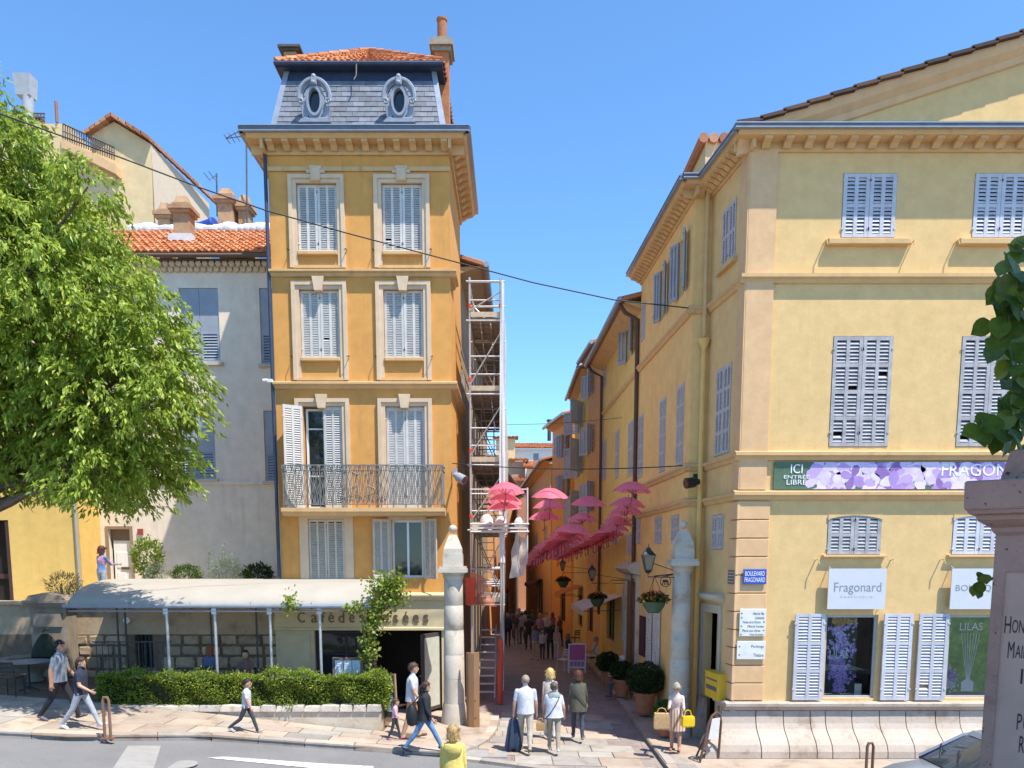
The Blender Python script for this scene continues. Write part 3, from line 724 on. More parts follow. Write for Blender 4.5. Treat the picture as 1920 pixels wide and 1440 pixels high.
# slates, row by row on the front slope
FM = Fr(a0[0], (1,0,0)); sl = (a1[0]-a0[0]); slope = V(0, .55, mt-zb); Ls = slope.length; sv = slope.normalized(); sn = V(1,0,0).cross(sv)
um = MB(); um.add([V(0,0,0),V(1,0,0),V(1,1,-.012),V(0,1,-.012),V(0,0,.014),V(1,0,.014),V(1,1,.002),V(0,1,.002)], [(0,3,2,1),(4,5,6,7),(0,1,5,4),(1,2,6,5),(2,3,7,6),(3,0,4,7)])
sme = bpy.data.meshes.new('slate'); sme.from_pydata(um.v, [], um.f); sme.materials.append(K['slate']); sme.update()
nr = 13; rh = Ls/nr
for j in range(nr-2):
    t = j/nr; ua = a0[0].x+ins*t+.1; ub = a0[1].x-ins*t-.1; k = 13; wd = (ub-ua)/k
    us = [ua]+[ua+wd*(i+(.5 if j%2 else 1)) for i in range(k-(0 if j%2 else 1))]+[ub]
    us = [us[0]]+[u for u in us[1:-1] if ua+.05 < u < ub-.05]+[us[-1]]
    for i in range(len(us)-1):
        o = V(us[i]+.004, a0[0].y, a0[0].z)+sv*(rh*j)+sn*.012
        m4 = Matrix.Identity(4)
        ex = V(us[i+1]-us[i]-.008,0,0); ey = sv*rh*1.06; ez = sn*random.uniform(.8,1.4)
        for q in range(3): m4[q][0] = ex[q]; m4[q][1] = ey[q]; m4[q][2] = ez[q]; m4[q][3] = o[q]
        inst('slate', sme, man, m4)
for (p,q) in ((a0[0],a1[0]),(a0[1],a1[1])):
    mb = MB(); d = V(0,-.02,0); s_ = .14 if p.x < -4 else -.14
    mb.hexa([p+V(-.02*(1 if s_>0 else -1),-.03,0),p+V(s_,-.03,0),p+V(s_,.02,0),p+V(0,.1,0)],[q+V(-.02*(1 if s_>0 else -1),-.03,0),q+V(s_*.8,-.03,0),q+V(s_*.8,.02,0),q+V(0,.1,0)]); mb.build('hip_flashing', K['zinc'], tower)
# top eaves, hipped tile roof
e = .2; zt1 = mt; E = [V(a1[0].x-e,a1[0].y-e,zt1),V(a1[1].x+e,a1[1].y-e,zt1),V(a1[2].x+e,a1[2].y+e,zt1),V(a1[3].x-e,a1[3].y+e,zt1)]
mb = MB(); mb.hexa(E, [p+V(0,0,.09) for p in E]); 
mb.tube([E[0]+V(0,-.04,.07),E[1]+V(0,-.04,.07)], .06, 8); mb.build('eaves_gutter', K['zinc_d'], tower)
rd = V((E[0].x+E[1].x)/2+.02, (E[0].y+E[2].y)/2-.3, zt1+1.25)
E2 = [p+V(0,0,.1) for p in E]
def tri_tiles(a, b, c, cu, cv): 
    return tiles_roof('roof_tiles', tower, a, b, a.lerp(c,.97)+(c-b)*0, b.lerp(c,.97), K['tile'], cu, cv, .06)
tri_tiles(E2[0],E2[1],rd,26,7); tri_tiles(E2[1],E2[2],rd,18,7); tri_tiles(E2[2],E2[3],rd,18,7); tri_tiles(E2[3],E2[0],rd,18,7)
mb = MB(); mb.add(E2+[rd], [(0,1,4),(1,2,4),(2,3,4),(3,0,4)]); mb.build('roof_deck', K['tile'], tower)
rt = MB()
for p in (E2[0],E2[1]):
    for k in range(9):
        q0 = p.lerp(rd,k/9)+V(0,0,.06); q1 = p.lerp(rd,(k+1.12)/9)+V(0,0,.05); rt.tube([q0,q1], [.085,.07], 7)
rt.build('ridge_tiles', K['tile'], tower, kind='stuff')
# oval dormers
class ScFr(Fr):
    def pt(s, u, v, w=0): return s.o+s.u*u*.87+s.z*v*.87+s.n*w
for k, pxc in enumerate((591,749)):
    c = PY(pxc,193,YT-.06); fr = ScFr((c.x,YT-.02,c.z),(1,0,0),(0,-1,0))
    mb = MB(); n = 28
    def ov(a,b,q): return (a*sin(q), b*cos(q))
    for (ri,ro,w0,w1) in (((.17,.34),(.235,.42),.0,.16),((.235,.42),(.3,.5),.0,.1)):
        vi=[ov(ri[0],ri[1],2*pi*i/n) for i in range(n)]; vo=[ov(ro[0],ro[1],2*pi*i/n) for i in range(n)]
        vs=[fr.pt(*p,w1) for p in vi]+[fr.pt(*p,w1) for p in vo]+[fr.pt(*p,w0-.3) for p in vo]+[fr.pt(*p,w0) for p in vi]
        mb.add(vs,[(i,n+i,n+(i+1)%n,(i+1)%n) for i in range(n)]+[(n+i,2*n+i,2*n+(i+1)%n,n+(i+1)%n) for i in range(n)]+[(3*n+i,i,(i+1)%n,3*n+(i+1)%n) for i in range(n)])
    do = mb.build('oval_dormer', K['dormer'], tower)
    mb = MB(); arcp = [(.46*sin(q), .12+.5*cos(q)) for q in [ -1.75+3.5*i/18 for i in range(19)]]
    mb.tube([fr.pt(a,b,.12) for a,b in arcp], .055, 7); mb.tube([fr.pt(a*.9,b*.93,.05) for a,b in arcp], .06, 6)
    for s_ in (-1,1):
        cx, cz = s_*.4, -.02
        mb.tube([fr.pt(cx+s_*.09*(1-t/14)*cos(t*.7), cz+.09*(1-t/14)*sin(t*.7), .14) for t in range(12)], .03, 6)
        mb.hexa([fr.pt(s_*.24,-.1,-.3),fr.pt(s_*.42,-.1,-.3),fr.pt(s_*.36,-.52,-.3),fr.pt(s_*.2,-.52,-.3)],[fr.pt(s_*.24,-.1,.07),fr.pt(s_*.42,-.1,.07),fr.pt(s_*.36,-.52,.07),fr.pt(s_*.2,-.52,.07)])
    mb.build('dormer_hood', K['dormer'], do)
    mb = MB(); mb.fbox(fr,-.09,.09,.42,.64,.02,.2,.02); mb.ball(fr.pt(0,.66,.14),.07,8,6); mb.ball(fr.pt(0,.46,.2),.06,8,6); mb.build('dormer_crest', K['dormer'], do)
    mb = MB(); mb.fbox(fr,-.36,.36,-.52,-.43,-.25,.12,.02); mb.prism(fr,[(-.48,-.62),(.48,-.62),(.38,-.52),(-.38,-.52)],-.1,.2); mb.build('dormer_sill', K['dormer'], do)
    mb = MB(); pts=[ov(.18,.35,2*pi*i/n) for i in range(n)]; mb.add([fr.pt(*p,.03) for p in pts],[tuple(range(n-1,-1,-1))]); mb.build('pane', K['glass'], do)
    mb = MB(); pts=[ov(.24,.5,2*pi*i/n) for i in range(n)]; mb.hexa([fr.pt(*p,-.6) for p in pts],[fr.pt(*p,.01) for p in pts]); mb.build('dormer_drum', K['zinc_d'], do)
mb = MB(); p = PY(668,120,YT-.0+.25); mb.tube([p,p+V(.0,-.05,-.3),p+V(-.05,-.12,-.45)], .02, 5); mb.build('roof_hook', K['iron'], tower)
# chimneys
p = PY(822,105,YT+1.6); 
def chimney(parent, x, y, z0, z1, w, d, mat, cap=.12, pot=0, capmat=None):
    mb = MB(); mb.box(x-w/2,x+w/2,y-d/2,y+d/2,z0,z1); c = mb.build('chimney', mat, parent)
    mb = MB(); mb.box(x-w/2-.07,x+w/2+.07,y-d/2-.07,y+d/2+.07,z1-cap*2.2,z1-cap*1.2); mb.box(x-w/2-.13,x+w/2+.13,y-d/2-.13,y+d/2+.13,z1-cap*1.2+.001,z1+.001); mb.box(x-w/2-.02,x+w/2+.02,y-d/2-.02,y+d/2+.02,z1+.002,z1+cap); mb.build('chimney_cap', capmat or mat, c)
    if pot:
        mb = MB(); mb.lathe([(.13,0),(.13,pot*.9),(.15,pot*.92),(.15,pot),(.11,pot),(.11,pot-.2)], (x,y,z1+cap-.01), 12); mb.build('chimney_pot', K['brick'], c)
    return c
Yc = YT+1.35; pc = PY(829,80,Yc)
chimney(tower, pc.x, Yc, zt+.4, pc.z-.12, .38, .5, K['brick'], .12, .6, C('chimney cap',(.3,.25,.19),.9,.25))
pc = PY(547,95,YT+1.0); chimney(tower, pc.x, YT+1.0, mt, PY(547,89,YT+1.0).z-.1, .34, .36, K['chim'], .05, 0, K['iron'])
# downpipe left, small camera, spotlight right
pipe(tower, [V(xl-.05,YT-.06,zt+.3),V(xl-.05,YT-.06,2.9)], .05, K['zinc_d'])
def spotlight(label, p, aim, mat):
    t = T('spotlight', label, 'spotlight', p); a = Vector(aim).normalized(); P0 = Vector(p)
    mb = MB(); mb.tube([P0+a*0, P0+a*.1, P0+a*.12, P0+a*.36, P0+a*.36], [.07,.085,.12,.13,.1], 12); mb.build('lamp_housing', mat, t)
    mb = MB(); mb.tube([P0+a*.362, P0+a*.368], .1, 12); mb.build('lens', K['glass'], t)
    mb = MB(); mb.tube([P0+a*.18+V(0,0,.0), P0+a*.1+V(0,.12,.08), P0+V(0,.34,.12)], .025, 6); mb.box(P0.x-.06,P0.x+.06,P0.y+.3,P0.y+.34,P0.z+.02,P0.z+.22); mb.build('bracket', mat, t)
    return t
q = PY(852,890,YT-.35); spotlight('grey spotlight on the orange house corner beside the balcony', (q.x,YT-.35,q.z), (.75,-.4,-.45), C('spot grey',(.3,.31,.33),.4))
q = PY(511,716,YT-.12); mb = MB(); mb.box(q.x-.12,q.x+.02,YT-.25,YT-.1,q.z-.03,q.z+.05); mb.tube([q+V(-.1,-.1,.02),q+V(-.22,-.16,-.0)],.04,8); mb.build('security_camera', K['white'], tower)
# ================================================================ yellow perfumery on the right
YP = 17.2
FP = Fr((0,YP,0),(1,0,0),(0,-1,0))
perf = T('perfumery_building','large pale yellow building with pediment and grey shutters on the right','building',(8,YP,0))
xc = FP.px(1393,720)[0]; XE = 17.0; zg = G(6)
zc = FP.px(1600,284)[1]; zs3 = FP.px(1600,521)[1]; zs4 = FP.px(1600,853)[1]; zs5 = FP.px(1600,927)[1]; zpl = FP.px(1600,1318)[1]
def Rp(x0,x1,y0,y1): return rect_from_px(FP,x0,x1,y0,y1)
step = FP.px(1876,385)[0]-FP.px(1630,385)[0]
A3 = [Rp(1579,1680,325,446)]; A2 = [Rp(1558,1670,630,838)]; A1 = [Rp(1551,1652,966,1040)]; A0 = [Rp(1546,1643,1153,1309)]
for A in (A3,A2,A1,A0):
    r = A[0]; A += [(r[0]+k*step, r[1]+k*step, r[2], r[3]) for k in (1,2)]
mb = MB(); wall_mb(mb, FP, xc, XE, zg-.1, zc+.35, A3+A2+A1+A0, .22)
# alley side: S1, return, S2
P0 = V(xc,YP,0); P1 = V(4.74,19.25,0); P2 = V(4.34,19.25,0); P3 = V(4.02,25,0)
def seg(a, b): return Fr(a, (b-a), V(0,0,1).cross(b-a)) 
def segfr(a, b):
    u = (b-a).normalized(); n = V(-u.y,u.x,0)      # to the left of travel = towards the alley (-x) when going away
    return Fr(a, u, n), (b-a).length
F1, L1 = segfr(P0,P1); F1b, L1b = segfr(P1,P2); F2, L2 = segfr(P2,P3)
def Rf(fr,x0,x1,y0,y1): return rect_from_px(fr,x0,x1,y0,y1)
s1 = [Rf(F1,1355,1380,385,492), Rf(F1,1342,1370,688,852), Rf(F1,1335,1357,965,1030)]
door1 = Rf(F1,1319,1346,1148,1318); door1 = (door1[0],door1[1],zg-.0,door1[3])
wall_mb(mb, F1, 0, L1, zg-.1, zc+.35, s1+[door1], .2)
s2o = [Rf(F2,1275,1287,447,552), Rf(F2,1241,1250,503,594)]
s2c = [Rf(F2,1203,1210,568,637), Rf(F2,1269,1282,722,872), Rf(F2,1237,1248,748,884), Rf(F2,1197,1206,778,895), Rf(F2,1259,1273,966,1018), Rf(F2,1228,1241,968,1020), Rf(F2,1193,1201,970,1020)]
d2 = [Rf(F2,1177,1194,1085,1205), ]
wall2 = MB(); wall_mb(wall2, F2, 0, L2, -.3, zc+.35, s2o+s2c, .2); wall_mb(wall2, F1b, 0, L1b, -.3, zc+.35)
mb.build('wall', K['yellow'], perf)
wall2.build('alley_wall', K['ochre'], perf)
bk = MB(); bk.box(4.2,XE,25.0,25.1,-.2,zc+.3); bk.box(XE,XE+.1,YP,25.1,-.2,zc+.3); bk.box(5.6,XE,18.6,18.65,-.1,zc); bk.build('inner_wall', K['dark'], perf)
# S1 painted a warmer tone: separate thin skin pieces are not needed, the pilasters carry the pink
xp = FP.px(1443,700)[0]
mb = MB(); mb.fbox(FP, xc-.012, xp, zs5+.1, zc+.3, 0, .06); mb.build('corner_pilaster', K['pink'], perf)
mb = MB(); mb.fbox(F1, -.05, .34, zs5+.1, zc+.3, 0, .05); mb.build('corner_pilaster', K['pink'], perf)
# strings
def string(fr, a, b, z, p=.14, mat='trim2', name='string_course', e=0):
    m_ = MB(); m_.extr(fr, [(0,z-.13+e),(.05,z-.12+e),(.08,z-.05+e),(p-e,z-.02+e),(p-e,z+.05-e),(0,z+.09-e)], a, b); return m_.build(name, K[mat], perf)
for z in (zs3,zs4,zs5):
    string(FP, xc-.14, XE, z); string(F1, -.02, L1, z, .13, e=.003); string(F1b, 0, L1b+.12, z, .12, e=.005); string(F2, -.1, L2, z, .12, e=.006)
# cornice and gutter
cp = [(0,-.03),(.05,-.03),(.07,.02),(.07,.14),(.36,.15),(.38,.18),(.42,.2),(.42,.22),(0,.24)]
for fr,a,b,e in ((FP,xc-.36,XE,0),(F1,-.25,L1,.003),(F1b,-.3,L1b+.3,.005),(F2,-.3,L2,.007)): cornice(perf, fr, a, b, zc, [(w-e,v-e) for w,v in cp], K['trim2'])
me = M_mod(K['trim2'], .16, .28, .14)
modillions(perf, FP, xc+.05, XE, zc+.145, 27, me, .065); modillions(perf, F1, .1, L1-.1, zc+.145, 9, me, .065); modillions(perf, F2, -.1, L2, zc+.145, 25, me, .06); modillions(perf, F1b, .02, L1b, zc+.145, 2, me, .06)
gut = MB(); gp = [(.0,.225),(.44,.225),(.48,.24),(.5,.33),(.0,.33)]
for fr,a,b,e in ((FP,xc-.46,XE,0),(F1,-.3,L1+.1,.003),(F1b,-.4,L1b+.4,.005),(F2,-.4,L2,.007)): gut.extr(fr, [(w-e,zc+v-e) for w,v in gp], a, b)
gut.build('zinc_gutter', C('gutter navy',(.1,.125,.17),.45,.2), perf)
lip = MB()
for fr,a,b,e in ((FP,xc-.465,XE,0),(F1,-.3,L1+.1,.003),(F1b,-.4,L1b+.4,.005),(F2,-.4,L2,.007)):
    for v in (.218,.3): lip.fbox(fr, a, b, zc+v-e, zc+v+.02-e, .4, .51-e)
lip.build('gutter_lip', K['zinc'], perf)
# pediment and roof
zr0 = zc+.335; ra = PY(1400,230,YP-.36); rb_ = PY(1920,58,YP-.36); ms = (rb_.z-ra.z)/(rb_.x-ra.x)
xm = xc+7.6
ped = MB(); pz = lambda x: zr0+max(0,(x-ra.x))*ms
ped.add([FP.pt(xc,zr0-.2),FP.pt(XE,zr0-.2),FP.pt(XE,pz(2*xm-XE)),FP.pt(xm,pz(xm)),FP.pt(xc,zr0)], [(0,1,2,3,4)]); ped.build('pediment', K['yellow'], perf)
rk = MB(); 
for i,(a,b) in enumerate(((ra.x-.1,xm),(XE+.3,xm))):
    lo = [(w,v) for w,v in ((0,-.46),(.06,-.44),(.09,-.32),(.22,-.2),(.26,-.06),(.26,.0),(0,.0))]
    rk.hexa([FP.pt(a,pz(a if i==0 else 2*xm-a)+v,w) for w,v in lo],[FP.pt(b,pz(xm)+v,w) for w,v in lo])
rk.build('raking_cornice', K['pink'], perf)
rf = MB(); 
rf.add([V(ra.x-.2,YP-.36,zr0),V(xm,YP-.36,pz(xm)),V(xm,25,pz(xm)),V(ra.x-.9,25,zr0),V(XE+.4,YP-.36,zr0),V(XE+.4,25,zr0)],[(0,1,2,3),(1,4,5,2)]); rf.build('roof', K['tile_o'], perf)
vt = MB(); n = 17
for i in range(n):
    xa = ra.x-.2+(xm-ra.x+.2)*i/n; xb = xa+(xm-ra.x+.2)/n*1.12; za, zb_ = pz(xa), pz(xb)
    vt.hexa([V(xa,YP-.38,za+.02),V(xa,YP-.1,za+.02),V(xa,YP-.1,za+.085),V(xa,YP-.38,za+.085)],[V(xb,YP-.38,zb_-.02),V(xb,YP-.1,zb_-.02),V(xb,YP-.1,zb_+.05),V(xb,YP-.38,zb_+.05)])
vt.build('verge_tiles', K['tile_d'], perf, kind='stuff')
# front shutters
for k in range(3):
    shutters_closed(perf, FP, A3[k], -.03, K['shutter_r'], 2, 2, pitch=.075, st=.08)
    shutters_closed(perf, FP, A2[k], -.03, K['shutter_w'], 4, 2, pitch=.075, st=.075)
    shutters_closed(perf, FP, A1[k], -.03, K['shutter_w'] if k == 0 else K['shutter_r'], 2, 2, pitch=.075, st=.08)
    r = A3[k]; s = MB(); s.fbox(FP, r[0]-.3, r[1]+.3, r[2]-.17, r[2]-.05, 0, .14, .012); s.build('window_sill', K['trim2'], perf)
    r = A1[k]; s = MB(); s.fbox(FP, r[0]-.1, r[1]+.1, r[2]-.06, r[2]-.005, 0, .1, .01); s.build('window_sill', K['trim2'], perf)
    # shallow arch head over the mezzanine shutters
    ah = MB(); c = (r[0]+r[1])/2; hw = (r[1]-r[0])/2; q = [(c-hw,r[3]+.06)]+[(c+hw*t, r[3]-.09+.085*(1-t*t)) for t in [-1+i/6 for i in range(13)]]+[(c+hw,r[3]+.06)]
    for i in range(1,13): ah.prism(FP, [q[i],q[i+1],(q[i+1][0],r[3]+.012),(q[i][0],r[3]+.012)], .02, .03)
    ah.build('arch_head', K['yellow'], perf)
    for r, dx in ((A3[k],.36),(A1[k],.24)):
        for s_ in (-1,1):
            h = MB(); ux = r[0]-dx if s_ < 0 else r[1]+dx; h.tube([FP.pt(ux,r[2]-.12,.0),FP.pt(ux,r[2]-.1,.16),FP.pt(ux-s_*.02,r[2]-.2,.18)], .014, 5); h.build('shutter_stay', K['trim2'], perf)
# plinth with curved stone panels
zt_ = zpl; zb_ = zg-.12; H = zt_-zb_
cap = MB(); cap.extr(FP, [(0,zt_-.16),(.12,zt_-.15),(.16,zt_-.07),(.22,zt_-.04),(.22,zt_+.02),(0,zt_+.05)], xc-.2, XE); cap.build('plinth_cap', K['plinth'], perf)
cap = MB(); cap.extr(F1, [(0,zt_-.16),(.12,zt_-.15),(.16,zt_-.07),(.22,zt_-.04),(.217,zt_+.018),(0,zt_+.047)], -.15, .62); cap.build('plinth_cap', K['plinth'], perf)
pp = [(0,.0),(.5,.0),(.6,.06),(.64,.16),(.63,.28),(.57,.4),(.46,.5),(.33,.58),(.23,.66),(.17,.76),(.14,.88),(.13,1),(0,1)]
prof = lambda ex=0: [(w+ex, zb_+v*(H-.16)) for w,v in pp]
edges = [xc-.15]+[FP.px(x,1380)[0] for x in (1412,1463,1513,1541,1590,1641,1690,1745,1790,1850,1905)]
while edges[-1] < XE-1: edges.append(edges[-1]+.62)
for i in range(len(edges)-1):
    m_ = MB(); f0 = .0
    a, b = edges[i]+.011, edges[i+1]-.011
    if i == 0:  # bell-shaped corner stone: flares to both sides
        lo = [FP.pt(a-.0-w*.95, v, w) for w,v in prof()]; hi = [FP.pt(b, v, w) for w,v in prof()]
        m_.hexa(lo, hi)
    else: m_.hexa([FP.pt(a,v,w) for w,v in prof(random.uniform(-.004,.004))],[FP.pt(b,v,w) for w,v in prof(random.uniform(-.004,.004))])
    m_.build('plinth_stone', K['plinth'], perf)
ed = [-.1,.55]
m_ = MB(); m_.hexa([F1.pt(-.1,v,w*.9) for w,v in prof()],[F1.pt(.42,v,w*.9) for w,v in prof()]); m_.build('plinth_stone', K['plinth'], perf)
m_ = MB(); m_.hexa([F1.pt(1.5,v,w*.55) for w,v in prof()],[F1.pt(L1,v,w*.55) for w,v in prof()]); m_.build('plinth_stone', K['plinth'], perf)
m_ = MB(); m_.fbox(FP, FP.px(1750,1410)[0], FP.px(1772,1410)[0], FP.px(1760,1425)[1], FP.px(1760,1399)[1], .4, .672); m_.build('plinth_vent', K['black'], perf)
# quoins
q0, q1 = xc-.02, FP.px(1437,1100)[0]; nq = 11; zq = [zt_+.06+(zs5-.15-zt_-.06)*i/nq for i in range(nq+1)]
for i in range(nq):
    m_ = MB(); m_.fbox(FP, q0, q1, zq[i]+.012, zq[i+1]-.012, 0, .06, .01); m_.build('quoin', K['pink'], perf)
    m_ = MB(); m_.fbox(F1, -.07, .36, zq[i]+.012, zq[i+1]-.012, 0, .07, .012); m_.build('quoin', K['pink'], perf)
# shop windows with open shutters
def flower(mb, fr, cu, cv, w, r, rot, pal):
    for k in range(4):
        a = rot+k*pi/2; mb.cm = random.choice(pal); pts = []
        for t in range(8):
            q = 2*pi*t/8; x = .52+.48*cos(q); y = .3*sin(q)*(1+.25*cos(q)); pts.append((cu+r*(x*cos(a)-y*sin(a)), cv+r*(x*sin(a)+y*cos(a))))
        mb.add([fr.pt(u,v,w+k*.0006) for u,v in pts], [tuple(range(8))])
LIL = [C('lilac print a',(.5,.36,.66)),C('lilac print b',(.38,.25,.56)),C('lilac print c',(.64,.53,.78)),C('lilac print d',(.26,.15,.4)),C('lilac print e',(.73,.63,.82))]
white = C('print white',(.8,.8,.8))
for k in range(2):
    r = A0[k]; u0,u1,v0,v1 = r
    fm = MB()
    for b in ((u0,u0+.05,v0,v1),(u1-.05,u1,v0,v1),(u0+.05,u1-.05,v0,v0+.05),(u0+.05,u1-.05,v1-.06,v1)): fm.fbox(FP,*b,-.12,-.06)
    so_ = fm.build('shop_window', C('window frame grey',(.42,.44,.46)), perf)
    g = MB(); g.fbox(FP,u0+.02,u1-.02,v0+.02,v1-.02,-.1,-.095)
    m_, nt, b = newmat('shop glass %d' % k); b.inputs['Base Color'].default_value = (.9,.93,.93,1); b.inputs['Roughness'].default_value = .02
    b.inputs['Transmission Weight'].default_value = 0
    tp = node(nt,'ShaderNodeBsdfTransparent'); fn = node(nt,'ShaderNodeFresnel'); gl = node(nt,'ShaderNodeBsdfGlossy'); gl.inputs['Roughness'].default_value = .02; fn.inputs[0].default_value = 1.5
    mx = node(nt,'ShaderNodeMixShader'); L(nt,fn.outputs[0],mx.inputs[0]); L(nt,tp.outputs[0],mx.inputs[1]); L(nt,gl.outputs[0],mx.inputs[2]); L(nt,mx.outputs[0],nt.nodes['Material Output'].inputs[0])
    g.build('pane', m_, so_)
    back = MB(); back.fbox(FP,u0-.3,u1+.3,v0-.3,v1+.3,-1.0,-.98); back.fbox(FP,u0-.02,u1+.02,v0-.06,v0-.01,-.98,-.2); back.build('display_back', C('display dark',(.035,.03,.028)), perf)
    for s_,uu in ((-1,u0),(1,u1)):
        a, b = (uu-.72,uu-.06) if s_ < 0 else (uu+.1,uu+.74)
        leaf_shutter(perf, FP, a, b, v0-.03, v1+.03, .05, K['shutter_r'], 2, 3, pitch=.07, st=.075)
    # posters
    pm = MB()
    if k == 0:
        pu0,pu1 = u0+.04, u0+(u1-u0)*.66
        pm.cm = 0; pm.fbox(FP,pu0,pu1,v0+.02,v1-.05,-.135,-.13)
        for q in range(300):
            t = random.random(); cv = v0+.12+(v1-v0-.3)*t; wv = .22*(1-abs(t-.62)**1.4)
            if .33 < t < .48: wv *= .75
            flower(pm, FP, (pu0+pu1)/2+random.gauss(0,.42)*wv*1.6, cv, -.128+q*.00001, random.uniform(.035,.065), random.random()*6, [1,2,3,4,5] if t > .45 else [2,4,2,1])
        pm.cm = 6
        for q in range(40): flower(pm, FP, random.uniform(pu0+.15,pu1-.05), v1-.12+random.gauss(0,.05), -.121, .05, random.random()*6, [6,7])
        po = pm.build('lilac_poster', [C('poster dark green',(.03,.045,.03))]+LIL+[C('poster peach',(.7,.35,.16)),C('poster gold',(.6,.4,.06))], so_)
        lettering('poster_lettering','LILAS',FP,pu0+.12,pu0+.55,v0+(v1-v0)*.47,v0+(v1-v0)*.58,-.118,white,so_,.001)
        bx = MB(); bx.box(pu1+.05,pu1+.24,YP+.3,YP+.45,v0-.01,v0+.28); bx.build('perfume_box', C('perfume box',(.7,.68,.55)), so_)
        bx = MB(); bx.box(pu0+.45,pu0+.75,YP+.2,YP+.3,v0-.01,v0+.06); bx.build('price_card', white, so_)
    else:
        pu0,pu1 = u0+.03,u1-.03
        m2, nt, b = newmat('garden print'); co = coords(nt)
        c = ramp(nt, noise(nt, co, 4.5, 6, .7), [(.3,(.03,.1,.015)),(.5,(.1,.28,.03)),(.72,(.32,.5,.1))]); L(nt,c,b.inputs['Base Color']); b.inputs['Roughness'].default_value=.6
        pm.cm = 0; pm.fbox(FP,pu0,pu1,v0+.02,v1-.03,-.135,-.13)
        cu = (pu0+pu1)/2-.02
        for q in range(70): flower(pm, FP, pu0+.12+random.gauss(0,.09), v0+.5+random.gauss(0,.08), -.127, random.uniform(.03,.05), random.random()*6, [1,2,3,4])
        for q in range(60): flower(pm, FP, pu0+.1+random.gauss(0,.1), v0+.28+random.gauss(0,.05), -.126, .03, random.random()*6, [6,6,5])
        pm.cm = 7; pm.fbox(FP,pu0,pu1,v0+.021,v0+.12,-.129,-.125)
        pm.cm = 6
        for a in range(-3,4): pm.prism(FP,[(cu-.006+a*.01,v0+.4),(cu+.006+a*.01,v0+.4),(cu+.006+a*.07,v1-.42),(cu-.006+a*.07,v1-.42)],-.124,-.122)
        pm.prism(FP,[(cu-.14,v0+.14),(cu+.14,v0+.14),(cu+.14,v0+.34),(cu+.05,v0+.42),(cu-.05,v0+.42),(cu-.14,v0+.34)],-.1245,-.1215)
        pm.build('garden_poster', [m2]+LIL+[C('print pale',(.7,.7,.68)),C('print brown',(.16,.12,.09))], so_)
        lettering('poster_lettering','LILAS',FP,cu-.26,cu+.26,v1-.36,v1-.18,-.118,white,so_,.001)
# hanging sign boards
for k,(txt,sub,x0,x1) in enumerate((('Fragonard','PARFUMEUR',1552,1660),('BOUTIQUE',None,1782,1890))):
    q0 = PY(x0,1100,YP-.14); q1 = PY(x1,1100,YP-.14); fr = Fr((0,YP-.14,0),(1,0,0),(0,-1,0)); u0,u1 = q0.x,q1.x; v1 = PY(1606,1066,YP-.14).z; v0 = PY(1606,1142,YP-.14).z
    sg = T('sign_board', 'white hanging sign board lettered %s above the %s shop window' % (('Fragonard','left') if k == 0 else ('BO','right')), 'sign', ((u0+u1)/2,YP-.14,v0))
    m_ = MB(); m_.fbox(fr,u0,u1,v0,v1,0,.03); m_.build('board', C('sign board white',(.58,.59,.63),.45,.03), sg)
    m_ = MB()
    for uu in (u0+.05,u1-.05):
        m_.tube([fr.pt(uu,v1,.0),FP.pt(uu-.0,v1+.06,0)],.01,5); m_.tube([fr.pt(uu,v0+.06,.0),FP.pt(uu,v0+.06,0)],.01,5)
    m_.build('bracket', C('sign bracket',(.45,.4,.33)), sg)
    w_ = u1-u0
    if k == 0:
        lettering('lettering',txt,fr,u0+w_*.1,u1-w_*.08,v0+(v1-v0)*.36,v0+(v1-v0)*.66,.031,C('sign grey text',(.22,.27,.28)),sg,.002)
        lettering('lettering','P A R F U M E U R',fr,u0+w_*.22,u1-w_*.22,v0+(v1-v0)*.28,v0+(v1-v0)*.325,.031,C('sign grey text2',(.45,.47,.5)),sg,.002)
    else: lettering('lettering',txt,fr,u0+w_*.08,u1-w_*.1,v0+(v1-v0)*.42,v0+(v1-v0)*.6,.031,C('sign grey text',(.22,.27,.28)),sg,.002)
# flower banner
u0 = FP.px(1450,888)[0]; u1 = FP.px(2060,888)[0]; v0 = zs5+.1; v1 = zs4-.15
bn = T('flower_banner','long banner of printed lilac flowers with white lettering on the yellow facade','banner',((u0+u1)/2,YP-.02,v0))
m_ = MB(); m_.fbox(FP,u0,u1,v0,v1,.02,.05); m_.build('panel', C('banner green',(.085,.15,.085),.5,.2), bn)
m_ = MB(); PAL = LIL
m_.cm = 3
for q in range(105):
    uu = random.uniform(u0+.9,u1-.1); vv = random.uniform(v0+.03,v1-.03); r_ = random.uniform(.22,.4); mm = min(uu-u0-.3,u1-uu,)
    fl = MB(); flower(fl, FP, uu, vv, .0505+q*.00004, r_, random.random()*6, random.choice([[0,2],[1,0],[2,4],[4,2],[0,4],[3,1]]))
    ok = [P for P in fl.v]
    for i,f_ in enumerate(fl.f):
        pts = []
        for j in f_:
            p = Vector(fl.v[j]); pts.append(V(min(max(p.x,u0+.02),u1-.02), p.y, min(max(p.z,v0+.01),v1-.01)))
        m_.cm = fl.m[i]; m_.add(pts, [tuple(range(len(pts)))])
m_.build('flower_print', LIL, bn)
wl = C('banner lettering',(.82,.82,.84))
for t,x0,x1,y0,y1 in (('ICI',1481,1503,871,888),('ENTRÉE',1468,1516,890,898),('LIBRE',1473,1510,900,909),('FRAGONARD',1763,1950,870,893)):
    a = rect_from_px(FP,x0,x1,y0,y1); lettering('lettering',t,FP,a[0],a[1],a[2],a[3],.058,wl,bn,.004)
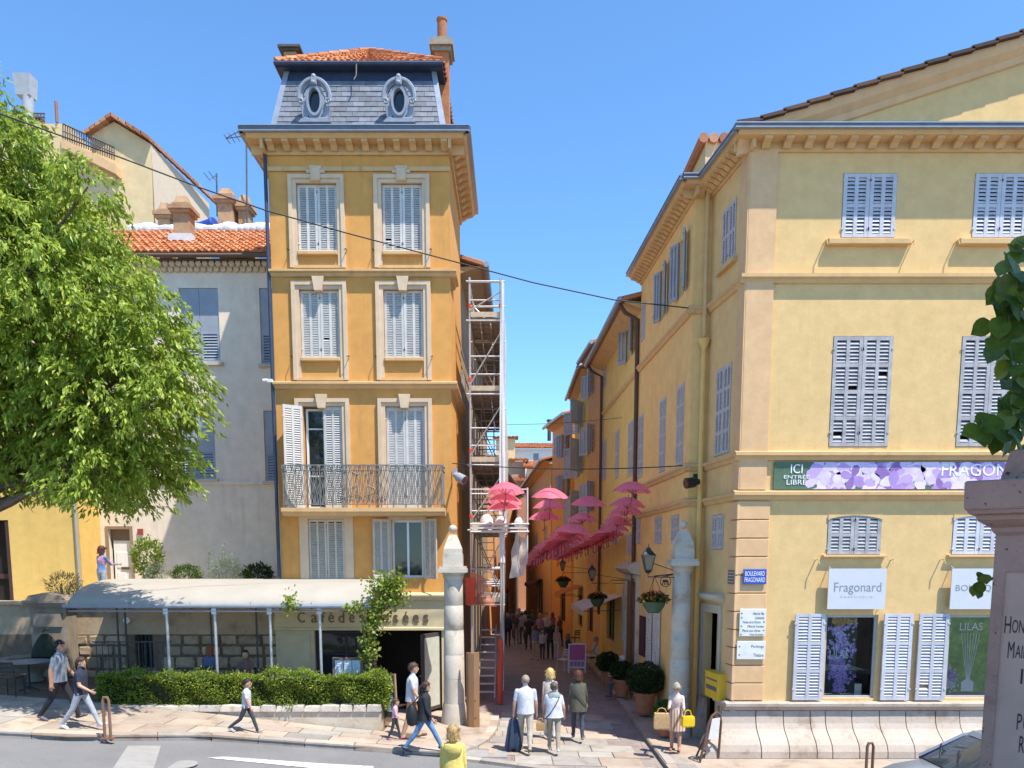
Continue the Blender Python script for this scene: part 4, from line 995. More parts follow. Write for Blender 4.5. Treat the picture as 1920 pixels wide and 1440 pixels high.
# street plate and direction plates on the quoins
def plate(name,label,cat,x0,x1,y0,y1,mat,w=.1):
    a = rect_from_px(FP,x0,x1,y0,y1); t = T(name,label,cat,((a[0]+a[1])/2,YP-w,a[2])); mm = MB(); mm.fbox(FP,*a,w-.012,w+.012,.004); mm.build('plate',mat,t); return t,a
t,a = plate('street_sign','blue enamel street sign reading BOULEVARD FRAGONARD on the corner quoins','street sign',1391,1434,1067,1095,C('enamel blue',(.03,.08,.42),.3))
hh = (a[3]-a[2])
lettering('lettering','BOULEVARD',FP,a[0]+.04,a[1]-.04,a[2]+hh*.55,a[3]-hh*.14,.113,white,t,.002); lettering('lettering','FRAGONARD',FP,a[0]+.03,a[1]-.03,a[2]+hh*.14,a[2]+hh*.45,.113,white,t,.002)
ink = C('plate ink',(.12,.13,.13))
t,a = plate('direction_plate','larger white direction plate with six lines of text on the corner','sign',1384,1433,1141,1192,C('plate cream',(.7,.7,.66),.4))
hh = a[3]-a[2]; ww = a[1]-a[0]
for i,(tx,l) in enumerate((('Hôtel de Ville',.5),('Cathédrale',.58),('Musée de la Marine',.12),('Office de Tourisme',.3),('Place aux Aires',.12),('Palais de Justice',.4))):
    y = a[3]-hh*(.06+.155*(i+1)); lettering('lettering',tx,FP,a[0]+ww*max(l-.0,.1),a[1]-ww*.08-(ww*.12 if i in (2,4) else 0),y,y+hh*.09,.113,ink,t,.002)
    ar = MB(); xa = a[0]+ww*.05 if i not in (2,4) else a[1]-ww*.1; ar.prism(FP,[(xa,y+.01),(xa+.04,y+.03),(xa,y+.05)],.112,.116); ar.build('arrow',ink,t)
t,a = plate('direction_plate','smaller white direction plate with two lines of text below the larger one','sign',1379,1432,1201,1235,C('plate cream',(.7,.7,.66),.4))
hh = a[3]-a[2]; ww = a[1]-a[0]
lettering('lettering','Parkings',FP,a[0]+ww*.5,a[1]-ww*.06,a[3]-hh*.4,a[3]-hh*.22,.113,ink,t,.002); lettering('lettering','Théâtre',FP,a[0]+ww*.58,a[1]-ww*.06,a[2]+hh*.14,a[2]+hh*.32,.113,ink,t,.002)
for y in (a[3]-hh*.35,a[2]+hh*.2): ar = MB(); ar.prism(FP,[(a[0]+.03,y+.02),(a[0]+.07,y),(a[0]+.07,y+.04)],.112,.116); ar.build('arrow',ink,t)
a = rect_from_px(F1,1372,1384,1069,1095); t = T('info_plaque','small dark grey plaque beside the blue street sign','plaque',F1.pt((a[0]+a[1])/2,a[2],.1)); m_ = MB(); m_.fbox(F1,a[0],a[1],a[2],a[3],.075,.095,.004); m_.build('plate',C('plaque grey',(.16,.13,.12)),t); m_ = MB()
for k in range(4): m_.fbox(F1,a[0]+.03,a[1]-.03,a[2]+.04+k*.07,a[2]+.06+k*.07,.0955,.097)
m_.build('text_lines',C('plaque text',(.45,.42,.4)),t)
# S1 windows, door, mailbox
sh_al = C('alley shutter grey',(.46,.43,.44),.6,.12)
shutters_closed(perf,F1,s1[0],-.03,sh_al,2,2,st=.06); shutters_closed(perf,F1,s1[1],-.03,sh_al,4,2,st=.06); shutters_closed(perf,F1,s1[2],-.03,sh_al,2,2,st=.06)
m_ = MB(); r = s1[0]; m_.fbox(F1,r[0]-.12,r[1]+.12,r[2]-.13,r[2]-.02,0,.12); m_.build('window_sill',K['trim2'],perf)
surround(perf,F1,door1,.2,.05,K['stone'],name='door_surround'); m_ = MB(); m_.extr(F1,[(0,door1[3]+.28),(.1,door1[3]+.3),(.18,door1[3]+.38),(.18,door1[3]+.44),(0,door1[3]+.48)],door1[0]-.3,door1[1]+.3); m_.build('door_cornice',K['stone'],perf)
m_ = MB(); m_.fbox(F1,door1[0],(door1[0]+door1[1])/2,door1[2],door1[3],-.19,-.14); m_.build('door',C('ochre door',(.42,.3,.1)),perf)
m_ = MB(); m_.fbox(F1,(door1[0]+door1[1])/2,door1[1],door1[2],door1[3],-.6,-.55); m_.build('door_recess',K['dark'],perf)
a = rect_from_px(F1,1341,1367,1262,1309); t = T('letter_box','yellow metal letter box hung on the pale yellow wall beside the open door','letter box',F1.pt((a[0]+a[1])/2,a[2],.1))
m_ = MB(); m_.fbox(F1,a[0],a[1],a[2],a[3],.02,.26,.012); m_.fbox(F1,a[0]-.015,a[1]+.015,a[3],a[3]+.03,.01,.28); m_.build('box',C('post yellow',(.72,.47,.03),.4),t)
m_ = MB(); m_.fbox(F1,a[0]+.08,a[1]-.08,a[3]-.16,a[3]-.12,.262,.266); m_.fbox(F1,a[0]+.1,a[1]-.1,a[2]+.2,a[2]+.3,.262,.266); m_.build('slot',ink,t)
# S2 windows
for r in s2c: shutters_closed(perf,F2,r,-.03,sh_al,4 if r[3]-r[2] > 1.9 else 2,2,st=.05)
for r in s2o:
    window(perf,F2,r,-.17,K['white'],2,(.5,))
    w_ = (r[1]-r[0])*.55
    fo = F2.sub(r[0]-.02,0,.02,radians(158)); leaf_shutter(perf,Fr(fo.o,fo.u,-fo.n),0,w_,r[2],r[3],0,K['shutter_b'])
    fo = F2.sub(r[1]+.02,0,.02,radians(22)); leaf_shutter(perf,fo,0,w_,r[2],r[3],0,K['shutter_b'])
# downpipe with hopper in the jog
pb = P1+V(-.14,-.12,0); z_h = PY(1316,640,19.1).z
pipe(perf,[V(pb.x,pb.y,zc+.3),V(pb.x,pb.y,z_h+.1)],.05,K['trim2']); m_ = MB(); m_.lathe([(.06,-.25),(.06,-.16),(.14,.0),(.15,.06)],(pb.x,pb.y,z_h),10); m_.build('rain_hopper',K['ochre2'],perf)
pipe(perf,[V(pb.x,pb.y,z_h-.2),V(pb.x,pb.y,G(5)+.1)],.06,K['ochre2'])
q = F2.pt(.0,0,.0); qq = PY(1310,903,18.85); spotlight('black spotlight on the yellow wall beside the downpipe',(qq.x,18.85,qq.z),(-.9,-.35,-.15),K['black'])
# little dormer box above S1
c = PY(1345,300,20.5); m_ = MB(); m_.box(c.x-.35,c.x+.35,20.3,22.5,zr0-.3,c.z+.35); m_.build('roof_light_wall',K['farcream'],perf)
m_ = MB()
for k in range(4): m_.tube([V(c.x-.42+k*.25,20.2,c.z+.38),V(c.x-.42+k*.25,22.5,c.z+.42)],.12,8)
m_.build('roof_light_tiles',K['tile_o'],perf)
# ================================================================ houses further down the alley
sh_g = K['shutter_b']
def alley_house(label, a, b, ztop, mat, wins, side=1, eave=.7, depth=6, roof='tile_o', gutter='zinc', bands=(), shut=None, rise=1.4, name='alley_house'):
    """a -> b plan points of the street front, going away; side=+1 houses right of the street"""
    u = (b-a).normalized(); n = V(-u.y,u.x,0)*side; fr = Fr(a,u,n); Ln = (b-a).length
    h = T(name,label,'house',(a.x,a.y,0)); rects = []
    for w in wins:
        r = rect_from_px(fr,*w[0]); r = (max(.15,r[0]),min(Ln-.15,r[1]),r[2],r[3])
        if r[1]-r[0] > .2: rects.append((r,w[1]))
    mb = MB(); wall_mb(mb,fr,0,Ln,-1.2,ztop,[r for r,_ in rects],.18)
    f0 = Fr(a-n*depth,n,-u); wall_mb(mb,f0,0,depth,-1.2,ztop); f3 = Fr(b,-n,u); wall_mb(mb,f3,0,depth,-1.2,ztop)
    mb.build('wall',mat,h)
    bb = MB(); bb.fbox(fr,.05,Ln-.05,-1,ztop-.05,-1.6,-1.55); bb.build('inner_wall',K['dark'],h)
    for r,kind in rects:
        if kind == 'c': shutters_closed(h,fr,r,-.03,shut or sh_al,2,2,st=.05,pitch=.09)
        elif kind in 'oO':
            window(h,fr,r,-.15,K['white'],2,(.5,)); w_ = (r[1]-r[0])*.5
            an = 160 if kind == 'o' else 142
            fo = fr.sub(r[0]-.02,0,.02,radians(an)); leaf_shutter(h,Fr(fo.o,fo.u,-fo.n),0,w_,r[2],r[3],0,(shut or sh_g) if kind == 'o' else C('shutter light blue',(.46,.5,.56)),pitch=.09)
            fo = fr.sub(r[1]+.02,0,.02,radians(180-an)); leaf_shutter(h,fo,0,w_,r[2],r[3],0,(shut or sh_g) if kind == 'o' else C('shutter light blue',(.46,.5,.56)),pitch=.09)
        elif kind == 'd':
            dd = MB(); dd.fbox(fr,*r,-.17,-.12); dd.fbox(fr,r[0]+.1,r[1]-.1,r[2]+.2,r[3]-.2,-.12,-.1); dd.build('door',C('brown door',(.16,.08,.04)),h); surround(h,fr,r,.16,.05,K['stone'],name='door_surround',steps=1)
        elif kind == 's':
            window(h,fr,r,-.15,C('shop frame brown',(.12,.06,.035)),2,(.75,))
    rf = MB(); e0 = fr.pt(-.1,ztop,eave); e1 = fr.pt(Ln+.0,ztop,eave); t0 = fr.pt(-.1,ztop+rise,-depth*.8); t1 = fr.pt(Ln,ztop+rise,-depth*.8)
    rf.hexa([e0,e1,t1,t0],[p+V(0,0,.1) for p in (e0,e1,t1,t0)]); rf.build('roof',K[roof],h)
    sof = MB(); sof.hexa([fr.pt(0,ztop-.22,0),fr.pt(Ln,ztop-.22,0),fr.pt(Ln,ztop-.02,eave-.08),fr.pt(0,ztop-.02,eave-.08)],[fr.pt(0,ztop-.02,0),fr.pt(Ln,ztop-.02,0),fr.pt(Ln,ztop+.0,eave-.08),fr.pt(0,ztop+.0,eave-.08)]); sof.build('eaves_soffit',K['tan'] if side<0 else K['trim2'],h)
    ti = MB(); k = max(6,int(Ln/.24))
    for i in range(k): 
        p0 = fr.pt(Ln*(i+.5)/k,ztop+.09,eave+.06); p1 = fr.pt(Ln*(i+.5)/k,ztop+.12+rise*.5,eave-.5-depth*.4); ti.tube([p0,p1],.085,6)
    ti.build('roof_tiles',K[roof],h,kind='stuff')
    gt = MB(); gt.tube([fr.pt(-.1,ztop+.03,eave+.1),fr.pt(Ln,ztop+.0,eave+.1)],.09,8); gt.build('gutter',K[gutter],h)
    for z in bands:
        s_ = MB(); s_.extr(fr,[(0,z-.1),(.07,z-.05),(.1,z+.04),(0,z+.08)],0,Ln); s_.build('string_course',K['trim2'],h)
    return h, fr, Ln
Q3 = V(4.02,25,0); Q4 = V(3.78,33,0); Q5 = V(3.3,41,0); Q6 = V(2.5,50,0); Q7 = V(1.3,72,0)
h3,f3,L3 = alley_house('yellow ochre alley house with dark downpipe beyond the perfumery',Q3+V(.03,.02,0),Q4,12.3,K['ochre2'],
  [((1177,1188,603,670),'o'),((1129,1137,670,726),'c'),((1178,1187,790,893),'c'),((1154,1161,806,896),'c'),((1130,1137,824,900),'c'),((1176,1184,1000,1040),'c'),((1150,1157,985,1020),'c'),((1170,1183,1110,1205),'d'),((1138,1152,1120,1200),'s')],bands=(10.3,5.7),eave=.62)
pipe(h3,[f3.pt(.12,12.25,.68),f3.pt(.12,12.0,.5),f3.pt(.12,11.8,.1),f3.pt(.12,G(4)+.1,.1)],.07,C('pipe brown',(.11,.06,.045)))
pipe(h3,[f3.pt(L3-.3,12.25,.68),f3.pt(L3-.3,12.0,.5),f3.pt(L3-.3,11.8,.1),f3.pt(L3-.3,2,.1)],.06,C('pipe brown',(.11,.06,.045)))
Q4b = V(3.52,36.3,0); Q5 = V(3.45,43.2,0)
h4,f4,L4 = alley_house('narrow salmon alley house with open blue grey shutters beyond the ochre house',Q4,Q4b,13.2,K['salmon'],
  [((1104,1112,700,742),'O'),((1104,1112,800,850),'O'),((1104,1112,905,960),'O'),((1102,1112,1120,1185),'s')],eave=.42)
h4b,f4b,L4b = alley_house('narrow yellow alley house with large blue grey shutters behind the umbrellas',Q4b+V(0,.03,0),Q5,13.0,K['ochre2'],
  [((1086,1094,762,805),'O'),((1085,1093,832,890),'O'),((1085,1093,925,985),'O'),((1084,1092,1115,1175),'s')],eave=.42)
h5,f5,L5 = alley_house('orange alley house with a shallow tiled roof in the middle distance',V(3.4,44.4,0),V(2.52,49,0),12.4,C('far orange',(.72,.34,.08)),
  [((1039,1045,818,855),'c'),((1055,1064,812,855),'o'),((1041,1048,890,930),'c'),((1057,1065,888,935),'o'),((1042,1050,985,1020),'c'),((1050,1060,1105,1165),'s')],eave=.5,roof='tile')
h6,f6,L6 = alley_house('cream house with a low roof where the alley narrows',Q6,Q7,10.6,K['yellow'],
  [((1020,1026,930,965),'c'),((1003,1008,945,975),'c'),((1020,1026,985,1025),'c'),((1002,1008,1000,1030),'c'),((1008,1018,1085,1150),'s')],eave=.6)
LB0 = V(xr-.02,BK+.02,0); LB1 = V(-1.45,46,0)
h7,f7,L7 = alley_house('old tan rendered house behind the scaffolding',LB0,LB1,13.6,K['tan'],
  [((866,871,700,760),'c'),((866,871,850,920),'c'),((880,885,800,850),'c')],side=-1,eave=.75,depth=5,name='scaffolded_house')
h8,f8,L8 = alley_house('dim shaded house on the left of the far alley',LB1,V(.62,74,0),10.2,K['salmon'],[((948,953,960,990),'c'),((960,964,985,1010),'c'),((950,955,1105,1150),'s')],side=-1,eave=.5,depth=5)
# closing buildings
def block(label,x0,x1,y,z0,z1,mat,wins=(),rise=1.2,depth=8,roof='tile',name='far_house'):
    h = T(name,label,'house',((x0+x1)/2,y,z0)); fr = Fr((0,y,0),(1,0,0),(0,-1,0)); mb = MB(); rs = [rect_from_px(fr,*w) for w in wins]
    wall_mb(mb,fr,x0,x1,z0,z1,rs,.2); wall_mb(mb,Fr((x0,y+depth,0),(0,-1,0),(-1,0,0)),0,depth,z0,z1); wall_mb(mb,Fr((x1,y,0),(0,1,0),(1,0,0)),0,depth,z0,z1); mb.build('wall',mat,h)
    for r in rs: shutters_closed(h,fr,r,-.03,sh_g,2,2,pitch=.12)
    e = .4; p = [V(x0-e,y-e,z1),V(x1+e,y-e,z1),V(x1+e,y+depth,z1+rise),V(x0-e,y+depth,z1+rise)]
    r_ = MB(); r_.hexa(p,[q+V(0,0,.12) for q in p]); r_.build('roof',K[roof],h)
    tiles_roof('roof_tiles',h,p[0]+V(0,0,.12),p[1]+V(0,0,.12),p[3]+V(0,0,.12),p[2]+V(0,0,.12),K[roof],max(4,int((x1-x0)/.3)),max(3,int(depth/.8)),.1)
    return h
def bx_(px0,px1,py,y): return PY(px0,py,y).x, PY(px1,py,y).x, PY(px0,py,y).z
x0,x1,z1 = bx_(925,992,905,78); block('terracotta coloured house closing the far end of the alley',x0,x1,78,-2,z1,C('far terracotta',(.5,.22,.12)),[(966,973,930,950),(966,973,985,1010),(950,957,985,1010)])
x0,x1,z1 = bx_(988,1045,878,84); block('cream house with a red tiled roof at the end of the alley',x0,x1,84,-2,z1,K['farcream'],[(1000,1008,895,915),(1018,1026,895,915)],1.6)
x0,x1,z1 = bx_(930,966,822,95); block('small beige house on the hill above the alley end',x0,x1,95,-2,z1,K['farcream'],[],1.0)
x0,x1,z1 = bx_(962,1040,842,102); block('white terraced house with roof terrace above the alley end',x0,x1,102,-2,z1,K['white'],[(1000,1010,850,870)],1.8)
x0,x1,z1 = bx_(960,985,865,88); block('low orange roofed house between the far facades',x0,x1,88,-2,z1,C('far pink',(.55,.33,.22)),[],1.2)
for k,(px,py,y) in enumerate(((1030,790,50),(1043,787,50))):
    p = PY(px,py,y); m_ = MB(); m_.tube([V(p.x,y,p.z-1.2),V(p.x,y,p.z)],.12,8); m_.tube([V(p.x,y,p.z),V(p.x,y,p.z+.1)],.18,8); tag(m_.build('chimney_flue',K['iron']),['thin dark flue on the orange alley house roof, left of the pair','thin dark flue on the orange alley house roof, right of the pair'][k],'chimney','far roof flues')
# ================================================================ cream house left of the tower
YC = 24.6
FC = Fr((0,YC,0),(1,0,0),(0,-1,0))
ch = T('cream_house','grey cream rendered house with blue grey shutters between tree and orange house','house',(-10,YC,3))
cxl = FC.px(150,1000)[0]; cxr = FC.px(535,720)[0]; ze = FC.px(400,505)[1]; ZT = 3.05
cw = [rect_from_px(FC,338,411,540,680), rect_from_px(FC,330,403,768,898), rect_from_px(FC,488,560,540,683), rect_from_px(FC,496,560,770,903), rect_from_px(FC,206,246,992,1095)]
cw[4] = (cw[4][0],cw[4][1],ZT,cw[4][3])
cw = [(r[0],min(r[1],cxr-.05),r[2],r[3]) for r in cw]
mb = MB(); wall_mb(mb,FC,cxl,cxr,ZT-.1,ze,cw,.2); wall_mb(mb,Fr((cxl,YC+6,0),(0,-1,0),(-1,0,0)),0,6,0,ze); mb.build('wall',K['cream'],ch)
bb = MB(); bb.box(cxl+.05,cxr,YC+.6,YC+.65,ZT,ze); bb.build('inner_wall',K['dark'],ch)
for i,r in enumerate(cw[:4]):
    # half solid shutters: plain panel above, louvres below
    m2 = (r[0]+r[1])/2
    for a,b in ((r[0]+.01,m2-.005),(m2+.005,r[1]-.01)):
        zz = r[2]+(r[3]-r[2])*.42
        p = MB(); p.fbox(FC,a,b,zz,r[3]-.01,-.07,-.03); p.fbox(FC,a+.07,b-.07,zz+.5,zz+.62,-.03,-.025); p.build('shutter_panel',K['shutter_b'],ch)
        leaf_shutter(ch,FC,a,b,r[2]+.01,zz,-.07,K['shutter_b'],1,1,pitch=.085,st=.07)
    s = MB(); s.fbox(FC,r[0]-.08,r[1]+.08,r[2]-.09,r[2]-.005,0,.1); s.build('window_sill',K['stone'],ch)
    bk = MB(); bk.fbox(FC,r[0],r[1],r[2],r[3],-.17,-.15); bk.build('window_back',K['dark'],ch)
r = cw[4]; d = MB(); d.fbox(FC,r[0]+.08,r[1]-.05,r[2],r[3]-.36,-.17,-.12); dd = d.build('door',K['white'],ch)
d = MB()
for a,b,c,e in ((.16,.42,.25,.85),(.5,.72,.25,.85),(.16,.72,1.0,1.5)): d.fbox(FC,r[0]+a,r[0]+b,r[2]+c,r[2]+e,-.12,-.1,.01)
d.build('door_panel',K['white'],dd); d = MB(); d.fbox(FC,r[0]+.3,r[0]+.55,r[2]+.95,r[2]+1.03,-.1,-.085); d.build('letter_slot',K['iron'],dd)
d = MB(); d.fbox(FC,r[0],r[1],r[3]-.36,r[3],-.17,-.13); d.build('door_transom',C('transom wood',(.2,.15,.1)),ch)
surround(ch,FC,r,.09,.03,C('door stone brown',(.27,.2,.14)),name='door_surround',steps=1)
s = MB(); s.fbox(FC,cxl,cxr,FC.px(400,909)[1],FC.px(400,902)[1],0,.05); s.build('string_course',K['cream'],ch)
s = MB(); q = FC.px(264,997); s.fbox(FC,q[0]-.08,q[0]+.08,q[1]-.09,q[1]+.09,0,.06); s.build('alarm_box',C('alarm red',(.3,.06,.04)),ch)
# canalwork eaves (rows of tile ends) and tiled roof
for row,(zz,pp) in enumerate(((ze-.02,.1),(ze+.1,.22))):
    g = MB(); n = int((cxr-cxl)/.2)
    for i in range(n): u = cxl+.1+i*.2+(.1 if row else 0); g.tube([FC.pt(u,zz,-.1),FC.pt(u,zz,pp)],.085,8)
    g.build('genoise_tiles',K['trim'],ch,kind='stuff')
fl = MB(); fl.fbox(FC,cxl,cxr,ze+.16,ze+.2,-.1,.32); fl.tube([FC.pt(cxl,ze+.25,.42),FC.pt(cxr,ze+.25,.42)],.07,8); fl.build('gutter',C('gutter brown',(.14,.085,.06)),ch)
p00 = V(cxl,YC-.4,ze+.3); p10 = V(cxr,YC-.4,ze+.3); zrd = PY(400,437,YC+3.6).z; p01 = V(cxl,YC+3.6,zrd); p11 = V(cxr,YC+3.6,zrd)
rf = MB(); rf.hexa([p00,p10,p11,p01],[p+V(0,0,.06) for p in (p00,p10,p11,p01)]); rf.build('roof_deck',K['tile'],ch)
tiles_roof('roof_tiles',ch,p00+V(0,0,.05),p10+V(0,0,.05),p01+V(0,0,.05),p11+V(0,0,.05),K['tile'],int((cxr-cxl)/.2),12,.055)
rm = MB(); 
for i in range(26):
    a = cxl+.6+(cxr-cxl-1)*i/26; rm.ball(V(a,YC+3.65,zrd+.12),.2+random.random()*.1,8,5,1.4,.8,random.uniform(.5,1.0))
rm.build('ridge_mortar',K['mortar'],ch)
def roof_z(y): return ze+.3+(zrd-ze-.3)*(y-YC+.4)/4.0
for (px,py,w,d,y,pt) in ((344,392,.5,.5,YC+1.7,0),(311,402,.42,.4,YC+4.2,0),(428,378,.5,.8,YC+4.3,0),(460,388,.36,.5,YC+4.4,0)):
    q = PY(px,py,y); c = chimney(ch,q.x,y,roof_z(min(y,YC+3.2))-.5,q.z,w,d,K['chim'],.1,0)
    hd = MB(); hd.hexa([V(q.x-w*.45,y-d*.45,q.z+.1),V(q.x+w*.45,y-d*.45,q.z+.1),V(q.x+w*.45,y+d*.45,q.z+.1),V(q.x-w*.45,y+d*.45,q.z+.1)],[V(q.x-w*.3,y-d*.3,q.z+.34),V(q.x+w*.3,y-d*.3,q.z+.34),V(q.x+w*.3,y+d*.3,q.z+.34),V(q.x-w*.3,y+d*.3,q.z+.34)]); hd.build('chimney_hood',K['chim'],c)
    if py < 391 and px > 400 or px == 344:
        fl = MB(); fl.box(q.x-w*.75,q.x+w*.75,y-d*.8,y+d*.8,roof_z(min(y,YC+3.2))-.3,roof_z(min(y,YC+3.2))+(.12 if px==344 else .5)); fl.build('chimney_flashing',K['mortar'],c)
q = PY(390,430,YC+3.9); t = T('water_drum','blue plastic drum lying behind the tiled ridge','drum',(q.x,YC+3.9,q.z-.2))
m_ = MB(); ax = V(.45,-.1,.1).normalized(); P0_ = V(q.x-.3,YC+3.9,q.z-.05); m_.tube([P0_,P0_+ax*.05,P0_+ax*.06,P0_+ax*.6,P0_+ax*.61,P0_+ax*.66],[.24,.27,.25,.25,.27,.24],14); m_.build('drum_body',C('drum blue',(.02,.06,.3),.4),t)
m_ = MB(); m_.tube([P0_+ax*.66,P0_+ax*.7],.06,8); m_.build('drum_cap',K['black'],t)
for k,(px,y0,y1) in enumerate(((462,250,432),(406,325,372))):
    y = YC+4.0+k*.3; a = PY(px,y0,y); b = PY(px,y1,y); t = T('tv_antenna',['tall thin aerial mast beside the orange house cornice','short aerial stub on the brick chimney of the cream house'][k],'antenna',(b.x,y,b.z-.3))
    m_ = MB(); m_.tube([V(b.x,y,b.z-.6),V(a.x,y,a.z)],.028,6); m_.build('mast',K['iron'],t)
    m_ = MB(); m_.tube([V(a.x-.05,y,a.z-.08),V(a.x-(.7 if k==0 else .15),y-.1,a.z-.22)],.016,5)
    for j in range(4 if k == 0 else 2): m_.tube([V(a.x-.15-j*.17,y-.35,a.z-.1-j*.04),V(a.x-.15-j*.17,y+.25,a.z-.1-j*.04)],.012,5)
    if k == 0: m_.tube([V(a.x-.66,y-.1,a.z-.2),V(a.x-.1,y,a.z+.14)],.014,5)
    m_.build('aerial_elements',K['iron'],t)
# ================================================================ tall cream building behind, upper left
YU = 33.0
ub = T('tall_cream_building','tall cream building with sloping gable and roof terrace behind the cream house','building',(-18,YU,0))
FU = Fr((0,YU,0),(1,0,0),(0,-1,0))
def U(px,py,y=YU): return PY(px,py,y)
p = [U(60,700),U(280,700),U(280,280),U(214,228),U(175,250),U(60,235)]
mb = MB(); A_ = U(280,245); 
zlow = 2
pts = [V(U(-250,600).x,YU,zlow),V(U(283,600).x,YU,zlow),V(U(283,270).x,YU,U(283,270).z),V(U(214,228).x,YU,U(214,228).z),V(U(172,252).x,YU,U(172,252).z),V(U(172,300).x,YU,U(172,300).z),V(U(125,275).x,YU,U(125,275).z),V(U(125,232).x,YU,U(125,232).z),V(U(-250,220).x,YU,U(125,232).z)]
mb.hexa([q+V(0,6,0) for q in pts],pts); mb.build('wall',K['farcream'],ub)
m2 = MB(); a = U(283,270); b = PY(392,382,YU+5); e = PY(392,440,YU+5)
m2.add([V(a.x,YU+.02,2),V(b.x,YU+5,2),V(b.x,YU+5,b.z),V(a.x,YU+.02,a.z),V(b.x-4,YU+9,2),V(b.x-4,YU+9,b.z+1)],[(0,1,2,3),(1,4,5,2)]); m2.build('gable_wall',C('far gable',(.62,.5,.36),.9,.08),ub)
tl = MB()
path = [U(165,258),U(214,224),U(283,266),b+V(.3,0,.05)]
for i in range(3):
    n = 5 if i < 2 else 12
    for k in range(n):
        q0 = path[i].lerp(path[i+1],k/n); q1 = path[i].lerp(path[i+1],(k+1.1)/n); tl.hexa([q0+V(0,-.3,0),q0+V(0,.8,0),q0+V(0,.8,.14),q0+V(0,-.3,.14)],[q1+V(0,-.3,-.03),q1+V(0,.8,-.03),q1+V(0,.8,.1),q1+V(0,-.3,.1)])
tl.build('verge_tiles',K['tile_o'],ub,kind='stuff')
pr = MB(); q0 = U(118,262,YU-.3); q1 = U(220,312,YU-.3); pr.hexa([q0+V(0,-.15,-.35),q0+V(0,.3,-.35),q0+V(0,.3,0),q0+V(0,-.15,0)],[q1+V(0,-.15,-.35),q1+V(0,.3,-.35),q1+V(0,.3,0),q1+V(0,-.15,0)]); pr.build('terrace_parapet',K['pink'],ub)
rl = MB(); n = 22
for i in range(n+1):
    a_ = U(118,232,YU-.2).lerp(U(214,276,YU-.2),i/n); b_ = U(118,262,YU-.2).lerp(U(214,300,YU-.2),i/n); rl.tube([a_,b_],.025,4)
rl.tube([U(118,232,YU-.2),U(214,276,YU-.2)],.035,5); rl.tube([U(118,246,YU-.2),U(214,287,YU-.2)],.025,5)
rl.build('terrace_railing',K['iron'],ub)
m_ = MB(); m_.tube([U(107,230,YU),U(105,190,YU)],.06,6); m_.build('vent_pipe',C('vent rust',(.3,.13,.09)),ub)
x0,x1,z1 = bx_(-60,80,262,36); t = T('radio_mast','grey radio mast with panel antenna on the roof at upper left','antenna',(PY(50,210,35).x,35,z1))
m_ = MB(); pb_ = PY(52,228,35); pt_ = PY(52,180,35); m_.tube([pb_+V(0,0,-1.5),pt_],.22,10); m_.build('mast',C('mast grey',(.33,.36,.4)),t)
m_ = MB(); q = PY(47,163,35); 
m_.hexa([q+V(-.3,-.2,-.4),q+V(.3,-.2,-.4),q+V(.3,.3,-.4),q+V(-.3,.3,-.4)],[q+V(-.36,-.25,.42),q+V(.36,-.25,.42),q+V(.36,.35,.42),q+V(-.36,.35,.42)]); m_.build('panel_antenna',C('mast grey',(.33,.36,.4)),t)
m_ = MB()
for i in range(12): a_ = PY(16+i*6,212,35); m_.tube([a_,a_+V(0,0,-.9)],.03,4)
for yy in (212,219,226): m_.tube([PY(14,yy,35),PY(84,yy+1,35)],.035,5)
m_.build('roof_rail',K['iron'],t)
x0 = PY(-300,240,36).x; x1 = PY(84,240,36).x; block('grey topped block carrying the radio mast at upper left',x0,x1,35.6,2,PY(50,240,35.6).z,C('block grey',(.5,.5,.5)),[],.2,6,'tile_o')
# ================================================================ yellow building at far left
YL = 23.4
FLf = Fr((0,YL,0),(1,0,0),(0,-1,0)); lx1 = FLf.px(150,1010)[0]
lb = T('yellow_building','bright yellow building with dark doorway behind the tree at far left','building',(-17,YL,2.6))
ld = rect_from_px(FLf,-40,21,975,1138)
mb = MB(); wall_mb(mb,FLf,-24,lx1,ld[2]-.05,10.3,[ld],.35); wall_mb(mb,Fr((lx1,YL,0),(0,1,0),(1,0,0)),0,5,0,10.3); mb.build('wall',K['leftyel'],lb)
mb = MB(); mb.box(-24,lx1+.2,YL-.3,YL+5,10.3,10.5); mb.build('roof',K['tile_o'],lb)
mb = MB(); mb.fbox(FLf,*ld,-.4,-.35); mb.build('doorway_back',K['dark'],lb); 
mb = MB(); mb.fbox(FLf,ld[1]-.12,ld[1],ld[2],ld[3],-.34,-.02); mb.fbox(FLf,ld[0],ld[1]-.13,ld[2]+.85,ld[2]+1.0,-.34,-.28); mb.build('door_frame',C('dark red wood',(.07,.03,.025)),lb)
mb = MB(); mb.fbox(FLf,-24,lx1+.02,ld[2]-.25,ld[2]-.05,-.3,.12); mb.build('doorstep',K['stone'],lb)
pipe(lb,[V(lx1-.06,YL-.06,10),V(lx1-.06,YL-.06,2.8)],.05,C('pipe grey',(.35,.33,.3)))
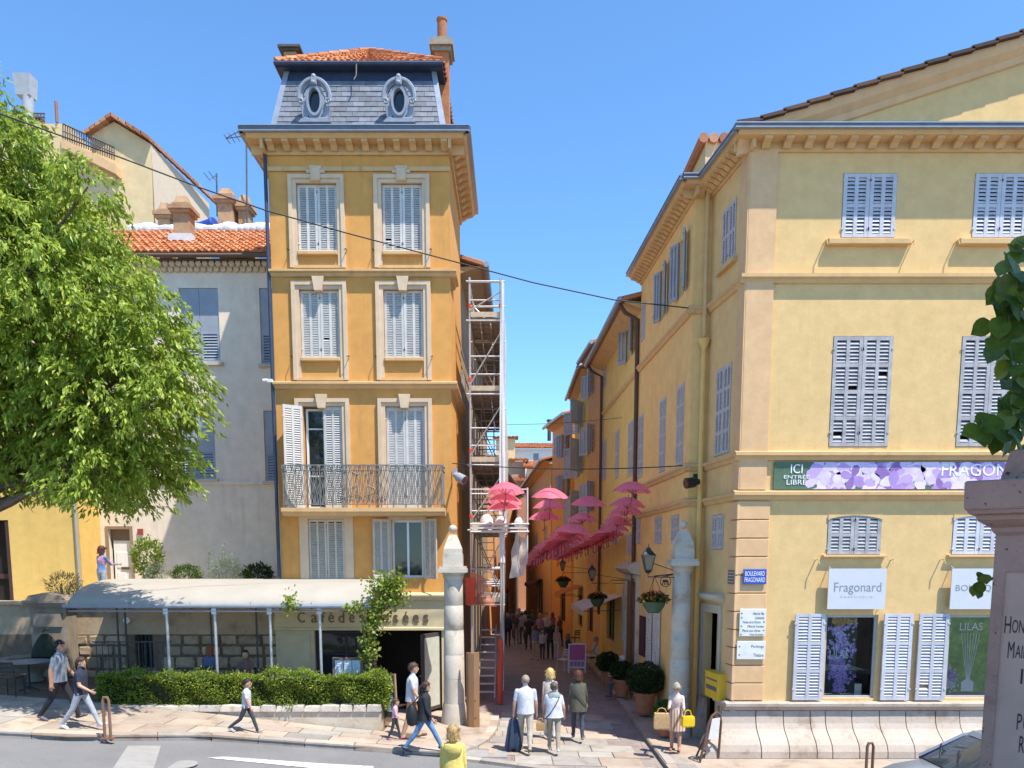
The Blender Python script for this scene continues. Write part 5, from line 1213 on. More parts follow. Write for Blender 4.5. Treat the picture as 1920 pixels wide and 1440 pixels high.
# ================================================================ retaining wall with rubble stones, terrace
YW = 21.75
FW = Fr((0,YW,0),(1,0,0),(0,-1,0)); wx0, wx1 = -22.0, cx0+.02; wz = ZT
rw = T('retaining_wall','old stone retaining wall in the shade under the terrace canopy','wall',(-9,YW,0))
vent = rect_from_px(FW,254,288,1190,1252)
zst = FW.px(300,1188)[1]
mb = MB(); wall_mb(mb,FW,wx0,wx1,zst-.02,wz,[],.3); mb.build('rendered_top',K['wallrender'],rw)
mb = MB(); wall_mb(mb,FW,wx0,wx1,-.2,zst-.02,[vent],.4); mb.build('mortar_bed',K['joint'],rw)
mb = MB(); mb.fbox(FW,vent[0],vent[1],vent[2],vent[3],-.42,-.38); vo = mb.build('cellar_window',K['black'],rw)
mb = MB()
for i in range(5): u = vent[0]+(vent[1]-vent[0])*(i+.5)/5; mb.tube([FW.pt(u,vent[2],-.1),FW.pt(u,vent[3],-.1)],.012,5)
mb.build('window_bars',K['iron'],vo)
z = .1; row = 0
while z < zst-.12:
    h = min(random.uniform(.3,.42), zst-z-.03); u = -13.0+random.uniform(0,.3)
    while u < wx1-.2:
        w = random.uniform(.34,.72); ue = min(u+w,wx1-.05)
        if not (ue > vent[0]-.02 and u < vent[1]+.02 and z+h > vent[2] and z < vent[3]) and ue-u > .12 and z+h > G(u)-.1:
            n = 8; c = ((u+ue)/2,z+h/2); pts = []
            for (sx,sy) in ((-1,-1),(0,-1),(1,-1),(1,0),(1,1),(0,1),(-1,1),(-1,0)):
                k = .8 if sx and sy else 1
                pts.append((c[0]+sx*((ue-u)/2-.022)*random.uniform(.88,1)*(.93 if sx and sy else 1), c[1]+sy*(h/2-.02)*random.uniform(.88,1)*(.93 if sx and sy else 1)))
            d = random.uniform(.03,.08); sm = MB()
            lo = [FW.pt(a,b,-.02) for a,b in pts]; mid = [FW.pt(a,b,d*.6) for a,b in pts]; hi = [FW.pt(c[0]+(a-c[0])*.8,c[1]+(b-c[1])*.78,d+random.uniform(-.008,.008)) for a,b in pts]
            sm.add(lo+mid+hi,[(i,(i+1)%8,8+(i+1)%8,8+i) for i in range(8)]+[(8+i,8+(i+1)%8,16+(i+1)%8,16+i) for i in range(8)]+[tuple(range(16,24))])
            sm.build('stone',K['rubble'],rw)
        u = ue
    z += h; row += 1
sp = MB(); q = FW.px(240,1163); sp.tube([FW.pt(q[0],q[1],0),FW.pt(q[0],q[1],.1)],.09,14); sp.build('wall_lamp',K['white'],rw)
sp = MB(); q = FW.px(526,1170); sp.fbox(FW,q[0]-.15,q[0]+.1,q[1]-.12,q[1]+.14,.0,.14); sp.build('cable_box',K['cafe'],rw)
terr = MB(); terr.add([V(x,y,ZT-.02) for x,y in ((-22,YW+.05),(xl-.0,YW+.05),(xl,YC),(-22,YC))],[(0,1,2,3)]); terr.build('terrace',K['slab_p'],kind='structure')
cpg = MB(); cpg.box(-22,wx1,YW-.12,YW+.3,wz,wz+.1); cpg.build('wall_coping',K['wallrender'],rw)
# ================================================================ barrel canopy
cn = T('terrace_canopy','long white barrel vaulted canopy on thin posts over the cafe terrace','canopy',(-7.5,19.6,.5))
yf = 19.3; zfr = PY(400,1137,yf).z; yb = 21.6; zbk = PY(400,1092,yb).z+.1
cx0_, cx1_ = PY(128,1137,yf).x, PY(697,1137,yf).x
def vault(t): a = t*pi/2; return (yf+(yb-yf)*(1-cos(a)), zfr+(zbk-zfr)*sin(a))
mb = MB(); n = 12; m_ = 60; rows_ = []
for i in range(m_+1):
    x = cx0_+(cx1_-cx0_)*i/m_; sag = .025*abs(sin(pi*i*5/m_))
    for j in range(n+1): y,z = vault(j/n); rows_.append(V(x,y,z-sag*sin(pi*j/n)))
mb.add(rows_+[p-V(0,0,.015) for p in rows_],[(i*(n+1)+j,(i+1)*(n+1)+j,(i+1)*(n+1)+j+1,i*(n+1)+j+1) for i in range(m_) for j in range(n)]+[((m_+1)*(n+1)+i*(n+1)+j,(m_+1)*(n+1)+i*(n+1)+j+1,(m_+1)*(n+1)+(i+1)*(n+1)+j+1,(m_+1)*(n+1)+(i+1)*(n+1)+j) for i in range(m_) for j in range(n)],True)
mb.build('canvas',K['canvas'],cn)
for i in range(6):
    x = cx0_+(cx1_-cx0_)*i/5; mb = MB(); mb.tube([V(x,vault(j/10)[0],vault(j/10)[1]-.03) for j in range(11)]+[V(x,yb,zfr-.05),V(x,yf,zfr-.05)],.02,6); mb.build('rib',K['iron'],cn)
mb = MB(); mb.tube([V(cx0_-.1,yf-.05,zfr+.01),V(cx1_+.15,yf-.05,zfr+.01)],.055,8); mb.tube([V(cx0_,yf,zfr-.12),V(cx1_,yf,zfr-.12)],.025,6); mb.build('front_bar',K['zinc'],cn)
for px in (315,405,508,601):
    x = PY(px,1200,yf+.05).x; mb = MB(); mb.tube([V(x,yf+.05,zfr-.02),V(x,yf+.05,G(x)+.05)],.035,8); mb.box(x-.06,x+.06,yf-.02,yf+.1,zfr-.2,zfr-.05); mb.build('post',K['steel'] if px != 601 else K['steel'],cn)
for px in (121,237,397,482,222):
    x = PY(px,1200,yb-.25).x; mb = MB(); mb.tube([V(x,yb-.25,zfr+.4),V(x,yb-.25,G(x))],.028,6); mb.build('rear_post',K['iron'],cn)
# terrace fence (dark railing left of hedge)
fn = T('terrace_railing','low dark iron railing under the canopy left of the hedge','railing',(-10,20.2,.7))
mb = MB()
for i in range(13):
    x = -11.0+.16*i; mb.tube([V(x,20.2,G(x)+.1),V(x,20.2,2.15)],.012,5)
mb.tube([V(-11.1,20.2,2.15),V(-9,20.2,2.15)],.02,6); mb.tube([V(-11.1,20.2,1.1),V(-9,20.2,1.1)],.015,6); mb.build('rails',K['iron'],fn)
# ================================================================ planter wall
yp0 = 18.48; px0 = PY(186,1330,yp0).x; px1 = PY(712,1330,yp0).x; zp = PY(500,1326,yp0).z
pl = T('planter_wall','low stained planter wall with rough stone coping below the hedge','wall',(-6,yp0,.3))
mb = MB(); n = 14
for i in range(n):
    a = px0+(px1-px0)*i/n; b = px0+(px1-px0)*(i+1)/n; mb.hexa([V(a,yp0,G(a)-.1),V(b,yp0,G(b)-.1),V(b,yp0+.8,G(b)-.1),V(a,yp0+.8,G(a)-.1)],[V(a,yp0,zp-.1),V(b,yp0,zp-.1),V(b,yp0+.8,zp-.1),V(a,yp0+.8,zp-.1)])
mb.build('wall_body',K['planter'],pl)
x = px0-.03
while x < px1-.1:
    w = random.uniform(.28,.6); xe_ = min(x+w,px1+.04); m_ = MB(); f_ = Fr((0,yp0-.06,0),(1,0,0),(0,-1,0)); h = random.uniform(.11,.16)
    o = .03; m_.hexa([V(x+.012,yp0-.05,zp-.1),V(xe_-.012,yp0-.05,zp-.1),V(xe_-.012,yp0+.28,zp-.1),V(x+.012,yp0+.28,zp-.1)],[V(x+o,yp0-.03,zp-.1+h),V(xe_-o,yp0-.035,zp-.1+h*.93),V(xe_-o,yp0+.25,zp-.1+h),V(x+o,yp0+.25,zp-.1+h)]); m_.build('coping_stone',K['coping'],pl); x = xe_
# ================================================================ gate pillars
def pillar(label,x,y,zg_,zshaft,zt_,r=.25,name='stone_pillar'):
    t = T(name,label,'pillar',(x,y,zg_),'pair of stone pillars at the alley mouth')
    H = zshaft-zg_; n = 5
    mb = MB(); mb.lathe([(r*1.42,0),(r*1.4,.12),(r*1.28,.35),(r*1.22,.5),(r*1.15,.56)],(x,y,zg_),20); mb.build('base_drum',K['stone'],t)
    z0 = .56
    for k in range(n):
        z1_ = z0+(H-.56)/n; rr0 = r*(1.12-.16*k/n); rr1 = r*(1.12-.16*(k+1)/n)
        mb = MB(); mb.lathe([(rr0*.985,z0+.001),(rr0,z0+.006),(rr1,z1_-.006),(rr1*.985,z1_-.001)],(x,y,zg_),20); mb.build('drum',K['stone'],t); z0 = z1_
    mb = MB(); mb.lathe([(r*.95,0),(r*1.0,.05),(r*1.1,.1),(r*1.06,.14),(r*1.3,.2)],(x,y,zshaft),20); 
    w = r*1.42; mb.box(x-w,x+w,y-w,y+w,zshaft+.2,zshaft+.3); w *= .93; mb.box(x-w,x+w,y-w,y+w,zshaft+.3,zshaft+.36); mb.build('capital',K['stone'],t)
    zp_ = zshaft+.36; Hf = zt_-zp_; w = r*.98
    def sq(w,z): return [V(x-w,y-w,z),V(x+w,y-w,z),V(x+w,y+w,z),V(x-w,y+w,z)]
    mb = MB(); mb.loft([sq(w,zp_),sq(w,zp_+Hf*.3)],False); mb.loft([sq(w*.92,zp_+Hf*.3),sq(w*.92,zp_+Hf*.42),sq(w*.55,zp_+Hf*.66),sq(w*.34,zp_+Hf*.76)],False); mb.build('finial_block',K['stone'],t)
    mb = MB(); mb.ball((x,y,zt_-r*.42),r*.42,14,10); mb.build('finial_ball',K['stone'],t); return t
yl_ = 19.85; q = PY(851,1355,yl_); pillar('sunlit stone pillar with ball finial in front of the orange house',PY(851,1200,yl_).x,yl_,q.z-.02,PY(849,1088,yl_).z,PY(846,984,yl_).z)
yr_ = 18.85; pillar('stone pillar with ball finial against the yellow wall on the right',PY(1276,1200,yr_).x,yr_,G(4)+.02,PY(1277,1076,yr_).z,PY(1279,976,yr_).z,.235)
# ================================================================ scaffolding
scf = T('scaffolding','tall galvanised tube scaffolding with plank decks on the left of the alley','scaffolding',(-.8,23.2,0))
sx0,sx1,sy0 = -1.22,-.33,23.1; bays = [23.1,25.3,27.5,29.7]
ztop = PY(915,520,sy0).z; lev = [PY(915,y,sy0).z for y in (1130,990,868,735,597)]
mb = MB()
for by in bays:
    for x in (sx0,sx1): mb.tube([V(x,by,G(0,by)),V(x,by,ztop)],.032,7)
mb.build('standards',K['steel'],scf)
mb = MB()
for by in bays:
    for zz in lev+[ztop-.05]: mb.tube([V(sx0-.1,by,zz-.06),V(sx1+.12,by,zz-.06)],.026,6)
    for zz in lev: 
        for h in (.5,1.0): mb.tube([V(sx0,by,zz+h),V(sx1,by,zz+h)],.022,6)
for zz in lev+[ztop-.05]:
    for x in (sx0,sx1):
        mb.tube([V(x,bays[0]-.1,zz-.1),V(x,bays[-1]+.1,zz-.1)],.025,6)
        for h in (.5,1.0):
            if zz < ztop-.2: mb.tube([V(x,bays[0],zz+h),V(x,bays[-1],zz+h)],.022,6)
for k in range(len(lev)-1):
    mb.tube([V(sx0,bays[0],lev[k]),V(sx0,bays[1],lev[k+1])],.022,6); mb.tube([V(sx1,bays[1],lev[k]),V(sx1,bays[0],lev[k+1])],.022,6)
mb.build('ledgers_and_braces',K['steel'],scf)
for zz in lev:
    for b in range(3):
        for j in range(3):
            m_ = MB(); w = (sx1-sx0)/3; m_.box(sx0+j*w+.01,sx0+(j+1)*w-.01,bays[b]+.02,bays[b+1]-.02,zz-.02,zz+.03); m_.box(sx0+j*w+.01,sx0+j*w+.04,bays[b]+.02,bays[b+1]-.02,zz-.07,zz-.02); m_.box(sx0+(j+1)*w-.04,sx0+(j+1)*w-.01,bays[b]+.02,bays[b+1]-.02,zz-.07,zz-.02)
            for c in range(5): m_.box(sx0+j*w+.04,sx0+(j+1)*w-.04,bays[b]+.1+c*.45,bays[b]+.14+c*.45,zz-.06,zz-.02)
            m_.build('deck_plank',C('scaffold deck',(.3,.27,.24),.7,.25),scf)
for k,zz in enumerate(lev[:-1]):
    m_ = MB(); z2 = lev[k+1]; ya,yb2 = (25.5,27.3) if k%2 else (27.3,25.5); st_ = C('ladder alu',(.5,.5,.5),.4)
    for x in (-1.0,-.6): m_.tube([V(x,ya,zz),V(x,yb2,z2)],.02,5)
    for j in range(9): t_ = (j+.5)/9; m_.tube([V(-1.0,ya+(yb2-ya)*t_,zz+(z2-zz)*t_),V(-.6,ya+(yb2-ya)*t_,zz+(z2-zz)*t_)],.014,5)
    m_.build('ladder',st_,scf)
for k,zz in enumerate(lev):
    m_ = MB(); m_.box(sx0+.03,sx1-.03,23.06,23.09,zz+.03,zz+.17); m_.build('toe_board',C('toe board',(.5,.42,.3),.8,.2),scf)
    m_ = MB(); z2 = (lev+[ztop])[k+1]-.1
    m_.tube([V(sx0,23.07,zz+.2),V(sx1,23.07,z2-.3)],.02,6); m_.build('cross_brace',K['steel'],scf)
    for b in (1,2): m_ = MB(); m_.tube([V(sx1,bays[b],zz+.1),V(sx0,bays[b],z2)],.02,6); m_.build('cross_brace',K['steel'],scf)
for k,(dx,dy,r_) in enumerate(((-.75,.0,.2),(-.35,.05,.17),(.2,.02,.15))):
    z_ = lev[1]+.02; x_ = dx; t = T('rubble_sack','white rubble sack on the wide scaffold deck, %s of three' % ['leftmost','middle','rightmost'][k],'sack',(x_,22.9+dy,z_),'sacks on the scaffold deck')
    m_ = MB(); m_.loft([[V(rr_*(1+.12*sin(3*q+k))*cos(q),.7*rr_*sin(q),z3) for q in [2*pi*j/12 for j in range(12)]] for z3,rr_ in ((0,r_*.7),(.05,r_),(r_*1.1,r_*.95),(r_*1.7,r_*.55),(r_*1.9,r_*.2))]); m_.build('sack_body',C('sack white',(.62,.61,.58),.8,.1,bmp=.9,fine=14),t,local=True)
    m_ = MB(); m_.lathe([(r_*.2,r_*1.85),(r_*.34,r_*2.15)],(0,0,0),10); m_.build('tied_neck',C('sack white',(.62,.61,.58),.8,.1,bmp=.9,fine=14),t,local=True)
# wide cantilever fan at second level
m_ = MB(); zz = lev[1]; m_.box(sx0,PY(988,990,23.0).x,22.75,23.05,zz-.04,zz+.02); m_.tube([V(sx0,22.75,zz+.1),V(.5,22.75,zz+.1)],.03,6); m_.tube([V(sx0,22.75,zz-.12),V(.5,22.75,zz-.12)],.03,6)
m_.tube([V(.45,22.78,zz),V(.45,22.78,zz+1.15)],.028,6); m_.tube([V(sx0,22.78,zz+1.1),V(.45,22.78,zz+1.1)],.02,6); m_.tube([V(.45,22.78,zz),V(.45,22.78,zz-.9)],.024,6); m_.build('fan_platform',C('platform alu',(.6,.6,.6),.45),scf)
# white debris netting on the alley side and hanging plastic sheets
def cloth(name,mat,parent,a,b,c,d,nu=10,nv=16,amp=.06,seed=0):
    m_ = MB(); rs = random.Random(seed); ph = [rs.random()*6 for _ in range(6)]; nrm = (b-a).cross(d-a).normalized(); vs = []
    for i in range(nu+1):
        for j in range(nv+1):
            u,v = i/nu,j/nv; p = a.lerp(b,u).lerp(d.lerp(c,u),v)
            vs.append(p+nrm*amp*(sin(u*9+ph[0]+v*3)+.6*sin(v*11+ph[1]+u*5)+.5*sin(u*17+ph[2])))
    m_.add(vs,[(i*(nv+1)+j,(i+1)*(nv+1)+j,(i+1)*(nv+1)+j+1,i*(nv+1)+j+1) for i in range(nu) for j in range(nv)],True); return m_.build(name,mat,parent)
def M_net(name,col,al):
    m,nt,b = newmat(name); b.inputs['Base Color'].default_value = (*col,1); b.inputs['Roughness'].default_value = .5
    tp = node(nt,'ShaderNodeBsdfTransparent'); mx = node(nt,'ShaderNodeMixShader'); mx.inputs[0].default_value = al
    L(nt,tp.outputs[0],mx.inputs[1]); L(nt,b.outputs[0],mx.inputs[2]); L(nt,mx.outputs[0],nt.nodes['Material Output'].inputs[0]); return m
net = M_net('white debris net',(.8,.82,.85),.72)
cloth('debris_net',net,scf,V(sx1+.1,22.98,lev[0]+2.2),V(sx1+.14,29.8,lev[0]+2.2),V(sx1+.12,29.8,ztop-.6),V(sx1+.02,22.98,ztop+.0),14,24,.035,2)
cloth('debris_net',net,scf,V(sx1-.06,22.95,lev[0]+1.2),V(sx1+.12,22.95,lev[0]+1.2),V(sx1+.12,22.95,ztop-.2),V(sx1+.0,22.95,ztop-.1),4,40,.02,4)
plastic = M_net('plastic sheet',(.5,.49,.47),.75)
cloth('plastic_sheet',plastic,scf,V(.0,22.9,3.75),V(.36,23.2,3.85),V(.45,23.2,4.9),V(.1,22.9,lev[1]-.15),8,12,.07,5)
cloth('plastic_sheet',plastic,scf,V(-.38,22.95,.3),V(-.22,23.0,.4),V(-.2,23.0,4.6),V(-.33,22.95,4.6),4,20,.04,8)
cloth('plastic_sheet',M_net('orange mesh',(.6,.2,.12),.6),scf,V(sx0,22.9,lev[0]-.05),V(-.45,22.9,lev[0]-.12),V(-.8,22.85,lev[0]+.75),V(sx0,22.9,lev[0]+.95),8,8,.06,9)
rs_ = MB(); rs_.box(sx0-.15,sx0+.12,22.8,22.95,lev[0]-.05,lev[0]+.75); rs_.build('red_bag',K['redsleeve'],scf)
m_ = MB(); m_.tube([V(sx1-.02,23.0,-.02),V(sx1-.03,22.98,.9),V(sx1+.01,22.99,1.4),V(sx1-.02,23.0,1.95)],[.085,.09,.08,.085],10); m_.build('protective_sleeve',K['redsleeve'],scf)
for zz in lev:
    m_ = MB()
    for x in (sx0,sx1): m_.lathe([(.05,0),(.05,.1)],(x,23.1,zz+.3),8)
    m_.build('coupler',K['redsleeve'],scf)
m_ = MB()
for j in range(9): m_.box(-1.0,-.55,23.3+j*.22,23.5+j*.22,.25+j*.22,.28+j*.22)
m_.tube([V(-1.02,23.2,.1),V(-1.02,25.3,2.2)],.025,6); m_.tube([V(-.53,23.2,.1),V(-.53,25.3,2.2)],.025,6); m_.build('stair',K['steel'],scf)
# brown steel totem in front
yq = 19.4; a = PY(874,1300,yq); b = PY(899,1300,yq); t = T('steel_totem','tall brown steel sign panel standing beside the left pillar','sign',((a.x+b.x)/2,yq,G(-1)))
m_ = MB(); zt2 = PY(886,1224,yq).z; zb2 = PY(886,1366,yq).z; cxm = (a.x+b.x)/2; w = (b.x-a.x)/2
ring = lambda z,k=1: [V(cxm-w,yq+.06,z),V(cxm-w*.6,yq-.05,z),V(cxm+w*.2,yq-.09,z),V(cxm+w,yq-.04,z+.03*k),V(cxm+w,yq+.02,z+.03*k),V(cxm,yq+.0,z),V(cxm-w*.9,yq+.1,z)]
m_.loft([ring(zb2,0),ring(zb2+.9,0),ring(zt2)],False); m_.build('panel',K['corten'],t)
m_ = MB()
for z in (zb2+.3,zb2+.75): m_.ball((cxm+w*.4,yq-.085,z),.018,8,6)
m_.build('bolts',K['iron'],t)
# umbrellas ------------------------------------------------------
def make_umbrella(label,loc,s,tilt,rz):
    t = T('hanging_umbrella',label,'umbrella',loc,'pink umbrellas hung over the alley',rz)
    t.rotation_euler = (tilt[0],tilt[1],rz); t.scale = (s,s,s); return t
def umb_meshes():
    n = 8; R_ = .52; mb = MB(); rings = []
    prof = [(.02,.0),(.16,-.025),(.3,-.09),(.42,-.17),(.52,-.27)]
    vs = [V(0,0,.005)]; k = 24
    for r,z in prof[1:]:
        for j in range(k):
            q = 2*pi*j/k; ph = (j%3)/3; dip = (1-.04*sin(pi*ph)) ; zz = z+(.022*sin(pi*ph) if r > .5 else .012*sin(pi*ph)); vs.append(V(r*dip*cos(q),r*dip*sin(q),zz))
    fs = [(0,1+j,1+(j+1)%k) for j in range(k)]+[(1+i*k+j,1+(i+1)*k+j,1+(i+1)*k+(j+1)%k,1+i*k+(j+1)%k) for i in range(3) for j in range(k)]
    mb.add(vs,fs,True)
    rb = MB()
    for j in range(8):
        q = 2*pi*j/8; rb.tube([V(r*cos(q),r*sin(q),z-.012) for r,z in prof],.006,4); rb.tube([V(.02*cos(q),.02*sin(q),-.32),V(.3*cos(q),.3*sin(q),-.1)],.005,4)
    sh = MB(); sh.tube([V(0,0,.08),V(0,0,-.48)],.011,6)
    hd = MB(); hd.tube([V(0,0,-.46),V(0,0,-.56),V(.02,0,-.6),V(.05,0,-.61),V(.075,0,-.58)],.016,6)
    out = []
    for nm,m_,mat in (('canopy',mb,K['umb']),('ribs',rb,C('umb rib',(.3,.05,.08))),('shaft',sh,C('umb shaft',(.32,.1,.13))),('handle',hd,C('umb handle',(.36,.08,.12)))):
        me = bpy.data.meshes.new(nm); me.from_pydata(m_.v,[],m_.f); me.polygons.foreach_set('use_smooth',m_.sm); me.materials.append(mat); me.update(); out.append((nm,me))
    return out
UM = umb_meshes()
ulist = [(948,905,70),(947,925,68),(944,938,66),(1032,915,70),(1030,936,62),(1021,958,60),(1104,930,66),(1091,962,57),(1187,903,70),(1178,932,66),(1170,947,62),(1160,968,60),(1151,980,57)]
fileA = [(1140,988,54),(1131,994,52),(1122,1000,50),(1112,1005,48),(1101,1010,46),(1090,1015,44),(1078,1021,42),(1067,1027,40),(1055,1033,38),(1045,1038,36)]
fileB = [(1076,982,66),(1063,993,62),(1053,1000,58),(1043,1006,55),(1033,1012,52),(1024,1018,49),(1016,1025,46),(1009,1031,43),(1003,1037,40),(998,1043,37),(994,1049,35)]
def dense(l): return [x for p,q in zip(l,l[1:]) for x in (p,tuple((a+b)/2 for a,b in zip(p,q)))]+[l[-1]]
fileA = dense(fileA); fileB = dense(fileB)
ORD = 'nearest second third fourth fifth sixth seventh eighth ninth tenth eleventh twelfth thirteenth fourteenth fifteenth sixteenth seventeenth eighteenth nineteenth twentieth twenty-first'.split()
named = ['leftmost pink umbrella, topmost of the stack beside the scaffolding','pink umbrella just below the leftmost one beside the scaffolding','lowest of the three leftmost pink umbrellas','topmost pink umbrella second stack from the scaffolding','middle pink umbrella of the second stack from the scaffolding','lowest pink umbrella of the second stack from the scaffolding','large round pink umbrella heading the third file','smaller pink umbrella just under the third file head','highest pink umbrella at the right nearest the yellow wall','second pink umbrella of the right hand file','third pink umbrella of the right hand file','fourth pink umbrella of the right hand file','fifth pink umbrella of the right hand file']
for i,(px,py,w) in enumerate(ulist+fileA+fileB):
    Y = FPX/w*1.02; q = PY(px,py,Y)
    ia = i-len(named); lab = named[i] if ia < 0 else '%s pink umbrella from the front in the dense right file down the alley' % ORD[ia] if ia < len(fileA) else '%s pink umbrella from the front in the dense middle file down the alley' % ORD[ia-len(fileA)]
    t = make_umbrella(lab,q,1.0 if ia < 0 else 1.1,(random.uniform(-.08,.12),random.uniform(-.12,.12)),random.random()*6)
    for nm,me in UM: o = bpy.data.objects.new(nm,me); COL.objects.link(o); o.parent = t
# cables --------------------------------------------------------
def cable(label,pts,r=.018,sag=0):
    a,b = Vector(pts[0]),Vector(pts[-1]); m_ = MB()
    if len(pts) == 2: pts = [a.lerp(b,i/24)-V(0,0,sag*4*(i/24)*(1-i/24)) for i in range(25)]
    m_.tube(pts,r,6); return tag(m_.build('cable',K['cable']),label,'cable')
a = PY(-120,190,14.5); b = PY(1313,580,19.2)
ctrl = [(-120,160,14.5),(0,213,15.2),(225,295,16.2),(370,350,16.9),(500,395,17.4),(650,437,17.9),(850,490,18.5),(1000,530,18.8),(1150,562,19.0),(1313,580,19.2)]
cable('long black cable sagging across the sky from the tree to the yellow building',[PY(*c) for c in ctrl],.014)
a = FS.pt(.2,0,0); cable('horizontal black cable strung between the two alley corners above the umbrellas',[V(xr,YT+.1,PY(842,868,YT).z),V(4.34,19.35,PY(1296,872,19.3).z)],.014,.12)
cable('thin grey wire high over the alley behind the scaffolding',[V(-1.4,30,PY(905,795,30).z),V(3.9,28,PY(1250,783,28).z)],.008,.1)
# ================================================================ vegetation
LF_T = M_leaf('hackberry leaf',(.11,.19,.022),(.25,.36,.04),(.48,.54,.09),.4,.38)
LF_H = M_leaf('hedge leaf',(.07,.14,.018),(.2,.29,.035),(.45,.5,.08),.45,.3)
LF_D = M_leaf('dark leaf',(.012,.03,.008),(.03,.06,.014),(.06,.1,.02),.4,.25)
LF_G = M_leaf('grey leaf',(.16,.2,.13),(.26,.31,.22),(.4,.43,.35),.7,.2)
LF_L = M_leaf('lime leaf',(.09,.16,.02),(.2,.28,.035),(.36,.4,.07),.45,.35)
LF_B = M_leaf('box leaf',(.03,.07,.01),(.07,.14,.015),(.13,.2,.025),.45,.2)
LF_O = M_leaf('olive leaf',(.05,.06,.02),(.1,.11,.035),(.17,.16,.06),.55,.2)
# --- big hackberry tree, left
tx,ty = -13.2,16.6
tree = T('hackberry_tree','large leafy green tree with drooping foliage filling the left side','tree',(tx,ty,G(tx)))
tr = MB(); top = V(tx+.6,ty+.1,6.2)
tr.tube([V(tx,ty,G(tx)-.2),V(tx+.05,ty,G(tx)+.4),V(tx+.15,ty,3.0),V(tx+.35,ty+.05,4.6),top],[.42,.32,.27,.25,.22],10)
tr.build('trunk',K['bark'],tree)
blobs = [(-120,260,150),(0,300,90),(-60,420,190),(50,395,105),(130,435,72),(60,540,165),(200,540,90),(130,660,150),(270,620,85),(320,680,75),(335,745,52),(230,760,120),(60,780,130),(150,850,90),(290,830,75),(315,880,46),(250,905,55),(190,880,60),(30,860,60),(-120,600,190),(-100,800,150),(165,350,26)]
BR = MB()
tw_p = []; tw_d = []
for k,(px,py,r) in enumerate(blobs):
    if px > 180: px -= 24 if py > 560 else 10
    Y = 16.6+random.uniform(-.5,.7); c = PY(px,py,Y); rr = r*Y/FPX
    # limb to the clump
    s0 = top if py < 620 else V(tx+.3,ty,4.4); m1 = s0.lerp(c,.5)+V(0,0,.5 if py > 500 else .2)
    BR.tube([s0,s0.lerp(m1,.5)+V(0,0,.15),m1,m1.lerp(c,.6)+V(0,0,.1),c],[.11,.085,.06,.04,.015],6)
    n = int(24+ (r/10)**2*1.15)
    d = rand_dir(n); rad = rng.uniform(.25,1.0,n)**.55
    P_ = np.array(c)+d*rad[:,None]*np.array([rr,max(rr*1.05,.9),rr])
    for q,dd in zip(P_,d):
        tw_p.append(q); tw_d.append(dd)
# a few hand-placed limbs visible at lower left
for pts in ([(-60,980,16.2),(20,945,16.2),(70,915,16.2),(110,888,16.3),(150,850,16.4)],[(-60,900,16.5),(10,860,16.4),(40,835,16.4),(60,800,16.4)],[(-60,1000,16.1),(0,950,16.1),(40,930,16.1),(120,905,16.2),(200,880,16.3)]):
    BR.tube([PY(*p) for p in pts],[.075,.06,.05,.035,.02][:len(pts)],6)
BR.build('limbs',K['bark'],tree)
tw_p = np.array(tw_p); tw_d = np.array(tw_d); N = len(tw_p)
LP = []; LD = []
TW = MB()
for i in range(N):
    o = tw_p[i]; h = tw_d[i].copy(); h[2] = max(h[2],-.2)*.4+.25; h /= np.linalg.norm(h); Lt = random.uniform(.35,.65)
    m = 28
    t = rng.uniform(0,1,m); base = o+h*(Lt*t)[:,None]; base[:,2] -= (.55*Lt)*t**2*1.6
    base += rng.normal(0,.045,(m,3)); LP.append(base)
    dr = np.tile(h*.45+np.array([0,0,-.75]),(m,1)); LD.append(dr)
LP = np.concatenate(LP); LD = np.concatenate(LD)
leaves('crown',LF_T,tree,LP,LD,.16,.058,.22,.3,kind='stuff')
# --- hedge
def hedge_box(name,label,cat,x0,x1,y0,y1,zf0,z1,mat,n,ln,wd,bulge=.06,kind=None):
    t = T(name,label,cat,((x0+x1)/2,y0,zf0)); core = MB(); k = 12
    core.box(x0+.12,x1-.12,y0+.12,y1-.12,zf0,z1-.12); core.build('dark_core',C('hedge core',(.02,.028,.01),.95),t)  # one solid near-black box fills the hedge, no branches modelled
    f = rng.uniform(0,1,n); P_ = np.zeros((n,3)); D = np.zeros((n,3))
    P_[:,0] = rng.uniform(x0,x1,n); P_[:,1] = rng.uniform(y0,y1,n); P_[:,2] = rng.uniform(zf0,z1,n)
    fr = f < .48; P_[fr,1] = y0+np.abs(rng.normal(0,.05,fr.sum())); D[fr] = (0,-1,.3)
    tp = (f >= .48)&(f < .88); P_[tp,2] = z1-np.abs(rng.normal(0,.05,tp.sum())); D[tp] = (0,-.2,1)
    e = f >= .88; sd = rng.integers(0,2,e.sum()); P_[e,0] = np.where(sd,x0,x1); D[e] = np.stack([np.where(sd,-1,1),np.zeros(e.sum()),np.full(e.sum(),.3)],1)
    und = bulge*(np.sin(P_[:,0]*3.1)+np.sin(P_[:,0]*7.3+P_[:,2]*5)+np.sin(P_[:,2]*9+P_[:,0]*2)); P_[:,1] -= und*(D[:,1]<-.5); P_[:,2] += und*.8*(D[:,2]>.5)
    st = rng.uniform(0,1,n) < .07; P_[st] += D[st]*rng.uniform(.02,.13,st.sum())[:,None]
    leaves('foliage',mat,t,P_,D,ln,wd,.2,.55,kind='stuff'); return t
hx0 = PY(192,1290,18.8).x; hx1 = PY(722,1290,18.8).x; hz = PY(450,1266,18.75).z
hedge_box('clipped_hedge','long clipped green hedge growing in the planter before the cafe terrace','hedge',hx0,hx1,18.62,19.15,zp-.1,hz,LF_H,26000,.062,.036)
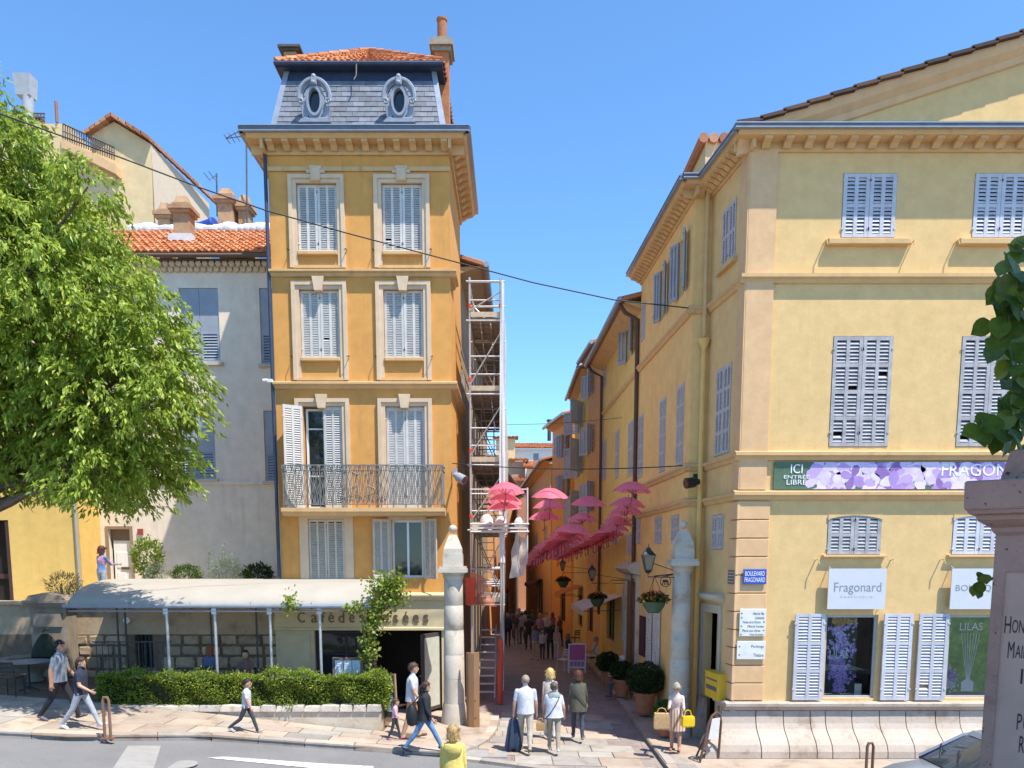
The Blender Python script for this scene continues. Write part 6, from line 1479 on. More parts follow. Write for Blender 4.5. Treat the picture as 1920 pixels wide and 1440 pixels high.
def bush(name,label,c,r,mat,n,ln,wd,stem=0,jit=.5,up=.3,squash=1,cat='shrub',spread=1.0,zb=None,rz=None):
    c = Vector(c); zb = c.z-r if zb is None else zb; t = T(name,label,cat,(c.x,c.y,zb)); s = MB()
    for k in range(5): a = 2*pi*k/5; s.tube([V(c.x,c.y,zb),V(c.x+.25*r*cos(a),c.y+.25*r*sin(a),(zb+c.z)/2),V(c.x+.6*r*cos(a),c.y+.6*r*sin(a),c.z+.3*r)],[.02,.015,.006],5)
    s.build('stem',K['bark'],t)
    d = rand_dir(n); rad = rng.uniform(.45,1,n)**.6; lump = 1+.16*np.sin(d[:,0]*6+1)*np.sin(d[:,2]*7)+.08*np.sin(d[:,1]*13)
    P_ = np.array(c)+d*(rad*lump)[:,None]*np.array([r*spread,r*spread,r*squash]); D = d+np.array([0,0,up])
    leaves('foliage',mat,t,P_,D,ln,wd,.2,jit,kind='stuff'); return t
def at(px,py,Y): return PY(px,py,Y)
Yt = 22.6
bush('climbing_shrub','tall lime green shrub beside the white door on the terrace',at(277,1048,Yt),.42,LF_L,1500,.1,.05,squash=1.35,zb=ZT)
bush('silver_shrub','low silver grey shrub at the foot of the lime shrub',at(292,1076,Yt-.2),.32,LF_G,1600,.06,.015,zb=ZT)
bush('box_shrub','rounded bright green box shrub on the terrace edge',at(350,1080,Yt),.44,LF_B,3600,.045,.028,squash=.75,zb=ZT-.1)
b_ = bush('silver_bush','spiky silver grey bush rising in the middle of the terrace edge',at(424,1074,Yt),.44,LF_G,2800,.085,.014,up=.9,zb=ZT-.1)
for px,y0,y1 in ((393,1085,1032),(419,1085,1018),(433,1085,1035)):
    a,e = at(px,y0,Yt),at(px,y1,Yt); n = 160; tt = rng.uniform(0,1,n); P_ = np.array(a)+(np.array(e)-np.array(a))*tt[:,None]+rng.normal(0,.03,(n,3)); leaves('spike',LF_G,b_,P_,np.tile([0,0,1.],(n,1)),.07,.014,.2,.6,kind='stuff')
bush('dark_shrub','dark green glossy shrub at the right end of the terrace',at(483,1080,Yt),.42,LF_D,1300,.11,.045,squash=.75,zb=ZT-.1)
# vine over the canopy end
vn = T('grape_vine','bright green vine climbing the canopy end beside the cafe lettering','vine',(PY(700,1300,19.2).x,19.2,zp))
vs_ = MB(); vs_.tube([PY(701,1310,19.2),PY(696,1240,19.2),PY(700,1190,19.2),PY(706,1150,19.2),PY(712,1115,19.3)],[.03,.025,.022,.018,.01],6); vs_.tube([PY(706,1150,19.2),PY(640,1146,19.2),PY(560,1143,19.2),PY(490,1142,19.2)],[.016,.012,.01,.006],5); vs_.build('stem',K['bark'],vn)
Pv = []
for px,py,rx,ry,n in ((725,1098,34,22,420),(735,1115,26,22,300),(712,1140,24,26,320),(700,1165,18,20,200),(692,1205,16,26,200),(690,1230,12,14,80),(668,1138,18,10,90),(545,1128,14,20,90),(543,1140,12,8,40),(745,1085,14,14,80)):
    c = at(px,py,19.15); k = 19.15/FPX; g_ = rng.normal(0,.55,(n,3)); Pv.append(np.array(c)+g_*np.array([rx*k,.22,ry*k]))
Pv = np.concatenate(Pv); leaves('foliage',LF_L,vn,Pv,np.tile([0,-.4,-.3],(len(Pv),1)),.1,.085,.15,.7,kind='stuff')
bush('end_bush','small green bush at the right end of the hedge beside the blackboard',at(714,1290,18.9),.3,LF_H,1500,.06,.038,squash=1.2,zb=zp-.2)
# ================================================================ foreground lime tree at right (mostly out of frame)
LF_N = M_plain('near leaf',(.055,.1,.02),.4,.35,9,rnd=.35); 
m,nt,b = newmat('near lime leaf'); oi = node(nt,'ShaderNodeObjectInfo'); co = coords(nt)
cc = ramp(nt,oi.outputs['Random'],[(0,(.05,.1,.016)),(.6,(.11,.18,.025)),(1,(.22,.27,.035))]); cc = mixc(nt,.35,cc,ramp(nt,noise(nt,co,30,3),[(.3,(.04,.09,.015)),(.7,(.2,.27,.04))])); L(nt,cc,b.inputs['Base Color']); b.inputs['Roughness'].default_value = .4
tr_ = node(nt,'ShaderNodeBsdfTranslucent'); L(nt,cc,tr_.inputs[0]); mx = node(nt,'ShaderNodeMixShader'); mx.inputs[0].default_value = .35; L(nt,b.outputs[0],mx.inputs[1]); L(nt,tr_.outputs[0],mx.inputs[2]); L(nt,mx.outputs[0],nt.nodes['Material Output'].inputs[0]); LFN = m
ZC = 2.7
ft = T('lime_tree','dark leafy branches of a lime tree hanging in at the right edge','tree',(5.2,1.6,ZC))
s = MB(); s.tube([V(5.2,1.6,ZC-.1),V(5.1,1.6,4.5),V(4.9,1.7,6.0),V(4.5,1.9,7.5)],[.24,.2,.17,.1],10); s.build('trunk',K['bark'],ft)
s = MB(); YN = 4.2
ends = [[(2150,200),(2000,400),(1935,455),(1895,500),(1880,570)],[(2100,400),(1980,560),(1930,600),(1900,640),(1880,660)],[(2150,640),(1990,740),(1920,760),(1880,790),(1850,815)],[(2200,900),(2000,1010),(1900,1070),(1860,1085),(1838,1095)]]
for e in ends: s.tube([V(4.8,1.8,6.5 if e[0][1] < 500 else 5.2)]+[PY(x,y,YN) for x,y in e],[.05,.03,.02,.012,.008,.004],6)
s.build('limbs',K['bark'],ft)
lm_ = MB(); pts = []
for t in range(14):
    q = -pi/2+2*pi*t/14; x = .5*cos(q); y = .52+.52*sin(q)
    if t == 7: y += .16
    if t in (1,13): y += .05
    pts.append((x,y))
lm_.add([V(0,.5,-.03)]+[V(x,y,.06*abs(x)*2-.02) for x,y in pts],[(0,1+i,1+(i+1)%14) for i in range(14)],True)
lme = bpy.data.meshes.new('leaf'); lme.from_pydata(lm_.v,[],lm_.f); lme.polygons.foreach_set('use_smooth',[True]*14); lme.materials.append(LFN); lme.update()
spots = [(1905,455),(1915,475),(1898,490),(1885,520),(1900,530),(1918,515),(1875,545),(1890,560),(1912,560),(1862,580),(1880,590),(1900,590),(1916,600),(1858,610),(1872,618),(1890,625),(1908,630),(1876,645),(1892,655),(1915,655),(1885,668),(1916,690),(1910,715),(1900,735),(1890,755),(1915,745),(1875,765),(1868,785),(1885,785),(1902,780),(1850,795),(1858,810),(1840,820),(1875,815),(1895,810),(1914,800),(1838,1080),(1842,1090),(1834,1098),(1829,1104),(1846,1084),(1835,1110)]
for i,(px,py) in enumerate(spots+[(x+random.uniform(-8,22),y+random.uniform(-14,14)) for x,y in spots[:36]]*2+[(x+random.uniform(20,140),y+random.uniform(-60,30)) for x,y in spots[:36]]):
    p = PY(px,py-8,YN+random.uniform(-.15,.2)); sz = random.uniform(.085,.125) if py < 1000 else random.uniform(.05,.07)
    z_ = V(random.gauss(.2,.5),-1,random.gauss(.45,.4)).normalized(); y_ = V(random.gauss(-.3,.5),random.gauss(0,.3),-1); y_ = (y_-z_*y_.dot(z_)).normalized(); x_ = y_.cross(z_)
    m4 = Matrix.Identity(4)
    for q in range(3): m4[q][0] = x_[q]*sz; m4[q][1] = y_[q]*sz; m4[q][2] = z_[q]*sz; m4[q][3] = p[q]
    inst('leaf',lme,ft,m4)
n = 30000; d = rand_dir(n); rad = rng.uniform(.35,1,n)**.5; P_ = np.array([4.3,1.2,8.2])+d*rad[:,None]*np.array([3.0,2.6,1.9])
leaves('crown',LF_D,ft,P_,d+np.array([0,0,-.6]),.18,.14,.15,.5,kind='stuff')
# ================================================================ street furniture
def bollard(label,x,y,mat):
    t = T('bollard',label,'bollard',(x,y,G(x)),'bent tube bollards on the pavement'); z = G(x); m_ = MB()
    for dx in (0,): m_.tube([V(x-.06,y,z-.05),V(x-.06,y,z+.78),V(x-.035,y,z+.85),V(x+.035,y,z+.85),V(x+.06,y,z+.78),V(x+.06,y,z-.05)],.03,8)
    m_.build('hoop',mat,t); m_ = MB(); m_.box(x-.13,x+.13,y-.06,y+.06,z-.01,z+.02); m_.build('base_plate',mat,t)
p = PZ(202,1378,.75); bollard('brown bent tube bollard in front of the hedge at left',p.x,p.y,C('bollard brown',(.22,.12,.075),.45))
bollard('brown bent tube bollard in front of the pale plinth at right',PY(1632,1400,14.7).x,14.7,C('bollard brown',(.22,.12,.075),.45))
# menu case above the hedge
y = 19.5; t = T('menu_case','menu case with pale sheets on a post above the hedge','menu board',(PY(651,1250,y).x,y,zp)); f_ = Fr((0,y,0),(1,0,0),(0,-1,0)); r = rect_from_px(f_,624,680,1233,1272)
m_ = MB(); m_.fbox(f_,*r,-.08,.0); m_.fbox(f_,r[0],r[0]+.04,r[2],r[3],.0,.03); m_.fbox(f_,r[1]-.04,r[1],r[2],r[3],0,.03); m_.fbox(f_,r[0]+.04,r[1]-.04,r[3]-.05,r[3],0,.03); m_.fbox(f_,r[0]+.04,r[1]-.04,r[2],r[2]+.05,0,.03); m_.build('case',C('menu frame',(.2,.14,.11)),t)
m_ = MB()
for i in range(3): a = r[0]+.06+i*(r[1]-r[0]-.1)/3; m_.fbox(f_,a,a+(r[1]-r[0]-.16)/3,r[2]+.07,r[3]-.07,.002,.006)
m_.build('menu_sheet',C('menu paper',(.7,.75,.8)),t)
m_ = MB()
for i in range(3):
    a = r[0]+.09+i*(r[1]-r[0]-.1)/3
    for k in range(7): m_.fbox(f_,a,a+random.uniform(.06,.14),r[3]-.13-k*.045,r[3]-.122-k*.045,.0065,.008)
m_.build('printed_lines',ink,t)
m_ = MB(); c = (r[0]+r[1])/2; m_.fbox(f_,c-.03,c+.03,.6,r[2],-.07,-.02); m_.build('post',K['iron'],t)
# blackboard A-frame
y = 18.9; x0 = PY(733,1300,y).x; t = T('blackboard','tall leaning blackboard with blue chalk menu beside the cafe entrance','blackboard',(x0,y,G(x0)))
zz = G(x0); top = PY(730,1266,y).z; f_ = Fr((x0,y,zz),V(.86,-.5,0),None); H = top-zz
def ln(u,v,w=0): return f_.pt(u,v,w)+V(0,.12*v,0)
m_ = MB(); m_.hexa([ln(-.22,.25),ln(.2,.25),ln(.1,H-.02),ln(-.16,H)],[ln(-.22,.25,.03),ln(.2,.25,.03),ln(.1,H-.02,.03),ln(-.16,H,.03)]); m_.build('board',C('chalkboard',(.05,.055,.06)),t)
m_ = MB()
for a,b,c,d in ((-.25,-.21,-.19,-.15),(.19,.23,.09,.13)): m_.hexa([ln(a,0,-.005),ln(b,0,-.005),ln(d,H+.02,-.005),ln(c,H+.02,-.005)],[ln(a,0,.045),ln(b,0,.045),ln(d,H+.02,.045),ln(c,H+.02,.045)])
m_.hexa([ln(-.2,.15,-.002),ln(.2,.15,-.002),ln(.2,.25,-.002),ln(-.2,.25,-.002)],[ln(-.2,.15,.04),ln(.2,.15,.04),ln(.2,.25,.04),ln(-.2,.25,.04)]); m_.build('frame',C('chalk frame',(.3,.2,.13)),t)
m_ = MB()
for k in range(16): v = .4+(H-.55)*k/16; a = -.15+.03*random.random(); b = .12*random.uniform(.3,1)-.02; m_.hexa([ln(a,v,.031),ln(b,v,.031),ln(b,v+.035,.031),ln(a,v+.035,.031)],[ln(a,v,.034),ln(b,v,.034),ln(b,v+.035,.034),ln(a,v+.035,.034)])
m_.build('chalk_lines',C('chalk blue',(.42,.5,.6)),t)
# curved iron notice stand at the right corner
y = 16.6; a = PY(1330,1400,y); t = T('notice_stand','brown arched iron notice stand leaning before the pale plinth','notice stand',(a.x,y,G(a.x)+.03))
z0 = G(a.x)+.04; f_ = Fr((a.x-.05,y-.2,z0),V(.8,.55,0),None); m_ = MB()
pts = [(-.3,0),(-.24,.5),(-.2,.85),(-.12,1.02),(0,1.08),(.12,1.02),(.2,.85),(.24,.5),(.3,0)]
m_.tube([f_.pt(u,v,.0)+V(.12*v,0,0) for u,v in pts],.028,7); m_.tube([f_.pt(-.22,.6)+V(.07,0,0),f_.pt(.22,.6)+V(.07,0,0)],.018,6); m_.tube([f_.pt(0,1.08)+V(.12,0,0),f_.pt(0.1,0,-.45)],.022,6); m_.tube([f_.pt(-.2,.35)+V(.05,0,0),f_.pt(.1,.95)+V(.1,0,0)],.014,6); m_.build('frame',C('stand brown',(.12,.065,.045)),t)
m_ = MB(); m_.hexa([f_.pt(-.16,.5,.01)+V(.06,0,0),f_.pt(.16,.5,.01)+V(.06,0,0),f_.pt(.13,.95,.01)+V(.11,0,0),f_.pt(-.13,.95,.01)+V(.11,0,0)],[f_.pt(-.16,.5,.025)+V(.06,0,0),f_.pt(.16,.5,.025)+V(.06,0,0),f_.pt(.13,.95,.025)+V(.11,0,0),f_.pt(-.13,.95,.025)+V(.11,0,0)]); m_.build('notice',C('notice white',(.6,.6,.62)),t)
# potted box balls along the footway
def pot(label,x,y,z,rp,hp,rb,mat=LF_D,n=3800):
    t = T('potted_shrub',label,'potted plant',(x,y,z),'potted shrubs along the alley'); m_ = MB()
    m_.lathe([(rp*.68,0),(rp*.72,.04),(rp*.97,hp*.82),(rp*1.08,hp*.84),(rp*1.1,hp),(rp*.96,hp),(rp*.92,hp*.88)],(x,y,z),20); m_.build('pot',K['terracotta'],t)
    m_ = MB(); m_.lathe([(rp*.93,hp*.85),(rp*.9,hp*.9)],(x,y,z),16); m_.build('soil',K['earth'],t)
    c = V(x,y,z+hp+rb*.72); s = MB(); s.ball(c,rb*.72,12,8,1,1,.85); s.build('dark_core',C('hedge core',(.02,.028,.01),.95),t); s = MB(); s.tube([V(x,y,z+hp*.8),c],.03,6); s.build('stem',K['bark'],t)  # dark ball added inside so no light specks show through the leaves
    d = rand_dir(n); rad = rng.uniform(.6,1,n)**.5; P_ = np.array(c)+d*(rad*(1+.07*np.sin(d[:,0]*9)*np.sin(d[:,2]*8)))[:,None]*rb*np.array([1.05,1.05,.88]); leaves('foliage',mat,t,P_,d,.055,.032,.2,.5,kind='stuff')
def on(px,py,z=.0):
    q = PZ(px,py,z); return q.x,q.y
x,y = on(1209,1338,.0); pot('largest potted box ball on the alley footway, nearest the standing woman',x,y,0,.3,.62,.52,n=5200)
x,y = on(1166,1305,.0); pot('middle potted box ball on the alley footway',x,y,0,.27,.55,.36)
x,y = on(1140,1284,.0); pot('farthest potted bush on the alley footway beside the cafe tables',x,y,0,.24,.5,.4,LF_D)
x,y = PY(1250,1330,18.6).x-.02,18.6; pot('small potted bush behind the woman with the yellow bag',x,y,.0,.22,.4,.3,LF_B,2200)
# pink A-board
x,y = on(1082,1262,-.04); t = T('advert_board','white framed pavement board with a pink poster in the alley','sign',(x,y,-.05)); f_ = Fr((x,y,-.05),(1,0,0),(0,-1,0))
m_ = MB()
for u in (-.34,.3): m_.fbox(f_,u,u+.04,0,1.15,-.02,.02); m_.tube([f_.pt(u+.02,1.1,-.01),f_.pt(u+.02,0,-.5)],.018,5)
m_.fbox(f_,-.3,.3,1.11,1.15,-.02,.02); m_.fbox(f_,-.3,.3,.2,.24,-.02,.02); m_.build('frame',K['white'],t)
m_ = MB(); m_.fbox(f_,-.3,.3,.52,1.11,-.01,.008); m_.build('poster',C('pink poster',(.55,.12,.3)),t); m_ = MB(); m_.fbox(f_,-.3,.3,.24,.52,-.01,.008); m_.build('poster_foot',C('poster white',(.6,.55,.6)),t)
m_ = MB(); 
for i in range(4): m_.fbox(f_,-.27+i*.14,-.16+i*.14,.28,.46,.009,.012)
m_.build('poster_pictures',C('poster tiles',(.4,.2,.3)),t)
# cafe tables and chairs in the alley
def chair(label,x,y,z,rz,mat,group='alley cafe chairs'):
    t = T('cafe_chair',label,'chair',(x,y,z),group,rz); 
    for sx in (-1,1):
        m_ = MB(); m_.tube([V(sx*.2,.2,0),V(sx*.18,.18,.45)],.014,5); m_.build('leg',mat,t,local=True); m_ = MB(); m_.tube([V(sx*.2,-.22,0),V(sx*.19,-.19,.45),V(sx*.18,-.24,.85)],.014,5); m_.build('leg',mat,t,local=True)
    m_ = MB(); m_.box(-.21,.21,-.2,.21,.44,.47); m_.build('seat',mat,t,local=True); m_ = MB(); 
    for z_ in (.62,.72,.82): m_.box(-.18,.18,-.235,-.215,z_-.03,z_+.03)
    m_.build('backrest',mat,t,local=True); return t
def table(label,x,y,z,mat,top,r=.33,group='cafe tables'):
    t = T('cafe_table',label,'table',(x,y,z),group); m_ = MB(); m_.lathe([(r,.71),(r,.74)],(0,0,0),20); m_.build('table_top',top,t,local=True)
    m_ = MB(); m_.tube([V(0,0,.03),V(0,0,.71)],.03,8); m_.build('column',mat,t,local=True)
    for k in range(3): a = 2*pi*k/3; m_ = MB(); m_.tube([V(0,0,.1),V(.25*cos(a),.25*sin(a),.0)],.018,5); m_.build('leg',mat,t,local=True)
    return t
wc = C('white chair',(.62,.62,.62),.5); dk = C('dark chair',(.03,.03,.032),.5)
x,y = on(1057,1258,-.05); chair('white metal chair left of the pink board',x,y,-.05,2.4,wc); x,y = on(1110,1250,-.05); chair('white metal chair right of the pink board under the seated man',x,y,-.05,1.7,wc)
x,y = on(1082,1238,-.08); table('small cafe table behind the pink board',x,y,-.08,dk,wc); x,y = on(1096,1205,-.12); table('cafe table further along the alley wall',x,y,-.12,dk,wc); x,y = on(1078,1212,-.12); chair('dark chair by the far alley table',x,y,-.12,.6,dk)
# left terrace table with chairs
x,y = -12.2,19.2; table('dark round table under the tree at the left edge',x,y,G(x),dk,C('table top grey',(.2,.22,.25),.3),.5,'terrace tables'); 
chair('dark iron chair right of the left edge table',x+.85,y-.2,G(x+.85),1.9,dk,'dark terrace chairs'); chair('dark iron chair in front of the left edge table',x+.1,y-.85,G(x),.1,dk,'dark terrace chairs')
# wall fountain
fx = PY(68,1200,20.6).x; fy = 21.2; fz = G(fx); t = T('wall_fountain','old stone wall fountain with round basin shaded by the tree','fountain',(fx,fy,fz)); f_ = Fr((fx,fy,fz),(1,0,0),(0,-1,0))
zz = PY(68,1115,fy).z-fz; st = C('fountain stone',(.26,.21,.16),.9,.3,scale=3)
m_ = MB(); m_.fbox(f_,-.5,.5,0,zz-.35,-.5,.0); m_.fbox(f_,-.38,.38,1.4,zz-.5,0,.06); m_.build('stele',st,t)
m_ = MB(); m_.extr(f_,[(-.5,zz-.35),(.1,zz-.35),(.16,zz-.22),(.16,zz-.15),(-.5,zz-.15)],-.6,.6); m_.prism(f_,[(-.55,zz-.15),(.55,zz-.15),(.45,zz-.02),(0,zz+.06),(-.45,zz-.02)],-.45,.1); m_.build('pediment',st,t)
m_ = MB(); m_.lathe([(.2,0),(.18,.2),(.24,.3),(.72,.5),(.8,.6),(.78,.65),(.68,.63),(.5,.5)],(fx,fy-.75,fz+.0),24); m_.build('basin',st,t)
m_ = MB(); m_.lathe([(.7,.0),(.69,.01)],(fx,fy-.75,fz+.58),24); m_.build('water',K['glass'],t)
m_ = MB(); m_.lathe([(.42,0),(.36,.25),(.24,.45),(.1,.62)],(fx,fy-.2,fz+.6),12,True,1,.5); m_.build('moss_mound',C('moss dark',(.03,.035,.022),.95,.4),t)
m_ = MB(); m_.tube([f_.pt(0,zz-.95,.05),f_.pt(0,zz-.95,.25),f_.pt(0,zz-1.0,.28)],.03,8); m_.build('spout',K['iron'],t)
ux,uz = fx+.25, PY(95,1118,21.6).z
bush('urn_plant','wispy olive shrub growing on top of the wall fountain',(ux,21.6,uz+.3),.45,LF_O,900,.09,.022,up=.8,squash=.8,zb=uz-.1,cat='plant')
bush('terrace_plant','small shrub at the foot of the yellow wall behind the canopy end',PY(140,1112,22.2),.25,LF_O,500,.08,.03,zb=ZT-.05)
# lanterns with brackets and hanging baskets
def lantern(label,p,ex,s=1.0,mat=None):
    """p top of lantern, ex bracket root on the wall"""
    p = Vector(p); t = T('street_lantern',label,'lantern',p,'wall lanterns along the alley'); m_ = MB()
    sq = lambda w,z: [p+V(-w,-w,z)*s,p+V(w,-w,z)*s,p+V(w,w,z)*s,p+V(-w,w,z)*s]
    m_.loft([sq(.24,-.2),sq(.2,-.17),sq(.07,.0),sq(.06,.06)],False); m_.tube([p+V(0,0,.05)*s,p+V(0,0,.2)*s],[.02*s,.004],6); m_.build('cap',K['black'],t)
    m_ = MB()
    for a,b in ((-1,-1),(1,-1),(1,1),(-1,1)): m_.tube([p+V(a*.2,b*.2,-.2)*s,p+V(a*.1,b*.1,-.68)*s],.014*s,5)
    m_.loft([sq(.1,-.68),sq(.11,-.72),sq(.05,-.8)],False); m_.build('frame',K['black'],t)
    m_ = MB(); m_.loft([sq(.185,-.205),sq(.09,-.675)],False); m_.build('glass',C('lantern glass',(.22,.18,.13),.15),t)
    e = Vector(ex); m_ = MB(); b0 = p+V(0,0,-.8)*s; m_.tube([b0,b0+V(0,0,-.12)*s,V(e.x,e.y,b0.z-.14*s)],.018*s,6); m_.tube([p+V(.1,0,-.45)*s,V(e.x,e.y,b0.z+.05)],.014*s,5); m_.build('bracket',K['black'],t); return t
p = PY(1216,1030,18.7); lantern('large black lantern on a bracket by the right stone pillar',p,(PY(1268,1070,18.8).x,18.8,0),.72)
def basket(label,c,r,hang):
    c = Vector(c); t = T('hanging_basket',label,'flower basket',c,'hanging flower baskets'); m_ = MB(); m_.lathe([(r*.45,-.28),(r*.85,-.12),(r,.0),(r*.9,.0)],c,16); m_.build('bowl',C('basket green',(.06,.1,.06),.6),t)
    m_ = MB()
    for a in (0,2.1,4.2): m_.tube([c+V(r*.9*cos(a),r*.9*sin(a),0),c+V(0,0,hang)],.006,4)
    m_.build('chains',K['black'],t)
    n = 900; d = rand_dir(n); d[:,2] = np.abs(d[:,2])*.7; P_ = np.array(c)+d*rng.uniform(.3,1.15,n)[:,None]*np.array([r*1.1,r*1.1,r*.9]); leaves('foliage',LF_D,t,P_,d,.08,.05,.2,.6,kind='stuff')
    n = 70; d = rand_dir(n); d[:,2] = np.abs(d[:,2]); P_ = np.array(c)+d*np.array([r*1.1,r*1.1,r*.8]); leaves('blossoms',C('orange blossom',(.75,.13,.02)),t,P_,d,.06,.06,.2,.5,kind='stuff')
p = PY(1226,1128,18.75); basket('hanging basket of orange flowers beside the right stone pillar',p,.3,.62)
m_ = MB(); e = PY(1264,1124,18.85); m_.tube([p+V(0,0,.62),V(4.3,18.95,p.z+.7)],.016,6); tag(m_.build('basket_bracket',K['black']),'thin black bracket arm holding the orange flower basket','bracket')
p = PY(1110,1062,26.5); lantern('small black lantern above the awning in the alley',p,(3.98,26.6,0),.62); p = PY(1120,1122,26.5); basket('dark hanging basket by the small alley lantern',p,.26,.4)
p = PY(1056,1090,34); basket('distant hanging basket over the alley',p,.26,.4); p = PY(1055,1050,34); lantern('distant black lantern under the umbrellas',p,(3.7,34,0),.6)
# round shop sign on a ring (little running animal silhouette) and orange sign
c = PY(1248,1090,18.9); t = T('ring_sign','round iron ring sign with a small dark animal silhouette by the right pillar','sign',c); m_ = MB(); m_.tube([c+V(.13*cos(a*.4),0,.13*sin(a*.4)) for a in range(17)],.01,5); m_.tube([c+V(0,0,.13),V(4.2,18.95,c.z+.2)],.01,5); m_.build('ring',K['black'],t)
m_ = MB(); m_.box(c.x-.07,c.x+.06,18.89,18.91,c.z-.02,c.z+.04)
for dx in (-.06,-.02,.03,.06): m_.tube([c+V(dx,0,-.01),c+V(dx*1.3,0,-.09)],.012,5)
m_.build('silhouette',K['black'],t)
c = PY(1145,1104,25.2); t = T('round_shop_sign','round orange hanging shop sign in the alley','sign',c); m_ = MB(); m_.tube([c+V(0,-.03,0),c+V(0,.03,0)],.19,16); m_.build('disc',C('sign orange',(.7,.25,.02),.4),t); m_ = MB(); m_.tube([c+V(0,0,.17),c+V(0,0,.28),V(4.0,25.3,c.z+.28)],.014,6); m_.build('bracket',K['black'],t)
# alley awning, shop canopies, parasol-like shade
def awning(label,a,b,out,drop,mat):
    t = T('shop_awning',label,'awning',a); n = V(-1,0,0); m_ = MB(); m_.hexa([a,b,b+n*out-V(0,0,drop),a+n*out-V(0,0,drop)],[p_+V(0,0,.03) for p_ in (a,b,b+n*out-V(0,0,drop),a+n*out-V(0,0,drop))]); m_.build('fabric',mat,t)
    m_ = MB(); m_.hexa([a+n*out-V(0,0,drop+.2),b+n*out-V(0,0,drop+.2),b+n*(out+.015)-V(0,0,drop+.2),a+n*(out+.015)-V(0,0,drop+.2)],[a+n*out-V(0,0,drop),b+n*out-V(0,0,drop),b+n*(out+.015)-V(0,0,drop),a+n*(out+.015)-V(0,0,drop)]); m_.build('valance',mat,t)
    for p_ in (a,b): m_ = MB(); m_.tube([p_-V(0,0,.5),p_+n*out-V(0,0,drop+.02)],.015,5); m_.build('arm',K['iron'],t)
awning('cream fabric awning over the cafe tables in the alley',V(3.9,27.5,3.0),V(3.8,31.5,3.0),1.35,.5,C('awning cream',(.62,.57,.48)))
awning('striped looking orange awning deeper in the alley',V(3.5,38,3.0),V(3.35,40.5,3.0),1.1,.4,C('awning orange',(.55,.2,.05)))
awning('small dark awning at the far end of the alley',V(2.2,57,2.9),V(2.0,61,2.9),1.0,.4,C('awning dark',(.12,.08,.07)))
# doorway canopies and dark poster, long louvred doors on the perfumery alley wall
def on2(x0,x1,y0,y1): return rect_from_px(F2,x0,x1,y0,y1)
r = on2(1178,1195,1090,1205); r = (r[0],r[1],0,r[3]); m_ = MB(); m_.fbox(F2,*r,.0,.05); dd = m_.build('wooden_door',C('alley door brown',(.2,.1,.05)),perf); m_ = MB()
for k in range(4): m_.fbox(F2,r[0]+.1,r[1]-.1,r[2]+.2+k*(r[3]-r[2]-.3)/4,r[2]+.1+(k+1)*(r[3]-r[2]-.3)/4,.05,.07,.01)
m_.build('door_panel',C('alley door brown',(.2,.1,.05)),dd); surround(perf,F2,r,.22,.1,K['stone'],name='door_surround'); m_ = MB(); m_.extr(F2,[(0,r[3]+.2),(.3,r[3]+.3),(.42,r[3]+.42),(.42,r[3]+.5),(0,r[3]+.66)],r[0]-.35,r[1]+.35); m_.build('door_canopy',K['stone'],perf)
for x0,x1 in ((1216,1223),(1228,1239)):
    r = on2(x0,x1,1135,1265); leaf_shutter(perf,F2,r[0],r[1],.1,r[3],.03,K['shutter'],2,1,pitch=.09,st=.05)
r = on2(1201,1211,1155,1230); m_ = MB(); m_.fbox(F2,*r,.02,.05); m_.build('dark_poster_panel',C('plum panel',(.06,.025,.04)),perf)
# second pilaster strip door at the pillar
# ================================================================ people
SKIN = [C('skin a',(.52,.3,.2),.55,.06),C('skin b',(.42,.23,.145),.55,.06),C('skin c',(.58,.36,.26),.55,.06)]
EYE = C('eye dark',(.02,.015,.012),.3); LIP = C('lip',(.35,.12,.1),.5)
def capsule(mb,p0,p1,r0,r1,n=10):
    p0,p1 = Vector(p0),Vector(p1); d = (p1-p0); Ln = d.length; t = d/Ln if Ln > 1e-6 else V(0,0,1); pts = []; rs = []
    for k in range(4): a = pi/2*(1-k/3); pts.append(p0-t*r0*sin(a)); rs.append(max(r0*cos(a),.001))
    for k in range(4): a = pi/2*k/3; pts.append(p1+t*r1*sin(a)); rs.append(max(r1*cos(a),.001))
    mb.tube(pts,rs,n)
def seg_d(P,a,b):
    a,b = np.array(a),np.array(b); ab = b-a; t = np.clip(((P-a)@ab)/(ab@ab+1e-12),0,1); return np.linalg.norm(P-(a+t[:,None]*ab),axis=1),t
